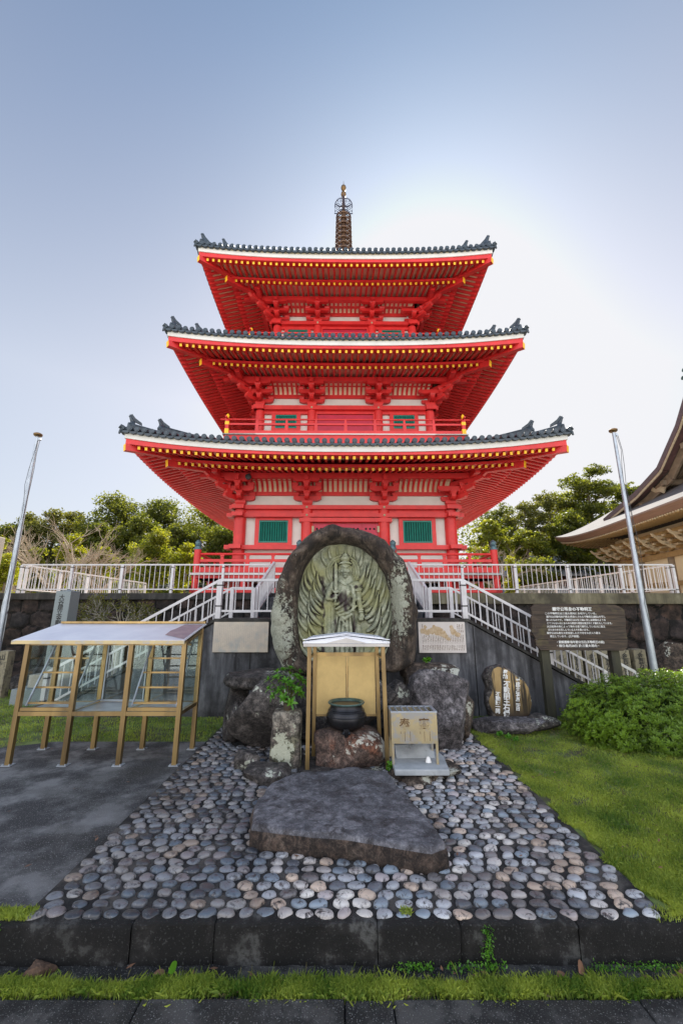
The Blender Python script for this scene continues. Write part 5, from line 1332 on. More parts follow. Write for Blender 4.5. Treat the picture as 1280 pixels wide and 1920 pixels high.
part(b, 'roof_cap', 'zinc', rf_, loc=(0, 0, 0))
b = MB(); b.prism([(xm - .30, y0_ - .006, 1.755), (xm + .30, y0_ - .006, 1.755), (xm, y0_ - .006, 1.825)], (0, .004, 0)); part(b, 'gable_panel', 'fasciaw', rf_, loc=(0, 0, 0))

# ---------- incense burner on its boulder
ibc = P(649, 1380, 6.78); ib = empty('incense_burner', (ibc.x, 6.78, .42), 'round black bronze incense pot with a greenish rim on three short feet', 'incense burner')
b = MB(); b.lathe([(.0, .06), (.16, .07), (.27, .12), (.325, .20), (.335, .27), (.31, .34), (.285, .375), (.29, .385), (.282, .395), (.262, .43), (.262, .455)], (ibc.x, 6.78, .42), 48)
part(b, 'bowl', 'iron', ib, auto=True)
b = MB(); b.lathe([(.255, .452), (.30, .468), (.308, .482), (.30, .494), (.275, .490), (.25, .47), (.245, .38), (.0, .36)], (ibc.x, 6.78, .42), 48); part(b, 'rim', 'patina', ib, auto=True)
b = MB(); b.lathe([(.334, .285), (.340, .292), (.334, .30)], (ibc.x, 6.78, .42), 48); b.lathe([(.302, .355), (.309, .362), (.302, .37)], (ibc.x, 6.78, .42), 48); part(b, 'band', 'iron', ib, auto=True)
for k in range(3):
    a = -math.pi / 2 + k * 2 * math.pi / 3; c_, s_ = math.cos(a), math.sin(a)
    b = MB(); b.tube([(ibc.x + c_ * r_, 6.78 + s_ * r_, .42 + z_) for r_, z_ in ((.20, .13), (.27, .10), (.275, .03), (.235, -.02), (.24, -.06))], [.05, .055, .035, .028, .036], 10)
    for q in (-.3, .3): b.lathe([(.02, -.02), (.024, 0), (.01, .02)], (ibc.x + math.cos(a + q * .5) * .305, 6.78 + math.sin(a + q * .5) * .305, .50), 8)
    part(b, 'foot', 'iron', ib, auto=True)

for ch in ib.children:
    ch.data.transform(Matrix.Translation((ibc.x, 6.78, .45)) @ Matrix.Diagonal((.91, .91, .91, 1)) @ Matrix.Translation((-ibc.x, -6.78, -.45)))

# ---------- offering box on its plinth
pl = MB(); zp = .19
pv = [(.70, 6.02), (1.42, 6.02), (1.47, 6.55), (1.44, 6.74), (.72, 6.74)]
M['plinth'] = mat('pale_concrete_plinth', (.42, .44, .45), (.30, .32, .33), 5, .85, bump=.3, bscale=50, third=(.12, .12, .10), tscale=4, tlo=.6, thi=.7)
pl.prism([(x_, y_, .115) for x_, y_ in pv][::-1], (0, 0, zp - .115)); o = pl.build('plinth', 'plinth', None, bevel=.012); tag(o, 'pale concrete plinth slab under the offering box', 'plinth')
ox0, ox1, oy0, oy1 = .69, 1.325, 6.20, 6.56; oz0, oz1 = .46, .84
obx = empty('offering_box', ((ox0 + ox1) / 2, (oy0 + oy1) / 2, zp), 'brass offering box on four legs, slatted top and two rusty characters on its front', 'offering box')
b = MB(); b.box(ox0, ox1, oy0, oy0 + .008, oz0, oz1); b.box(ox0, ox1, oy1 - .008, oy1, oz0, oz1); b.box(ox0, ox0 + .008, oy0 + .008, oy1 - .008, oz0, oz1); b.box(ox1 - .008, ox1, oy0 + .008, oy1 - .008, oz0, oz1); b.box(ox0 + .01, ox1 - .01, oy0 + .01, oy1 - .01, oz0, oz0 + .01)
part(b, 'box', 'boxgold', obx)
b = MB(); b.box(ox0 - .006, ox1 + .006, oy0 - .006, oy0 + .018, oz1, oz1 + .016); b.box(ox0 - .006, ox1 + .006, oy1 - .018, oy1 + .006, oz1, oz1 + .016); b.box(ox0 - .006, ox0 + .018, oy0 + .018, oy1 - .018, oz1, oz1 + .016); b.box(ox1 - .018, ox1 + .006, oy0 + .018, oy1 - .018, oz1, oz1 + .016); part(b, 'top_frame', 'steel', obx)
for i in range(7): x_ = ox0 + .09 + i * .087; b = MB(); b.beam((x_, oy0 + .018, oz1 + .004), (x_, oy1 - .018, oz1 + .004), .016, .022); part(b, 'slat', 'steel', obx)
b = MB(); b.box(ox0 + .02, ox1 - .02, oy0 + .02, oy1 - .02, oz1 - .09, oz1 - .08); part(b, 'inner_tray', 'zinc', obx)
for x_ in (ox0, ox1 - .032):
    for y_ in (oy0, oy1 - .032): b = MB(); b.box(x_, x_ + .032, y_, y_ + .032, zp, oz0); part(b, 'leg', 'boxgold', obx)
b = MB(); b.box(ox0, ox1, oy0 - .003, oy0 + .01, oz0 - .012, oz0 + .006); part(b, 'lower_edge', 'boxgold', obx)
for ch, x_ in (('奉', .875), ('賽', 1.145)):
    text('lettering', ch, .155, Matrix.Translation((x_ - obx.location.x, oy0 - .002 - obx.location.y, .685 - zp)) @ FRONT, 'rust', obx, offset=.0015)
    b = MB()
    for q, l_ in ((-.06, .04), (-.005, .155), (.07, .15)): b.box(x_ + q, x_ + q + .006, oy0 - .002, oy0 - .0005, .60 - l_ * .8, .60)
    part(b, 'rust_drip', 'rust', obx)
b = MB(); b.prism([(.86, 6.58, zp + .002), (1.42, 6.58, zp + .002), (1.42, 6.68, zp + .002), (.86, 6.68, zp + .002)][::-1], (0, 0, .0)) if False else b.add([(.78, 6.42, zp + .004), (1.33, 6.44, zp + .004), (1.31, 6.62, zp + .15), (.77, 6.60, zp + .12), (.78, 6.48, zp + .004), (1.33, 6.50, zp + .004), (1.31, 6.68, zp + .15), (.77, 6.66, zp + .12)], [(0, 1, 2, 3), (7, 6, 5, 4), (0, 3, 7, 4), (1, 5, 6, 2), (3, 2, 6, 7), (0, 4, 5, 1)])
tag(b.build('stone_block', 'plinth', bevel=.006), 'tilted pale stone block lying behind the offering box legs', 'stone block')
b = MB(); b.lathe([(.042, 0), (.040, .012), (.024, .055), (.012, .068), (.0, .07)], (1.20, 6.30, zp), 20); tag(b.build('salt_cone', 'paper', auto=True), 'tiny white salt cone on the plinth under the offering box', 'salt cone')

# ---------- flower pillar, vase and cut branches
fc = P(537, 1400, 6.75); fp = MB(); rr = random.Random(9)
def sqring(z_, hx, hy):
    v = []
    for (sx, sy) in ((-1, -1), (1, -1), (1, 1), (-1, 1)):
        v.append((sx, sy))
    pts_ = []
    for k in range(4):
        a, c = Vector(v[k]), Vector(v[(k + 1) % 4])
        for j in range(12): q = a.lerp(c, (j + .5) / 12); m_ = max(abs(q.x), abs(q.y)); l_ = (abs(q.x) ** 8 + abs(q.y) ** 8) ** (1 / 8); q = q / l_; pts_.append(Vector((q.x * hx, q.y * hy, z_)))
    return pts_
vs = []; zs = [-.02] + [i * .03 for i in range(1, 26)]; ztop = .76
for z_ in zs:
    e = 0 if z_ < ztop - .06 else (z_ - ztop + .06) * .35
    for q in sqring(z_, .225 - .02 * z_ - e, .19 - e):
        n_ = fbm(q * 4 + Vector((3, 1, 2))) * .018 + noise.noise(q * 16) * .006; q = q + Vector((q.x, q.y, 0)).normalized() * n_; vs.append((q.x + fc.x, q.y + 6.75, q.z))
n_ = 48; fs = [(k * n_ + i, k * n_ + (i + 1) % n_, (k + 1) * n_ + (i + 1) % n_, (k + 1) * n_ + i) for k in range(len(zs) - 1) for i in range(n_)]
vs += [(fc.x + (vs[(len(zs) - 1) * n_ + i][0] - fc.x) * .5, 6.75 + (vs[(len(zs) - 1) * n_ + i][1] - 6.75) * .5, ztop) for i in range(n_)]
fs += [((len(zs) - 1) * n_ + i, (len(zs) - 1) * n_ + (i + 1) % n_, len(zs) * n_ + (i + 1) % n_, len(zs) * n_ + i) for i in range(n_)] + [tuple(range(len(zs) * n_, (len(zs) + 1) * n_))]
fp.add(vs, fs); o = fp.build('flower_pillar', 'pale', smooth=True); tag(o, 'squat square stone post with pale lichen patches, carrying the vase of green branches', 'stone post')
va = MB(); va.lathe([(.045, 0), (.05, .02), (.06, .06), (.058, .085), (.066, .095), (.066, .105), (.05, .105), (.0, .07)], (fc.x, 6.72, ztop - .004), 24)
M['pot'] = mat('brown_glazed_vase', (.10, .07, .04), (.06, .045, .03), 8, .4); o = va.build('flower_vase', 'pot', auto=True); tag(o, 'small brown vase on the square stone post', 'vase')
# branches with rosettes of glossy leaves
br = empty('cut_branches', (fc.x, 6.72, ztop + .05), 'bunch of glossy green leafy branches standing in the small vase', 'cut branches')
rr = random.Random(12); LV = []; LF = []; LR = []; sb = MB()
def leaf(c, d, up, L_, W_, rv):
    d = d.normalized(); s_ = d.cross(up); s_ = s_.normalized() if s_.length > 1e-4 else Vector((1, 0, 0)); n_ = s_.cross(d).normalized(); b0 = len(LV)
    for t_, w_, z_ in ((0, .05, 0), (.3, .8, .04), (.6, 1, .05), (.85, .55, 0), (1, .02, -.05)):
        q = c + d * L_ * t_ + n_ * L_ * z_; LV.extend([q - s_ * W_ * w_ * .5 + n_ * W_ * .1 * w_, q, q + s_ * W_ * w_ * .5 + n_ * W_ * .1 * w_]); LR.extend([rv, rv * .8, rv])
    for j in range(4):
        for k in range(2): a = b0 + j * 3 + k; LF.append((a, a + 1, a + 4, a + 3))
base = Vector((fc.x, 6.72, ztop + .08))
tips = [(-.30, -.02, .36), (-.27, -.06, .24), (-.16, -.12, .40), (-.10, -.12, .22), (-.04, -.15, .13), (-.08, -.04, .50), (.03, -.02, .52), (.05, -.14, .32), (.13, -.10, .42), (.14, -.14, .24), (.22, -.08, .36), (.27, -.05, .30), (.18, .02, .46), (-.18, .05, .46), (.02, .08, .42), (-.02, -.14, .36), (.20, -.1, .18), (-.2, -.1, .14), (.07, -.17, .06)]
for tx, ty, tz in tips:
    tip = base + Vector((tx, ty, tz)); sb.tube([base - Vector((0, 0, .05)), base.lerp(tip, .5) + Vector((0, 0, .05)), tip], [.006, .005, .003], 6)
    od = (tip - base).normalized()
    for lev, (nl, el, ll) in enumerate(((6, .25, .10), (5, .8, .075))):
        for k in range(nl):
            a = k * 2 * math.pi / nl + rr.uniform(-.3, .3) + lev; pv_ = od.orthogonal().normalized(); q = Matrix.Rotation(a, 3, od) @ pv_
            leaf(tip - od * .01, q * math.cos(el) + od * math.sin(el) + Vector((0, 0, -.1)), od, ll * rr.uniform(.8, 1.2), .036 * rr.uniform(.9, 1.2), rr.random())
    for j in range(3):
        q = base.lerp(tip, rr.uniform(.5, .9)) + Vector((0, 0, .03)); leaf(q, Vector((rr.gauss(0, 1), rr.gauss(-.5, 1), rr.gauss(.1, .5))), Vector((0, 0, 1)), .09, .035, rr.random() * .7)
sb.build('stem', 'leafmd', br, -br.location, rnd=[.5] * len(sb.v))
npmesh('leaves', np.array([tuple(q - br.location) for q in LV]), np.array(LF), 'sakaki', br, rnd=np.array(LR), smooth=True)

# ---------- engraved plaques on the landing wall
def plaque(x0p, x1p, y0p, y1p, label, mname, texture):
    a = P(x0p, y0p, FY - .03); c = P(x1p, y1p, FY - .03); cx = (a.x + c.x) / 2; cz = (a.z + c.z) / 2; w2 = (c.x - a.x) / 2; h2 = (a.z - c.z) / 2
    e = empty('plaque', (cx, FY - .02, cz), label, 'plaque'); b = MB(); b.box(-w2, w2, -.025, .02, -h2, h2); b.build('panel', mname, e, bevel=.004)
    b = MB(); rr = random.Random(int(x0p)); texture(b, w2, h2, rr); b.build('engraving', 'rust' if x0p > 600 else 'engr', e)
M['engr'] = mat('faint_engraving', (.30, .25, .19), (.36, .31, .25), 10, .8)
M['plq'] = mat('beige_stone_plaque', (.56, .48, .38), (.47, .41, .34), 4, .6, third=(.36, .37, .35), tscale=2.2, tlo=.52, thi=.66)
M['plqw'] = mat('pale_pink_plaque', (.66, .60, .56), (.58, .52, .48), 4, .6)
def tx1(b, w2, h2, rr):
    for c in range(26):
        x_ = w2 * .88 - c * w2 * 1.78 / 26; n_ = 30
        for k in range(n_):
            if rr.random() < (.12 if c > 0 else 0) or (c == 1): continue
            z_ = h2 * .82 - k * h2 * 1.6 / n_; b.box(x_ - .005, x_ + .005 * rr.uniform(.3, 1), -.0268, -.0251, z_ - .008, z_ - .008 + .010 * rr.uniform(.4, 1))
def tx2(b, w2, h2, rr):
    for c in range(25):
        x_ = w2 * .90 - c * w2 * 1.8 / 25
        for k in range(34):
            z_ = h2 * .85 - k * h2 * 1.7 / 34
            if 10 < k < 14 or k in (23, 25, 26) or rr.random() < .1 or (k < 20 and c < 24 and c > 3 and (k < 14)): continue
            b.box(x_ - .009 * rr.uniform(.4, 1), x_ + .009 * rr.uniform(.4, 1), -.0268, -.0251, z_ - .012, z_ - .012 + .016 * rr.uniform(.5, 1))
plaque(402, 502, 1166, 1223, 'blank-looking beige stone plaque left of the carved boulder with faint engraved columns', 'plq', tx1)
plaque(783, 874, 1166, 1224, 'pale pink plaque right of the carved boulder with brown pictures above columns of writing', 'plqw', tx2)
# brown pictures on the right plaque: hill and tree silhouettes
a = P(783, 1166, FY - .03); pa = MB(); rr = random.Random(6)
for k, (px_, py_, rx_, ry_) in enumerate([(793, 1183, 6, 5), (800, 1186, 7, 4), (808, 1184, 8, 5), (815, 1180, 9, 7), (822, 1184, 9, 7), (829, 1188, 7, 6), (835, 1193, 5, 4), (846, 1178, 4, 6), (850, 1185, 6, 5), (857, 1190, 5, 4), (840, 1198, 4, 3), (796, 1176, 3, 4)]):
    c = P(px_, py_, FY - .03); vs = []; 
    for i in range(18): an_ = i * math.pi / 9; q = 1 + rr.uniform(-.25, .25); vs.append((c.x + rx_ * .0123 * q * math.cos(an_), FY - .0475 - .0012 * k / 12, c.z + ry_ * .0123 * q * math.sin(an_)))
    pa.add(vs, [tuple(range(18))])
M['pic'] = mat('brown_etched_picture', (.42, .29, .15), (.55, .42, .28), 18, .7)
pq = [q for q in bpy.data.objects if q.name.startswith('plaque')][-1]; o = pa.build('etched_picture', 'pic', pq, -pq.location)

# ---------- wooden notice board
NY = 9.02; nb_ = empty('notice_board', (P(1085, 1300, NY).x, NY, 0), 'dark brown wooden notice board on two posts, written in white brush lettering', 'notice board')
mw, t, p, o = principled('weathered_brown_board'); co = coords(t, (.55, 1, 9))
r = ramp(t, [(.38, (.016, .010, .007)), (.5, (.038, .024, .015)), (.64, (.08, .052, .032))]); t.links.new(nz(t, co, 3.2, 10, .7, .6), r.inputs[0]); c = r.outputs[0]
f_ = ramp(t, [(.56, (0, 0, 0)), (.7, (1, 1, 1))]); t.links.new(nz(t, coords(t), 2.3, 5, .6), f_.inputs[0]); c = mixc(t, f_.outputs[0], c, (.085, .068, .025))
t.links.new(c, p.inputs['Base Color']); p.inputs['Roughness'].default_value = .7; bumpn(t, p, nz(t, co, 12, 8, .7), .5, .01); M['board'] = mw
nl = Vector((nb_.location.x, NY, 0))
outl = [(1000, 1133), (1060, 1132), (1150, 1134), (1160, 1138), (1168, 1144), (1170, 1160), (1171, 1180), (1174, 1200), (1173, 1215), (1166, 1220), (1100, 1219), (1012, 1219), (1003, 1210), (1001, 1195), (995, 1185), (996, 1172), (994, 1160), (996, 1150), (993, 1140)]
jz = [P(1085, y_, NY).z for y_ in (1126, 1154, 1176, 1199, 1224)]
ow = [P(x_, y_, NY) for x_, y_ in outl]
def clipz(poly, zlo, zhi):
    for sgn, lim in ((1, zlo), (-1, zhi)):
        outp = []
        for a, c in zip(poly, poly[1:] + poly[:1]):
            ia, ic = sgn * (a.z - lim) >= 0, sgn * (c.z - lim) >= 0
            if ia: outp.append(a)
            if ia != ic: t_ = (lim - a.z) / (c.z - a.z); outp.append(a.lerp(c, t_))
        poly = outp
    return poly
for i in range(4):
    pg = clipz(ow, jz[i + 1] + .004, jz[i] - .001); b = MB(); b.prism([q - nl + Vector((0, -.03 - .002 * (i % 2), 0)) for q in pg][::-1], (0, .05, 0)); b.build('plank', 'board', nb_, bevel=.004)
M['post'] = mat('dark_green_brown_post', (.05, .048, .026), (.025, .024, .016), 6, .8, stretch=(1, 1, .2), bump=.3)
for px_ in (1021, 1151):
    x_ = P(px_, 1225, NY + .06).x; b = MB(); b.box(x_ - .09 - nl.x, x_ + .09 - nl.x, .025, .16, -.02, P(1085, 1138, NY).z); b.build('post', 'post', nb_, bevel=.008)
TB = lambda px_, py_: Matrix.Translation(P(px_, py_, NY) - nl + Vector((0, -.034, 0))) @ FRONT
text('lettering', '親守公等身の不動明王', .085, TB(1070, 1142.5), 'letter', nb_, offset=.0012, xs=1.0)
ln = ['この不動明王は三重大塔内にお祀りしている。', '親守公(宗像代赤戸殿主)等身とされる不動明王(秘仏)を写し', '彫ったものです。不動明王は火生三昧に住し忿怒尊のような', 'とてつもない火にあらゆる障害や煩悩を焼き尽くす様をもしています。', '大日如来の命によって怖れる姿で修行している人に役立', 'またあらゆる苦しんでいる人々を救います。', '親守公は仏教を大変信望した方で寺をわが入り蔵る', '建立しています。(江戸後期)']
xs0 = [1019, 1022, 1022, 1023, 1023, 1025, 1023, 1029]; wd_ = [99, 122, 111, 124, 109, 79, 100, 60]
for i, s_ in enumerate(ln):
    y_ = 1150.5 + i * 6.1; L_ = (P(xs0[i] + wd_[i], y_, NY).x - P(xs0[i], y_, NY).x); ch = .050; xs_ = L_ / (len(s_) * ch * 1.0)
    text('lettering', s_, ch, TB(xs0[i], y_), 'letter', nb_, offset=.0003, align='LEFT', xs=xs_)
for s_, x_, y_, w__ in (('・開帳護摩:毎年節分当日(不動明王の前)', 1040, 1204, 101), ('・縁日:毎月28日 於:三重大塔内・', 1040, 1211, 101)):
    L_ = (P(x_ + w__, y_, NY).x - P(x_, y_, NY).x); text('lettering', s_, .060, TB(x_, y_), 'letter', nb_, offset=.0006, align='LEFT', xs=L_ / (len(s_) * .060))

# ---------- engraved ochre stone on its rock base
EY = 8.75; eo = [(912, 1290), (905, 1270), (912, 1256), (922, 1248), (934, 1246), (948, 1251), (962, 1260), (975, 1270), (986, 1283), (992, 1298), (995, 1312), (994, 1328), (992, 1342), (984, 1356), (970, 1364), (945, 1364), (928, 1356), (918, 1342), (910, 1322), (909, 1306)]
ei = [(918, 1268), (921, 1254), (930, 1249), (946, 1254), (958, 1262), (968, 1271), (979, 1276), (987, 1289), (990, 1305), (993, 1318), (990, 1334), (982, 1350), (968, 1358), (946, 1359), (933, 1350), (922, 1334), (914, 1318), (914, 1308), (920, 1297), (920, 1282)]
en = empty('engraved_stone', (P(950, 1350, EY).x, EY, .25), 'ochre-faced standing stone with three columns of white writing, under the stair wall', 'engraved stone')
def ringw(poly, n_, d): return [q + Vector((0, d, 0)) for q in resample([P(x_, y_, EY) for x_, y_ in poly], n_)]
n_ = 90; ce = P(951, 1308, EY)
lay = [('o', .55, .24), ('o', .9, .20), ('o', 1.0, .10), ('o', 1.0, -.02), ('o', .97, -.06)]; vs = []
RO, RI = resample([P(x_, y_, EY) for x_, y_ in eo], n_), resample([P(x_, y_, EY) for x_, y_ in ei], n_)
for kd, s_, d in lay:
    for q in RO: v = ce + (q - ce) * s_ + Vector((0, d, 0)); v += (q - ce).normalized() * fbm(v * 4) * .03; vs.append(v)
for q in RI: vs.append(q + Vector((0, -.075, 0)))
b = MB(); b.add(vs, [(k * n_ + i, k * n_ + (i + 1) % n_, (k + 1) * n_ + (i + 1) % n_, (k + 1) * n_ + i) for k in range(len(lay)) for i in range(n_)] + [tuple(range(n_))])
b.build('rough_stone', 'rock', en, -en.location, smooth=True)
mo, t, p, o = principled('ochre_cut_face'); co = coords(t)
r = ramp(t, [(.35, (.28, .18, .065)), (.65, (.40, .27, .11))]); t.links.new(nz(t, co, 3, 6), r.inputs[0]); c = r.outputs[0]
sp_ = t.nodes.new('ShaderNodeSeparateXYZ'); t.links.new(coords(t), sp_.inputs[0])
f_ = ramp(t, [(.52, (0, 0, 0)), (.58, (1, 1, 1))]); t.links.new(nz(t, coords(t, (9, 1, .6)), 1.0, 4, .6), f_.inputs[0]); c = mixc(t, f_.outputs[0], c, (.018, .011, .007))
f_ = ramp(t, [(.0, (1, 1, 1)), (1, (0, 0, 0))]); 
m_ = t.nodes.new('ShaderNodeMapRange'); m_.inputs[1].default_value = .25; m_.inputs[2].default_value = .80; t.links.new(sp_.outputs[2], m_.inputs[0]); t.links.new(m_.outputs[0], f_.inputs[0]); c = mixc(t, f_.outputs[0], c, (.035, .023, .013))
t.links.new(c, p.inputs['Base Color']); p.inputs['Roughness'].default_value = .35; M['ochre'] = mo
b = MB(); b.add([q + Vector((0, -.076, 0)) for q in RI], [tuple(range(n_))[::-1]]); b.build('cut_face', 'ochre', en, -en.location)
def vtext(s_, px_, py_, size, ls, m_='letter', off=.003, xs=1):
    text('lettering', list(s_), size, Matrix.Translation(P(px_, py_, EY) + Vector((0, -.08, 0)) - en.location) @ FRONT @ Matrix.Rotation(-.10, 4, 'Z'), m_, en, offset=off, vert=True, ls=ls, xs=xs)
vtext('奉納', 944, 1255, .095, .85); vtext('不動明王石像', 946.5, 1276, .135, .80, off=.003)
vtext('平成十三年七月二十日', 967, 1272, .085, .66); vtext('不動講一同', 930, 1296, .095, .80)
rock('base_rock', (P(950, 1380, 8.45).x, 8.5, .10), (1.5, .75, .5), 41, 'rockg', 'wide grey rock carrying the ochre engraved stone', 'rock', facets=6, flat=.5)
rock('base_rock', (P(1010, 1375, 8.6).x, 8.75, .08), (.9, .6, .42), 42, 'rock', 'dark grey rock between the engraved stone and the notice board post', 'rock', facets=6)

# ---------- tall granite pillar and its plinths
PY = 11.2; gp = empty('stone_pillar', (P(118, 1280, PY).x, PY, 0), 'tall grey-green granite pillar with a column of black characters behind the display case', 'stone pillar')
px0, px1 = P(106, 1108, PY).x, P(134, 1108, PY).x; zt_ = P(118, 1105, PY).z; wd = px1 - px0; gx = px0 + wd / 2 - gp.location.x
b = MB(); b.box(gx - wd / 2, gx + wd / 2, 0, .40, .66, zt_ - .05); b.add([(gx - wd / 2, 0, zt_ - .05), (gx + wd / 2, 0, zt_ - .05), (gx + wd / 2, .4, zt_ - .05), (gx - wd / 2, .4, zt_ - .05), (gx, .2, zt_ + .0)], [(0, 1, 4), (1, 2, 4), (2, 3, 4), (3, 0, 4)]); b.build('shaft', 'granite', gp, bevel=.006)
for (q, z0_, z1_) in ((.20, .36, .66), (.42, -.02, .36)): b = MB(); b.box(gx - wd / 2 - q, gx + wd / 2 + q, -q, .4 + q, z0_, z1_); b.build('base_step', 'beige' if q < .3 else 'granite', gp, bevel=.01)
text('lettering', list('大谷建立金剛山'), .155, Matrix.Translation((gx - .02, -.003, zt_ - .14)) @ FRONT, 'ink', gp, offset=.002, vert=True, ls=.86)
text('lettering', list('三徳山霊場'), .17, Matrix.Translation((gx - .02, -.003, zt_ - 1.18)) @ FRONT, 'ink', gp, offset=.002, vert=True, ls=.95)
# tall beige pillar at the left edge
bp = empty('stone_pillar', (P(-2, 1100, 12).x, 12, 0), 'tall plain beige stone pillar cut by the left edge of the photo', 'stone pillar')
xr_ = P(12, 1006, 12.5).x - bp.location.x; zt_ = P(5, 1003, 12).z; b = MB(); b.box(xr_ - .62, xr_, 0, .5, .4, zt_); b.build('shaft', 'beige', bp, bevel=.02)
b = MB(); b.box(xr_ - .85, xr_ + .1, -.2, .7, 0, .4); b.build('base_step', 'beige', bp, bevel=.01)
# marker stones
def marker(px_, pyt, Y_, label, wpx=19, txt='金百万円也', rz=0):
    c = P(px_, pyt, Y_); w_ = wpx / F * Y_ / 2 * .97; e = empty('marker_stone', (c.x, Y_, 0), label, 'marker stone', 'donor marker stones in front of the right retaining wall' if px_ > 500 else None, rz)
    b = MB(); b.box(-w_, w_, -.0, .26, -.02, c.z - .03); b.add([(-w_, 0, c.z - .03), (w_, 0, c.z - .03), (w_, .26, c.z - .03), (-w_, .26, c.z - .03), (0, .13, c.z)], [(0, 1, 4), (1, 2, 4), (2, 3, 4), (3, 0, 4)]); b.build('shaft', 'granitey', e, bevel=.008)
    if txt: text('lettering', list(txt), .155, Matrix.Translation((0, -.003, c.z - .12)) @ FRONT, 'ink', e, offset=.004, vert=True, ls=.9)
    return e
marker(1050, 1219, 12.5, 'yellowish donor stone leftmost in the row behind the right stair railing')
marker(1079, 1218, 12.5, 'yellowish donor stone second from the left in the row behind the right stair railing')
marker(1107, 1218, 12.5, 'mottled donor stone below the middle of the notice board')
marker(1136, 1218, 12.5, 'dark donor stone just left of the notice board right post')
marker(1168, 1217, 12.5, 'grey donor stone just right of the notice board right post')
marker(1197, 1216, 12.5, 'grey donor stone rightmost in the row, beside the flagpole foot', wpx=22)
marker(8, 1219, 11.6, 'short lichened stone marker at the left edge below the dark wall', wpx=18, txt='山')
rock('wall_rock', (-8.7, 12.6, .28), (1.5, .9, .8), 51, 'rock', 'dark round rock on the grass at the foot of the left wall', 'rock')
rock('wall_rock', (10.0, 12.9, .55), (1.2, .8, 1.5), 52, 'rockb', 'pale-spotted rock right of the flagpole foot against the wall', 'rock')
rock('wall_rock', (11.3, 12.6, .75), (.5, .6, 2.1), 53, 'rockb', 'upright lichened rock at the right edge of the photo', 'rock')
rock('wall_rock', (8.6, 13.0, .3), (1.3, .7, .9), 54, 'rock', 'low dark rock behind the bush under the right wall', 'rock')

# floodlight under the lowest eave
c = P(465, 897, 15.25); fl_ = MB(); o0 = pag.matrix_world.inverted() if False else None
fl_.lathe([(.0, 0), (.10, .0), (.12, .05), (.11, .16), (.05, .2), (0, .2)], (c.x - .13, c.y - 20.35, c.z + .02), 16, ax='y'); fl_.box(c.x - .13 - .03, c.x - .13 + .03, c.y - 20.35 - .02, c.y - 20.35 + .04, c.z + .05, c.z + .2)
fl_.build('floodlight', 'clamp', pag, LOC, auto=True)
# ---------- flagpoles
def pole(px_, pyf, pyt, Y_, label):
    x_ = P(px_, pyf, Y_).x; zt = P(px_, pyt, Y_).z; e = empty('flagpole', (x_, Y_, 0), label, 'flagpole', 'metal flagpoles')
    b = MB(); b.cyl((0, 0, 0), (0, 0, 2.4), .098, .085, 20); b.cyl((0, 0, 2.4), (0, 0, zt - .1), .078, .045, 20); b.build('shaft', 'steel', e, auto=True)
    b = MB(); b.lathe([(.0, -.03), (.10, -.03), (.125, .0), (.125, .04), (.08, .07), (0, .075)], (0, 0, zt - .04), 20); b.build('cap', 'gilt', e, auto=True)
    b = MB(); b.cyl((.08, -.03, zt - .18), (.08, .03, zt - .18), .04, .04, 12); b.box(.03, .10, -.02, .02, zt - .14, zt - .12); b.build('pulley', 'steel', e, auto=True)
    b = MB()
    b.tube([(.11, -.02, zt - .2)] + [(.10 + .03 * math.sin(k * 1.1), -.06 - .03 * math.cos(k * .9), zt - .2 - (zt - 1.6) * k / 12) for k in range(1, 13)], .007, 6)
    b.tube([(.06, -.03, zt - .2)] + [(.02 + .05 * math.sin(k * 1.7), -.11, zt - .2 - (zt - 1.6) * k / 12) for k in range(1, 13)], .007, 6); b.build('rope', 'clamp', e)
pole(1228, 1270, 806, 12.1, 'grey metal flagpole with gold disc cap right of the notice board')
pole(4, 1170, 814, 12.1, 'grey metal flagpole with gold disc cap at the left edge')

# ---------- small tiled outbuilding behind the right fence
ob_ = empty('tiled_outbuilding', (17.4, 38, TZ), 'low outbuilding with silvery tiled roof and dark red walls beyond the right fence', 'building', rz=R(-4))
M['stile'] = mat('pale_grey_roof_tile', (.42, .45, .50), (.28, .30, .34), 8, .4, bump=.3)
b = MB(); b.box(-3.2, 3.2, -2.5, 2.5, -1.0, 2.6); b.build('wall', mat('dark_red_boards', (.13, .035, .025), (.09, .025, .02), 4, .8), ob_)
for (zc, w_, d_, rise) in ((2.5, 4.4, 3.6, 1.7), (1.0, 5.6, 4.8, 1.0)):
    b = MB()
    for s_ in (-1, 1):
        for i in range(int(2 * w_ / .3)):
            x_ = -w_ + .3 * i + .15; b.beam((x_, s_ * d_, zc), (x_, s_ * .3, zc + rise), .17, .12)
        b.prism([(-w_, s_ * d_, zc), (-w_, 0, zc + rise), (-w_, 0, zc + rise - .15), (-w_, s_ * d_, zc - .15)], (2 * w_, 0, 0))
    b.beam((-w_ - .1, 0, zc + rise + .12), (w_ + .1, 0, zc + rise + .12), .3, .35); b.build('roof', 'stile', ob_)

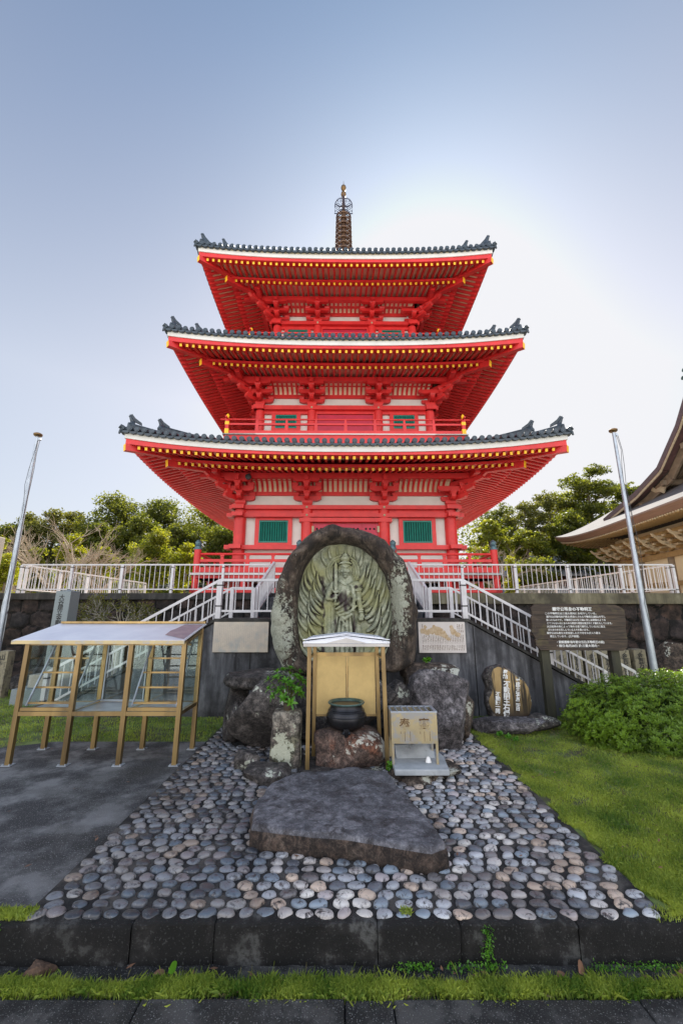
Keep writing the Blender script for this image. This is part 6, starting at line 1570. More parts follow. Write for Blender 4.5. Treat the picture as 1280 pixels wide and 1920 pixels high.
# ---------- wooden temple hall at the right edge
hl = empty('temple_hall', (16.1, 19.0, TZ), 'big weathered wooden temple hall with sweeping copper-sheet gabled roof at the right edge', 'temple hall', rz=R(-5))
M['copper'] = mat('aged_copper_sheet', (.20, .185, .18), (.15, .14, .14), 2.5, .85, metal=0, spec=.2, bump=.15, bscale=14, stretch=(1, .3, 1))
M['verge'] = mat('purple_brown_verge', (.13, .07, .07), (.09, .05, .05), 4, .5, third=(.2, .13, .13), tscale=5)
M['edge'] = mat('layered_brown_eave', (.24, .13, .085), (.17, .09, .055), 3, .6, stretch=(.3, .3, 8), bump=.3)
M['wood'] = mat('weathered_grey_wood', (.30, .23, .16), (.20, .15, .10), 4, .75, stretch=(.4, .4, 1), bump=.2)
M['ochrew'] = mat('honey_coloured_timber', (.46, .30, .13), (.36, .22, .09), 4, .6)
M['carv'] = mat('pale_carved_tips', (.62, .52, .36), (.50, .40, .26), 6, .7)
M['cladding'] = mat('dark_gable_boards', (.07, .055, .045), (.045, .035, .03), 4, .8)  # even dark brown for the gable wall
ze = 4.15; Ya, Yb = -14, 13.6; Xb = 30      # eave rectangle x 0..Xb, y Ya..Yb, z local
RYr = 0.0                                                       # ridge line at local y = 0
def hz_(y_):        # main roof profile (height over local y)
    a = abs(y_ - RYr); tbl = [(0, 9.9), (1.2, 8.3), (3.0, 6.65), (5.2, 5.85), (7.6, 5.3), (10.5, 4.6), (13.6, 4.15)]
    for (a0, z0_), (a1, z1_) in zip(tbl, tbl[1:]):
        if a <= a1: t_ = (a - a0) / (a1 - a0); return z0_ + (z1_ - z0_) * t_
    return 4.15
gxv = 1.45          # verge plane
def YY(s_, a): return s_ * a - .75 * max(0, 1 - a / 9)
# corner lift of eave along the x=0 side
def el(y_): u = max(0, (abs(y_ - (Ya + Yb) / 2) / ((Yb - Ya) / 2))); return .62 * u ** 5
skw = 3.5
def skz(x_, y_): t_ = x_ / skw; return ze + .55 + 2.35 * t_ ** 1.05 + el(y_) * (1 - t_) ** 1.5
b = MB()
def fskirt(y_t, x_):
    t_ = x_ / skw; ya_, yb_ = Ya + skw * 1.0 * t_, Yb - skw * 1.0 * t_
    y_ = ya_ + (yb_ - ya_) * y_t; return (x_, y_, skz(x_, y_))
b.grid(fskirt, [i / 40 for i in range(41)], [skw * j / 10 for j in range(11)])
# front and back slopes
for s_ in (-1, 1):
    def fmain(x_t, a):
        y_ = YY(s_, a) * (1 if s_ > 0 or a < 9 else 14 / 13.6); x_lo = gxv if a < 10.2 else (13.6 - a) * 1.18
        x_ = x_lo + (Xb - x_lo) * x_t; zz = max(hz_(a) + .45, 0)
        if a > 9.4: zz = skz(min(skw, (13.6 - a)), 0) + .02 + .62 * max(0, 1 - x_ / 3.2) ** 3 * ((a - 9.4) / 4.2)
        return (x_, y_, zz)
    b.grid(fmain, [0, .02, .05, .1, .2, .4, .7, 1], [.0, .6, 1.2, 2.1, 3.0, 4.1, 5.2, 6.4, 7.6, 9.0, 10.2, 11.5, 12.5, 13.6], flip=s_ > 0)
ro2 = b.build('roof', 'copper', hl, smooth=True)
# thick layered eave edge along the near side and back
b = MB()
us = [i / 40 for i in range(41)]
for (x0_, z0_, x1_, z1_) in ((0, .0, -.02, -.10), (-.02, -.10, .10, -.30), (.10, -.30, .22, -.42), (.22, -.42, .8, -.36)):
    b.grid(lambda u, t: ((x0_ + (x1_ - x0_) * t), (Ya + x0_) + (Yb - Ya - 2 * x0_) * u, skz(0, Ya + (Yb - Ya) * u) + z0_ + (z1_ - z0_) * t), us, [0, 1])
    b.grid(lambda u, t: ((x0_ + (x1_ - x0_) * t) + (Xb) * u, Yb - (x0_ + (x1_ - x0_) * t), ze + .55 + .62 * max(0, 1 - Xb * u / 3.2) ** 3 + z0_ + (z1_ - z0_) * t), [0, .02, .05, .1, .4, 1], [0, 1])
b.build('eave_edge', 'edge', ro2)
# verge boards
b = MB(); b2 = MB(); b3 = MB()
for s_ in (-1, 1):
    aa = [0, .6, 1.2, 2.1, 3.0, 4.1, 5.2, 6.4, 7.6, 8.6]
    for a0, a1 in zip(aa, aa[1:]):
        p0, p1 = Vector((gxv, YY(s_, a0), hz_(a0) + .40)), Vector((gxv, YY(s_, a1), hz_(a1) + .40))
        b.beam(p0 + Vector((-.02, 0, .05)), p1 + Vector((-.02, 0, .05)), .5, .30); b3.beam(p0 + Vector((-.2, 0, -.17)), p1 + Vector((-.2, 0, -.17)), .07, .13)
        q0, q1 = p0 + Vector((.35, 0, -.42)), p1 + Vector((.35, 0, -.42)); b2.beam(q0, q1, .12, .50)
b.build('verge', 'verge', ro2); b2.build('barge_board', 'wood', ro2); b3.build('verge_trim', 'carv', ro2)
# gable wall, purlins and under-verge rafters
b = MB(); vs = [(gxv + 1.6, YY(s_, a), hz_(a) + .2) for s_, a in [(-1, 8.4), (-1, 5.2), (-1, 3.0), (-1, 1.2), (1, 0), (1, 1.2), (1, 3.0), (1, 5.2), (1, 8.4)]] + [(gxv + 1.6, 8.4, 4.2), (gxv + 1.6, -8.4, 4.2)]
b.prism(vs, (.1, 0, 0)); b.build('gable_wall', 'cladding', hl)
b = MB()
for s_ in (-1, 1):
    for a in (1.6, 3.4, 5.4): b.box(gxv + .1, gxv + 1.6, YY(s_, a) - .13, YY(s_, a) + .13, hz_(a) - .22, hz_(a) + .06)
    aa = [0, .6, 1.2, 2.1, 3.0, 4.1, 5.2, 6.4, 7.6]
    for i in range(7):
        for a0, a1 in zip(aa, aa[1:]): x_ = gxv + .45 + i * .17; b.beam((x_, YY(s_, a0), hz_(a0) + .12), (x_, YY(s_, a1), hz_(a1) + .12), .08, .12)
b.box(gxv + 1.45, gxv + 1.58, -6.4, 6.4, 5.3, 5.6); b.box(gxv + 1.45, gxv + 1.58, -3.2, 3.2, 6.6, 6.85); b.build('gable_timbers', 'wood', hl)
b = MB()
for s_ in (-1, 1): 
    c = Vector((gxv + .2, s_ * 1.9, 6.9))
    b.prism([(gxv + .25, s_ * (3.0 + q), 6.2 + z_) for q, z_ in ((0, 0), (.3, .15), (.7, .1), (1.0, .3), (1.15, .15), (.8, -.1), (.45, -.12), (.2, -.3))], (.08, 0, 0))
b.build('gable_carving', 'carv', hl)
# ridge with green end cylinders
b = MB(); b.box(gxv + .1, Xb, -1.4, -.6, 9.9, 10.9); b.box(gxv - .1, gxv + .5, -1.5, -.5, 10.2, 10.6)
b.build('ridge', 'verge', ro2)
b = MB()
for z_, y_ in ((10.75, -.75), (11.1, -.9), (11.1, -1.2), (10.75, -1.3)): b.cyl((gxv - .5, y_, z_), (gxv + .4, y_, z_), .10, .10, 14)
b.lathe([(.3, 9.8), (.42, 10.1), (.3, 10.5), (.12, 10.9)], (gxv + .3, -1, 0), 10); b.build('ridge_end_ornament', 'patina', ro2, auto=True)
# eave rafters under the near side
b = MB()
for i in range(95):
    y_ = Ya + .4 + i * (Yb - Ya - .8) / 94; z_ = skz(0, y_) - .50
    b.beam((.28, y_, z_ + .02), (2.4, y_, z_ + .30 + 0), .085, .11, tip=0)
b.build('eave_rafters', 'ochrew', hl)
b = MB()
for i in range(140):
    y_ = Ya + .3 + i * (Yb - Ya - .6) / 139; b.box(.24, .30, y_ - .045, y_ + .045, skz(0, y_) - .50, skz(0, y_) - .43)
b.build('rafter_end_caps', 'carv', hl)
b = MB()
for i in range(24):
    x_ = .4 + i * .26; z_ = ze + .1
    b.beam((x_ + .0, Yb - .3, z_ + .1 + .5 * max(0, 1 - x_ / 3.2) ** 3), (x_ + .0, Yb - 2.6, z_ + .4), .09, .11)
b.build('back_eave_rafters', 'ochrew', hl)
# wall, posts, beams, brackets
b = MB(); b.box(2.9, Xb - 2, Ya + 2.9, Yb - 2.9, -.1, 4.4); b.build('wall', 'cream', hl)
b = MB()
for i in range(9):
    y_ = Ya + 2.9 + i * (Yb - Ya - 5.8) / 8; b.cyl((2.85, y_, -.1), (2.85, y_, 3.1), .19, .19, 16)
b.build('posts', 'wood', hl, auto=True)
b = MB(); 
for z0_, z1_, e in ((2.55, 2.85, .10), (.9, 1.15, .06), (.1, .35, .06), (3.45, 3.65, .12)): b.box(2.85 - .1 - e, 2.95, Ya + 2.6, Yb - 2.6, z0_, z1_)
b.box(2.0, 2.2, Ya + 2.0, Yb - 2.0, 3.75, 3.95); b.build('wall_beams', 'ochrew', hl)
b = MB(); b4 = MB()
for i in range(17):
    y_ = Ya + 2.9 + i * (Yb - Ya - 5.8) / 16
    for (a, z0_, l_) in ((2.7, 2.9, .5), (2.4, 3.2, .62), (2.1, 3.48, .5)):
        pr = [(-l_, .2), (-l_ * .8, .05), (-l_ * .5, 0), (l_ * .5, 0), (l_ * .8, .05), (l_, .2)]; b.prism([(a, y_ + q, z0_ + z_) for q, z_ in pr], (.15, 0, 0))
        b.box(a - .45, a + .3, y_ - .08, y_ + .08, z0_ + .02, z0_ + .2)
    for (a, z0_) in ((1.95, 3.15), (1.65, 3.45), (2.3, 2.95)):
        b4.prism([(a + .1, y_ - .05, z0_), (a - .25, y_ - .05, z0_ - .05), (a - .50, y_ - .05, z0_ + .12), (a - .58, y_ - .05, z0_ + .3), (a - .48, y_ - .05, z0_ + .28), (a - .3, y_ - .05, z0_ + .12), (a + .1, y_ - .05, z0_ + .16)], (0, .10, 0))
        b4.box(a - .12, a - .02, y_ - .35, y_ - .12, z0_ + .1, z0_ + .2); b4.box(a - .12, a - .02, y_ + .12, y_ + .35, z0_ + .1, z0_ + .2)
b.build('brackets', 'ochrew', hl); no_ = b4.build('carved_nosings', 'carv', hl); no_['kind'] = 'stuff'
b = MB()
for i in range(110):
    y_ = Ya + 2.9 + i * (Yb - Ya - 5.8) / 109; b.box(2.45, 2.5, y_ - .04, y_ + .04, 3.25, 3.7)
b.build('rib_slats', 'carv', hl)
# ================================================================ VEGETATION
def leafcloud(centers, radii, n, size, seed, flat=.0, shell=.55):
    """n leaf quads scattered in ellipsoid clumps; returns V,F,rnd"""
    rg = np.random.default_rng(seed); centers = np.array(centers, dtype=float); radii = np.array(radii, dtype=float)
    vol = radii.prod(1) ** (2 / 3); k = rg.choice(len(centers), n, p=vol / vol.sum())
    d = rg.normal(size=(n, 3)); d /= np.linalg.norm(d, axis=1)[:, None]; r_ = shell + (1 - shell) * rg.random(n) ** .6; r_ = np.where(rg.random(n) < .25, rg.random(n) ** .5, r_) * (1 + .18 * rg.normal(size=n))
    c = centers[k] + d * radii[k] * r_[:, None]
    nrm = d * .5 + rg.normal(size=(n, 3)) * .8 + np.array([0, 0, .5]); nrm /= np.linalg.norm(nrm, axis=1)[:, None]
    a = rg.normal(size=(n, 3)); u = np.cross(nrm, a); u /= np.linalg.norm(u, axis=1)[:, None]; v = np.cross(nrm, u)
    s = size * rg.uniform(.6, 1.3, n)[:, None]
    V = np.stack([c - u * s * .5, c - v * s * .28 + nrm * s * .08, c + u * s * .5, c + v * s * .28 + nrm * s * .08], 1).reshape(-1, 3)
    Fq = np.arange(4 * n).reshape(n, 4)
    cr = rg.random(len(centers))[k]; rn = np.clip(.55 * cr + .45 * rg.random(n), 0, 1)
    return V, Fq, np.repeat(rn, 4)
def limbs(rng, h, crown_r, base_frac, nl, tr, lean=0, wig=.12):
    """trunk + limbs; returns MB and tip list"""
    mb = MB(); pts = [Vector((0, 0, -.6))]; 
    for j in range(1, 7): t_ = j / 6; pts.append(Vector((lean * t_ + rng.uniform(-wig, wig) * t_ * 2, rng.uniform(-wig, wig) * 2 * t_, h * .86 * t_)))
    mb.tube(pts, [tr * (1.25 if j == 0 else 1 - .78 * j / 6) for j in range(7)], 9); tips = []
    for i in range(nl):
        t_ = base_frac + (1 - base_frac) * (i + .3) / nl; k = min(5, int(t_ * 6)); q = pts[k].lerp(pts[k + 1], t_ * 6 - k) if k < 6 else pts[-1]
        a = i * 2.4 + rng.uniform(-.4, .4); L_ = crown_r * (.95 - .45 * max(0, t_ - .6) / .4) * rng.uniform(.7, 1.05)
        e = q + Vector((math.cos(a) * L_, math.sin(a) * L_, L_ * rng.uniform(.15, .6))); m_ = q.lerp(e, .5) + Vector((0, 0, -L_ * .06)) + Vector((rng.uniform(-.2, .2), rng.uniform(-.2, .2), 0)); r0 = tr * (1 - t_ * .7) * .5
        mb.tube([q, m_, e], [r0, r0 * .6, r0 * .2], 6); tips.append((e, .5)); tips.append((m_ + Vector((0, 0, .3)), .35))
        for s_ in range(2):
            b_ = m_.lerp(e, .3 + .3 * s_); e2 = b_ + Vector((rng.uniform(-1, 1), rng.uniform(-1, 1), rng.uniform(.1, .8))) * L_ * .4; mb.tube([b_, e2], [r0 * .4, r0 * .12], 5); tips.append((e2, .4))
    tips.append((pts[-1] + Vector((0, 0, .3)), .6)); return mb, tips
def make_tree(name, loc, h, cr, label, leaf='leafdk', seed=1, n=6000, size=.26, base_frac=.3, nl=11, tr=.22, flat=.7, clump=.42, group='trees beyond the terrace', lean=0, barkm='bark', cat='tree'):
    rng = random.Random(seed); e = empty(name, loc, label, cat, group)
    mb, tips = limbs(rng, h, cr, base_frac, nl, tr, lean); mb.build('trunk', barkm, e, auto=True)
    C_ = []; Rr = []
    for q, w_ in tips:
        r_ = cr * clump * rng.uniform(.55, 1.2) * (.7 + w_ * .6); C_.append(tuple(q)); Rr.append((r_, r_, r_ * flat))
        for _ in range(3):      # smaller satellites break up each clump
            o_ = Vector((rng.gauss(0, 1), rng.gauss(0, 1), rng.gauss(.1, .6))).normalized() * r_ * rng.uniform(.7, 1.15); r2_ = r_ * rng.uniform(.3, .55); C_.append(tuple(q + o_)); Rr.append((r2_, r2_, r2_ * flat))
    V, Fq, rn = leafcloud(C_, Rr, n, size, seed); npmesh('crown', V, Fq, leaf, e, rnd=rn); return e
def place(e, loc, rz, sc_, label):
    c = dup(e, None, loc, rz, sc_); c['label'] = label; return c
def gz(px_, py_, Y_): return P(px_, py_, Y_)
# left woodland: (px centre, px top y, depth, px half width, kind)
def T(name, px_, pyt, Y_, rpx, label, leaf, seed, zg_=None, **kw):
    c = P(px_, pyt, Y_); zg0 = hillf(c.x, Y_)[2] if Y_ > 29 else TZ; zg0 = zg_ if zg_ is not None else max(zg0, 1.5)
    r_ = rpx / F * Y_ * (1.15 if px_ > 860 and name == 'tall_tree' else 1.0); kw['n'] = int(kw.get('n', 6000) * 1.5); kw['size'] = kw.get('size', .26) * .9; return make_tree(name, (c.x, Y_, zg0), (c.z - zg0) * .97, r_ * .80, label, leaf, seed, **kw)
LGR = 'broadleaf trees on the left of the pagoda'
T('evergreen_tree', 232, 922, 42, 62, 'dark round-topped evergreen behind the left fence, highest crown left of the pagoda', 'leafdk', 3, n=9000, size=.30, clump=.5, nl=13, base_frac=.2, group=LGR)
T('evergreen_tree', 312, 926, 44, 56, 'dark evergreen touching the left edge of the lowest pagoda roof', 'leafdk', 4, n=9000, size=.30, clump=.5, nl=13, base_frac=.2, group=LGR)
T('evergreen_tree', 395, 945, 46, 60, 'dark evergreen half hidden by the pagoda wall and lowest eave on the left', 'leafmd', 5, n=9000, size=.30, clump=.5, nl=13, base_frac=.15, group=LGR)
T('olive_tree', 110, 944, 40, 48, 'loose olive-green tree behind the bare branches, between flagpole and dark evergreens', 'leafol', 6, n=6500, size=.26, clump=.46, group=LGR)
T('olive_tree', 160, 950, 43, 40, 'thin pale olive tree just left of the highest dark evergreen', 'leafol', 7, n=5500, size=.26, clump=.45, group=LGR)
T('olive_tree', 62, 950, 41, 42, 'olive-green tree just right of the left flagpole', 'leafol', 8, n=6000, size=.26, clump=.46, group=LGR)
T('evergreen_tree', 270, 962, 38, 52, 'middle-height dark evergreen in front of the highest crown', 'leafdk', 9, n=8500, size=.28, clump=.5, base_frac=.1, group=LGR)
T('evergreen_tree', 185, 976, 37, 46, 'low dark evergreen behind the yellow-green shrubs', 'leafdk', 10, n=8000, size=.28, clump=.5, base_frac=.1, group=LGR)
T('evergreen_tree', 30, 975, 39, 48, 'dark evergreen behind the left flagpole', 'leafdk', 13, n=8000, size=.28, clump=.5, base_frac=.1, group=LGR)
T('evergreen_tree', 340, 978, 40, 50, 'dark evergreen above the left veranda corner post', 'leafdk', 14, n=8500, size=.28, clump=.5, base_frac=.1, group=LGR)
T('evergreen_tree', 425, 985, 40, 52, 'dark evergreen hidden behind the left pagoda column', 'leafdk', 15, n=7500, size=.28, clump=.5, base_frac=.1, group=LGR)
T('leafy_tree', -12, 918, 17, 36, 'bright green tree cut by the left edge of the photo', 'leafyl', 16, n=6500, size=.15, clump=.5, base_frac=.35, tr=.14, group=LGR)
T('round_shrub', 300, 992, 27, 40, 'rounded green shrub left of the veranda corner post', 'leafmd', 17, n=8000, size=.18, clump=.55, base_frac=.05, tr=.1, group='bright shrubs behind the left fence', cat='shrub')
T('round_shrub', 355, 1012, 27, 30, 'pale green shrub beside the veranda corner post', 'leafyl', 18, n=5000, size=.17, clump=.5, base_frac=.05, tr=.08, group='bright shrubs behind the left fence', cat='shrub')
T('round_shrub', 150, 998, 22, 30, 'yellow-green shrub behind the bare cherry branches', 'leafyl', 19, n=4500, size=.14, clump=.5, base_frac=.05, tr=.07, group='bright shrubs behind the left fence', cat='shrub')
T('round_shrub', 196, 1022, 22, 26, 'small yellow-green shrub right of the bare cherry branches', 'leafyl', 20, n=3800, size=.14, clump=.5, base_frac=.05, tr=.07, group='bright shrubs behind the left fence', cat='shrub')
T('round_shrub', 72, 1028, 20, 22, 'dark green low shrub under the bare cherry branches', 'leafmd', 24, n=3500, size=.13, clump=.5, base_frac=.05, tr=.06, group='bright shrubs behind the left fence', cat='shrub')
T('round_shrub', 18, 1045, 16, 26, 'yellow-green shrub at the left edge behind the flagpole', 'leafyl', 25, n=3500, size=.10, clump=.5, base_frac=.05, tr=.05, group='bright shrubs behind the left fence', cat='shrub')
T('round_shrub', 250, 1036, 30, 34, 'dark low shrub behind the middle of the left fence', 'leafdk', 26, n=4500, size=.18, clump=.5, base_frac=.05, tr=.08, group='bright shrubs behind the left fence', cat='shrub')
# right woodland
RGR = 'tall trees on the right of the pagoda'
T('tall_tree', 1095, 858, 38, 62, 'tall layered evergreen with visible limbs, highest right of the pagoda', 'leafdk', 31, n=9500, size=.27, clump=.34, nl=16, base_frac=.3, flat=.42, tr=.25, group=RGR)
T('tall_tree', 1050, 905, 44, 50, 'dense crown between the open-crowned tree and the tallest tree', 'leafmd', 45, n=7500, size=.27, clump=.42, nl=14, base_frac=.2, group=RGR)
T('tall_tree', 930, 945, 43, 46, 'fuller dark tree behind the slender forked one, near the pagoda eave', 'leafdk', 46, n=7500, size=.27, clump=.42, nl=14, base_frac=.15, group=RGR)
T('tall_tree', 1162, 880, 40, 50, 'tall evergreen behind the right flagpole', 'leafdk', 32, n=7500, size=.27, clump=.36, nl=15, base_frac=.3, flat=.42, group=RGR)
T('tall_tree', 1020, 900, 41, 48, 'open-crowned tree with sky gaps right of the lowest pagoda roof', 'leafol', 33, n=5000, size=.26, clump=.33, nl=15, base_frac=.25, flat=.5, group=RGR)
T('tall_tree', 965, 925, 39, 42, 'slender tree with forked trunks just right of the pagoda eave', 'leafol', 34, n=4200, size=.25, clump=.33, nl=14, base_frac=.3, flat=.5, lean=.8, group=RGR)
T('tall_tree', 912, 965, 36, 42, 'bright green tree just right of the pagoda wall', 'leafmd', 35, n=4500, size=.25, clump=.36, nl=12, base_frac=.3, flat=.5, group=RGR)
T('tall_tree', 1226, 868, 46, 24, 'pale brownish pine tip peeking beside the hall gable', 'leafol', 36, n=3000, size=.28, clump=.4, nl=10, base_frac=.4, flat=.5, group=RGR)
T('tall_tree', 1200, 905, 42, 40, 'dark tree against the curved verge of the hall', 'leafdk', 37, n=7000, size=.27, clump=.42, nl=14, base_frac=.2, group=RGR)
T('evergreen_tree', 1060, 955, 35, 48, 'dark dense understorey tree behind the hall eave tip', 'leafdk', 38, n=8500, size=.25, clump=.45, base_frac=.1, group=RGR)
T('evergreen_tree', 1130, 960, 36, 46, 'dark understorey tree between flagpole and tallest tree foot', 'leafmd', 39, n=8500, size=.25, clump=.45, base_frac=.1, group=RGR)
T('evergreen_tree', 985, 990, 35, 46, 'mid-green understorey tree above the right fence', 'leafmd', 40, n=7500, size=.24, clump=.42, base_frac=.1, group=RGR)
T('evergreen_tree', 905, 1020, 33, 30, 'low bright bush between pagoda wall and veranda post on the right', 'leafyl', 41, n=4000, size=.2, clump=.45, base_frac=.05, group=RGR)
T('round_shrub', 955, 1046, 22, 16, 'small bright green shrub just right of the veranda corner post', 'leafyl', 42, n=3000, size=.12, clump=.5, base_frac=.05, tr=.05, group='low shrubs behind the right fence', cat='shrub')
T('round_shrub', 1000, 1040, 30, 40, 'dark low shrub behind the right fence next to the tiled outbuilding', 'leafdk', 43, n=6000, size=.18, clump=.5, base_frac=.05, tr=.06, group='low shrubs behind the right fence', cat='shrub')
# far woodland: one uncountable mass filling the hillside
C_ = []; Rr = []; rng = random.Random(77)
for i in range(190):
    x_ = rng.uniform(-62, 58); y_ = rng.uniform(47, 60)
    top_ = 10.2 if x_ < 0 else 12.5
    z_ = rng.uniform(4, top_ - abs(x_ + 10) * .03); 
    C_.append((x_, y_, z_)); Rr.append((rng.uniform(2.2, 3.6),) * 2 + (rng.uniform(1.6, 2.4),))
V, Fq, rn = leafcloud(C_, Rr, 90000, .40, 78); o = npmesh('far_woodland', V, Fq, 'leafdk', None, rnd=rn); tag(o, 'mass of far woodland filling the hillside behind the separate trees', 'woodland', kind='stuff')

# bare cherry behind the left fence
def bare(name, loc, label, seed, n_b, L0, r0, spread, m_, group=None, leafn=0, parent_h=1.0, levels=4, gravity=0, cat='bare tree', rr0=None, leafm='leafol', lsize=.05, squash=1):
    rng = random.Random(seed); e = empty(name, loc, label, cat, group); mb = MB(); ends = []
    def grow(q, d, L_, r_, lev):
        m_ = q + d * L_ * .5 + Vector((rng.uniform(-1, 1), rng.uniform(-1, 1) * squash, rng.uniform(-1, 1))) * L_ * .08; en_ = q + d * L_
        mb.tube([q, m_, en_], [r_, r_ * .8, r_ * .62], 7 if lev < 2 else 4)
        if lev == 0: ends.append(en_); return
        for i in range(rng.choice((2, 3, 3)) if lev > 1 else 3):
            nd = (d + Vector((rng.gauss(0, 1), rng.gauss(0, 1) * squash, rng.gauss(.15, .7))) * spread).normalized(); st_ = q.lerp(en_, rng.uniform(.5, 1)) if i else en_
            grow(st_, nd, L_ * rng.uniform(.6, .85), r_ * .58, lev - 1)
    for i in range(n_b):
        a = i * 2 * math.pi / n_b + rng.uniform(-.3, .3); d = Vector((math.cos(a) * .7, math.sin(a) * .7 * squash, rng.uniform(.5, 1.1))).normalized(); grow(Vector((0, 0, parent_h * .5)), d, L0 * rng.uniform(.8, 1.1), r0, levels)
    mb.tube([(0, 0, -.1), (0, 0, parent_h * .5 + .05)], [r0 * 1.8, r0 * 1.3], 10); mb.build('branches', m_, e, auto=True)
    if leafn:
        C_ = [tuple(q) for q in ends]; V, Fq, rn = leafcloud(C_, [(.12, .12, .1)] * len(C_), leafn, lsize, seed); npmesh('leaves', V, Fq, leafm, e, rnd=rn)
    return e
c = P(110, 1050, 20); bare('cherry_tree', (c.x, 20, TZ), 'wide bare cherry tree with pale upswept branches behind the left fence', 61, 9, 1.5, .08, .42, 'twig', 'bare trees', parent_h=.7, levels=4)
c = P(190, 1050, 21); bare('cherry_tree', (c.x, 21, TZ), 'smaller bare cherry tree right of the wide one, behind the left fence', 62, 7, 1.1, .06, .45, 'twig', 'bare trees', parent_h=.6, levels=4)
c = P(30, 1080, 17.5); bare('cherry_tree', (c.x, 17.5, TZ), 'tangle of bare branches behind the left flagpole', 63, 6, .8, .045, .5, 'twig', 'bare trees', parent_h=.4, levels=4)
c = P(925, 1030, 30); bare('cherry_tree', (c.x, 30, TZ), 'pale bare branches between the pagoda wall and the right trees', 64, 8, 1.5, .06, .5, 'twig', 'bare trees', parent_h=1.2, levels=4)
# small lichened tree in front of the left wall
c = P(222, 1200, 12.6); bare('lichened_tree', (c.x, 12.6, 0), 'small tree with white-lichened crooked trunks and fine sparse twigs in front of the left wall', 66, 5, .62, .05, .5, 'lbark', None, leafn=2600, parent_h=2.3, levels=4, cat='small tree', leafm='leafol', lsize=.07, squash=.45)
# azalea bush: leaf rosettes over a squashed dome
az = empty('azalea_bush', (5.92, 8.05, 0), 'dense clipped green azalea bush beside the notice board, right of the lawn edge', 'bush')
rg = np.random.default_rng(91); nA = 14000
RX, RY, RZ = 1.75, 1.15, .98
d = rg.normal(size=(nA, 3)); d[:, 2] = np.abs(d[:, 2]) * 1.0 - .12; d /= np.linalg.norm(d, axis=1)[:, None]
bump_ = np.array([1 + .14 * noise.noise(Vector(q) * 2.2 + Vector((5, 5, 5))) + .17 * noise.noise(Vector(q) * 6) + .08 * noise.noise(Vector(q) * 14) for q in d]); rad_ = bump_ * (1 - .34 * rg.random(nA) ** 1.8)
c = np.sign(d) * np.abs(d) ** .88 * np.array([RX, RY, RZ]) * rad_[:, None] + np.array([0, 0, .12]); c[:, 2] = np.maximum(c[:, 2], .03)
Vl = []; Rl = []
nl_ = 5; tot = nA * nl_
ang = rg.uniform(0, 6.28, nA)[:, None] + np.arange(nl_)[None] * 2 * np.pi / nl_ + rg.normal(0, .2, (nA, nl_)); axis = d * .7 + np.array([0, 0, .6]); axis /= np.linalg.norm(axis, axis=1)[:, None]
t1 = np.cross(axis, rg.normal(size=(nA, 3))); t1 /= np.linalg.norm(t1, axis=1)[:, None]; t2 = np.cross(axis, t1)
ld = (np.cos(ang)[..., None] * t1[:, None] + np.sin(ang)[..., None] * t2[:, None]) * .85 + axis[:, None] * rg.uniform(.1, .7, (nA, nl_))[..., None]; ld /= np.linalg.norm(ld, axis=2)[..., None]
sd_ = np.cross(ld, axis[:, None].repeat(nl_, 1)); sd_ /= np.linalg.norm(sd_, axis=2)[..., None] + 1e-6
L_ = rg.uniform(.036, .064, (nA, nl_))[..., None]; W_ = L_ * .44; c5 = c[:, None]
V = np.stack([c5 + ld * L_ * .02, c5 + ld * L_ * .55 - sd_ * W_ * .5, c5 + ld * L_, c5 + ld * L_ * .55 + sd_ * W_ * .5], 2).reshape(-1, 3)
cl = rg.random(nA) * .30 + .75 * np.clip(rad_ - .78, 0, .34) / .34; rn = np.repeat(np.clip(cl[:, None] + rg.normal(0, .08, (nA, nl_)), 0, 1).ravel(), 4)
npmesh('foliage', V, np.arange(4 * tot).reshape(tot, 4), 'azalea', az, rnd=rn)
b = MB(); rr = random.Random(8)
for i in range(26): a = rr.uniform(0, 6.28); r_ = rr.uniform(.2, .85); b.tube([(r_ * .3 * math.cos(a) * RX, r_ * .3 * math.sin(a) * RY, 0), (r_ * .6 * math.cos(a) * RX, r_ * .6 * math.sin(a) * RY, .35), (r_ * math.cos(a) * RX, r_ * math.sin(a) * RY, .62)], [.02, .014, .006], 6)
b.build('stems', 'bark', az)
# ---------- grass
def blades(name, pts, h, wdt, label, m_='grass', lean=.45, seed=1, curve=True, kind='stuff', cat='grass', patch=1.2):
    rg = np.random.default_rng(seed); n = len(pts); pts = np.asarray(pts); a = rg.uniform(0, 2 * np.pi, n); hh = h * rg.uniform(.45, 1.25, n); l_ = rg.normal(0, lean, n)
    dx, dy = np.cos(a), np.sin(a); ox, oy = np.cos(a + 1.57) * wdt * .5, np.sin(a + 1.57) * wdt * .5
    z0_ = pts[:, 2]; V = np.empty((n, 4, 3))
    V[:, 0] = np.stack([pts[:, 0] - ox, pts[:, 1] - oy, z0_], 1); V[:, 1] = np.stack([pts[:, 0] + ox, pts[:, 1] + oy, z0_], 1)
    mx_, my_ = pts[:, 0] + dx * hh * l_ * .35, pts[:, 1] + dy * hh * l_ * .35; V[:, 2] = np.stack([mx_ + ox * .8, my_ + oy * .8, z0_ + hh * .6], 1)
    V[:, 3] = np.stack([pts[:, 0] + dx * hh * l_, pts[:, 1] + dy * hh * l_, z0_ + hh * (1 - .25 * np.abs(l_))], 1)
    Fq = np.concatenate([np.arange(n)[:, None] * 4 + np.array([[0, 1, 2]]), np.arange(n)[:, None] * 4 + np.array([[0, 2, 3]])])
    pn = np.array([noise.noise(Vector((x_ * patch, y_ * patch, seed))) for x_, y_ in pts[:, :2]]); rn = np.repeat(np.clip(.5 + pn * .7 + rg.normal(0, .18, n), 0, 1), 4)
    o = npmesh(name, V.reshape(-1, 3), Fq, m_, None, rnd=rn); return tag(o, label, cat, kind=kind)
rg = np.random.default_rng(5)
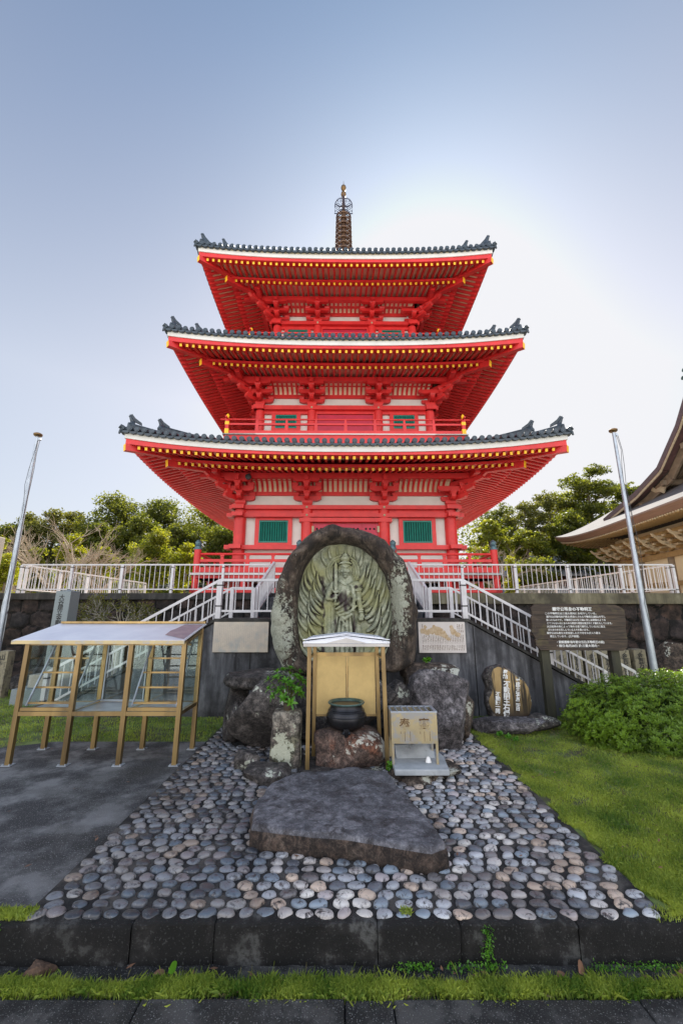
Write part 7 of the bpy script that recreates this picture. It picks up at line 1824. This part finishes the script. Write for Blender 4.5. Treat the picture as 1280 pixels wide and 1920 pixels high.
def scat(n, x0, x1, y0, y1, z_, cond=None, clump=None):
    p_ = np.stack([rg.uniform(x0, x1, n), rg.uniform(y0, y1, n), np.full(n, z_)], 1)
    if cond is not None: p_ = p_[cond(p_[:, 0], p_[:, 1])]
    if clump is not None: nv_ = np.array([noise.noise(Vector((a * clump, b_ * clump, 7))) + .5 * noise.noise(Vector((a * clump * 4, b_ * clump * 4, 7))) for a, b_ in p_[:, :2]]); p_ = p_[nv_ > rg.uniform(-.55, .15, len(p_))]
    return p_
edge = lambda x_, y_: x_ > 2.44 + .05 * np.sin(y_ * 7) + .04 * np.sin(y_ * 17)
gy_ = 3.66 + 7.0 * rg.random(260000) ** 1.75; gx_ = 2.38 + (.98 * gy_ + .9 - 2.38) * rg.random(260000)
g1 = np.stack([gx_, gy_, np.full(260000, -.01)], 1); g1 = g1[edge(g1[:, 0], g1[:, 1])]
nv_ = np.array([noise.noise(Vector((a * 2.4, b_ * 2.4, 7))) + .5 * noise.noise(Vector((a * 9, b_ * 9, 7))) for a, b_ in g1[:, :2]]); g1 = g1[nv_ > rg.uniform(-.75, .05, len(g1))]
g1 = np.vstack([g1, scat(9000, 2.36, 2.75, 3.66, 9, -.01, edge)])
blades('lawn_grass', g1, .040, .0055, 'short patchy green lawn grass right of the cobbles', seed=2, patch=2.2)
blades('dry_lawn_grass', scat(26000, 2.4, 9, 3.66, 9.5, -.01, edge, 3.0), .03, .004, 'dry straw-coloured blades mixed into the right lawn', m_='fern', lean=.8, seed=12)
cl_ = lambda x_, y_: ((y_ > 7.92) | ((x_ < -6.35 + (y_ - 6.6) * .6) & (y_ > 6.25))) & ~((x_ > -2.4) & (y_ < 9.7)) & ~((y_ > 9.6) & (y_ < 11.1) & (x_ > -6.4))
g2 = scat(110000, -13.5, -2.3, 6.2, 13.6, -.01, cl_, 1.3)
blades('lawn_grass', g2, .045, .008, 'patchy green lawn behind and left of the display case', seed=3)
def tuft(n, x0, x1, yc, ys, z_, per=.16):
    cx = np.arange(x0, x1, per) + rg.uniform(-.05, .05, len(np.arange(x0, x1, per))); k = rg.integers(0, len(cx), n); s_ = rg.uniform(.5, 1.15, len(cx))[k]
    xx = cx[k] + rg.normal(0, .075, n); wv = np.array([noise.noise(Vector((q * 1.7, 3, 1))) * .035 + noise.noise(Vector((q * 6, 3, 1))) * .018 for q in xx])
    return np.stack([xx, yc + wv + rg.normal(0, ys, n) * s_, np.full(n, z_)], 1), s_
p_, s_ = tuft(46000, -2.9, 2.9, 3.375, .042, -.24)
blades('grass_strip', p_[rg.random(len(p_)) < np.clip(s_, .35, 1)], .056, .0042, 'tufty strip of fine grass along the joint in front of the kerb', lean=.5, seed=4, patch=4)
p_, s_ = tuft(1500, -2.9, 2.9, 3.38, .06, -.24)
blades('dry_grass', p_, .04, .0025, 'scattered dry straw in the grass strip before the kerb', m_='fern', lean=.8, seed=6)
p_ = np.vstack([scat(2600, -3.2, -2.28, 3.62, 3.74, .0), scat(250, .45, .52, 3.66, 3.72, 0), scat(600, 2.3, 3.2, 3.6, 3.75, 0)])
blades('edge_grass', p_, .04, .006, 'low weeds growing over the kerb edge at the left and right corners', seed=7)
# creeping weeds on the kerb face and shrine base
def weed(name, pts, n, size, label, seed, leaf='sakaki'):
    V, Fq, rn = leafcloud(pts, [(.05, .03, .035)] * len(pts), n, size, seed, shell=.1); o = npmesh(name, V, Fq, leaf, None, rnd=rn); return tag(o, label, 'weed')
weed('creeping_weed', [(1.04 + .015 * math.sin(k), 3.56, -.02 - k * .028) for k in range(8)] + [(1.0 + .06 * k, 3.53, -.21) for k in range(-4, 3)], 420, .02, 'green creeper trailing down the kerb face right of centre', 21)
weed('creeping_weed', [(.62 - .05 * k, 3.53, -.21) for k in range(5)], 180, .02, 'low green weed at the kerb foot just right of centre', 22)
weed('creeping_weed', [(-2.5 - .05 * k, 3.57, -.01 - .02 * (k % 4)) for k in range(5)], 260, .022, 'green creeper hanging over the left end of the kerb', 23)
weed('creeping_weed', [(1.75 + .06 * k, 3.53, -.21) for k in range(12)], 380, .018, 'sparse green weed along the kerb foot at the right', 24)
weed('leafy_weed', [(.66, 6.36, .10), (.70, 6.34, .17), (.72, 6.36, .03), (.80, 6.30, .03)], 70, .07, 'small leafy weed at the foot of the shelter right leg', 25)
weed('leafy_weed', [(1.62, 8.3, 1.30), (1.67, 8.3, 1.33)], 60, .07, 'small green plant growing on the rock right of the carved boulder', 26)
weed('leafy_weed', [(2.95, 8.0, .06), (3.05, 7.9, .05), (2.85, 8.1, .08)], 150, .06, 'leafy weed in the lawn in front of the engraved stone', 27)
weed('leafy_weed', [(-11.1, 13.2, 1.35), (-10.8, 13.2, 1.2), (-11.0, 13.2, 1.5)], 200, .13, 'tuft of green leaves on the left wall by the flagpole', 28)
# fallen leaves
lfm = mat('dry_leaf', (.24, .12, .06), (.16, .08, .05), 12, .7)
def fallen(x_, y_, z_, s_, rz, m_, label, up=.2):
    b = MB(Matrix.Translation((x_, y_, z_)) @ Matrix.Rotation(rz, 4, 'Z') @ Matrix.Rotation(up, 4, 'X')); n_ = 7; vs = []
    for i in range(n_): t_ = i / (n_ - 1); w_ = .32 * math.sin(math.pi * min(1, t_ * .95 + .03)) ** .8; vs += [(s_ * (t_ - .5), -s_ * w_, .12 * s_ * abs(w_) * 2), (s_ * (t_ - .5), 0, .0 + .05 * s_ * math.sin(t_ * 3)), (s_ * (t_ - .5), s_ * w_, .12 * s_ * abs(w_) * 2)]
    b.add(vs, [(i * 3 + j, i * 3 + j + 1, i * 3 + j + 4, i * 3 + j + 3) for i in range(n_ - 1) for j in range(2)]); o = b.build('fallen_leaf', m_, smooth=True, rnd=[.5] * len(b.v)); tag(o, label, 'leaf')
q = G(1078, 1808, -.22); fallen(q.x, 3.50, -.19, .11, .9, lfm, 'brown dead leaf standing at the kerb foot on the right', 1.1)
q = G(1048, 1822, -.22); fallen(q.x, 3.49, -.225, .07, .3, lfm, 'reddish dead leaf lying beside the larger brown one at the kerb foot')
q = G(331, 1812, -.22); fallen(q.x, 3.47, -.17, .09, 1.3, 'sakaki', 'single fresh green leaf standing in the gutter left of centre', 1.2)
q = G(300, 1822, -.22); fallen(q.x, 3.50, -.225, .08, .2, lfm, 'brown leaf lying in the gutter left of the green leaf')
q = G(770, 1470, .02); fallen(1.0, 6.12, .02, .12, .5, lfm, 'brown leaf on the cobbles below the offering box plinth')
b = MB(); rr = random.Random(2)
# brown dirt heap in front of the kerb at left
q = G(95, 1800, -.24); o = rock('dirt_heap', (q.x, 3.52, -.22), (.26, .14, .13), 71, 'soilheap' if 'soilheap' in M else 'soil', 'small heap of brown soil against the kerb at the left', 'soil heap', rough=.15)

# scattered litter of small dead leaves
rg = np.random.default_rng(31); n = 260
px_ = np.concatenate([rg.uniform(2.5, 7, 130), rg.uniform(-2.9, 2.9, 60), rg.uniform(-6, 2.4, 70)]); py_ = np.concatenate([rg.uniform(3.8, 8, 130), rg.uniform(3.33, 3.55, 60), rg.uniform(3.9, 8.2, 70)]); pz_ = np.concatenate([np.full(130, .03), np.full(60, -.215), np.full(70, .03)])
a = rg.uniform(0, 6.28, n); L_ = rg.uniform(.012, .032, n); W_ = L_ * .42; tz = rg.normal(0, .35, n)
dx, dy = np.cos(a), np.sin(a)
V = np.stack([np.stack([px_ - dx * L_, py_ - dy * L_, pz_], 1), np.stack([px_ + dy * W_, py_ - dx * W_, pz_ + .004], 1), np.stack([px_ + dx * L_, py_ + dy * L_, pz_ + L_ * np.abs(tz)], 1), np.stack([px_ - dy * W_, py_ + dx * W_, pz_ + .004], 1)], 1).reshape(-1, 3)
o = npmesh('leaf_litter', V, np.arange(4 * n).reshape(n, 4), lfm, None); tag(o, 'sparse litter of small brown leaf scraps on lawn, cobbles and gutter', 'leaf litter', kind='stuff')
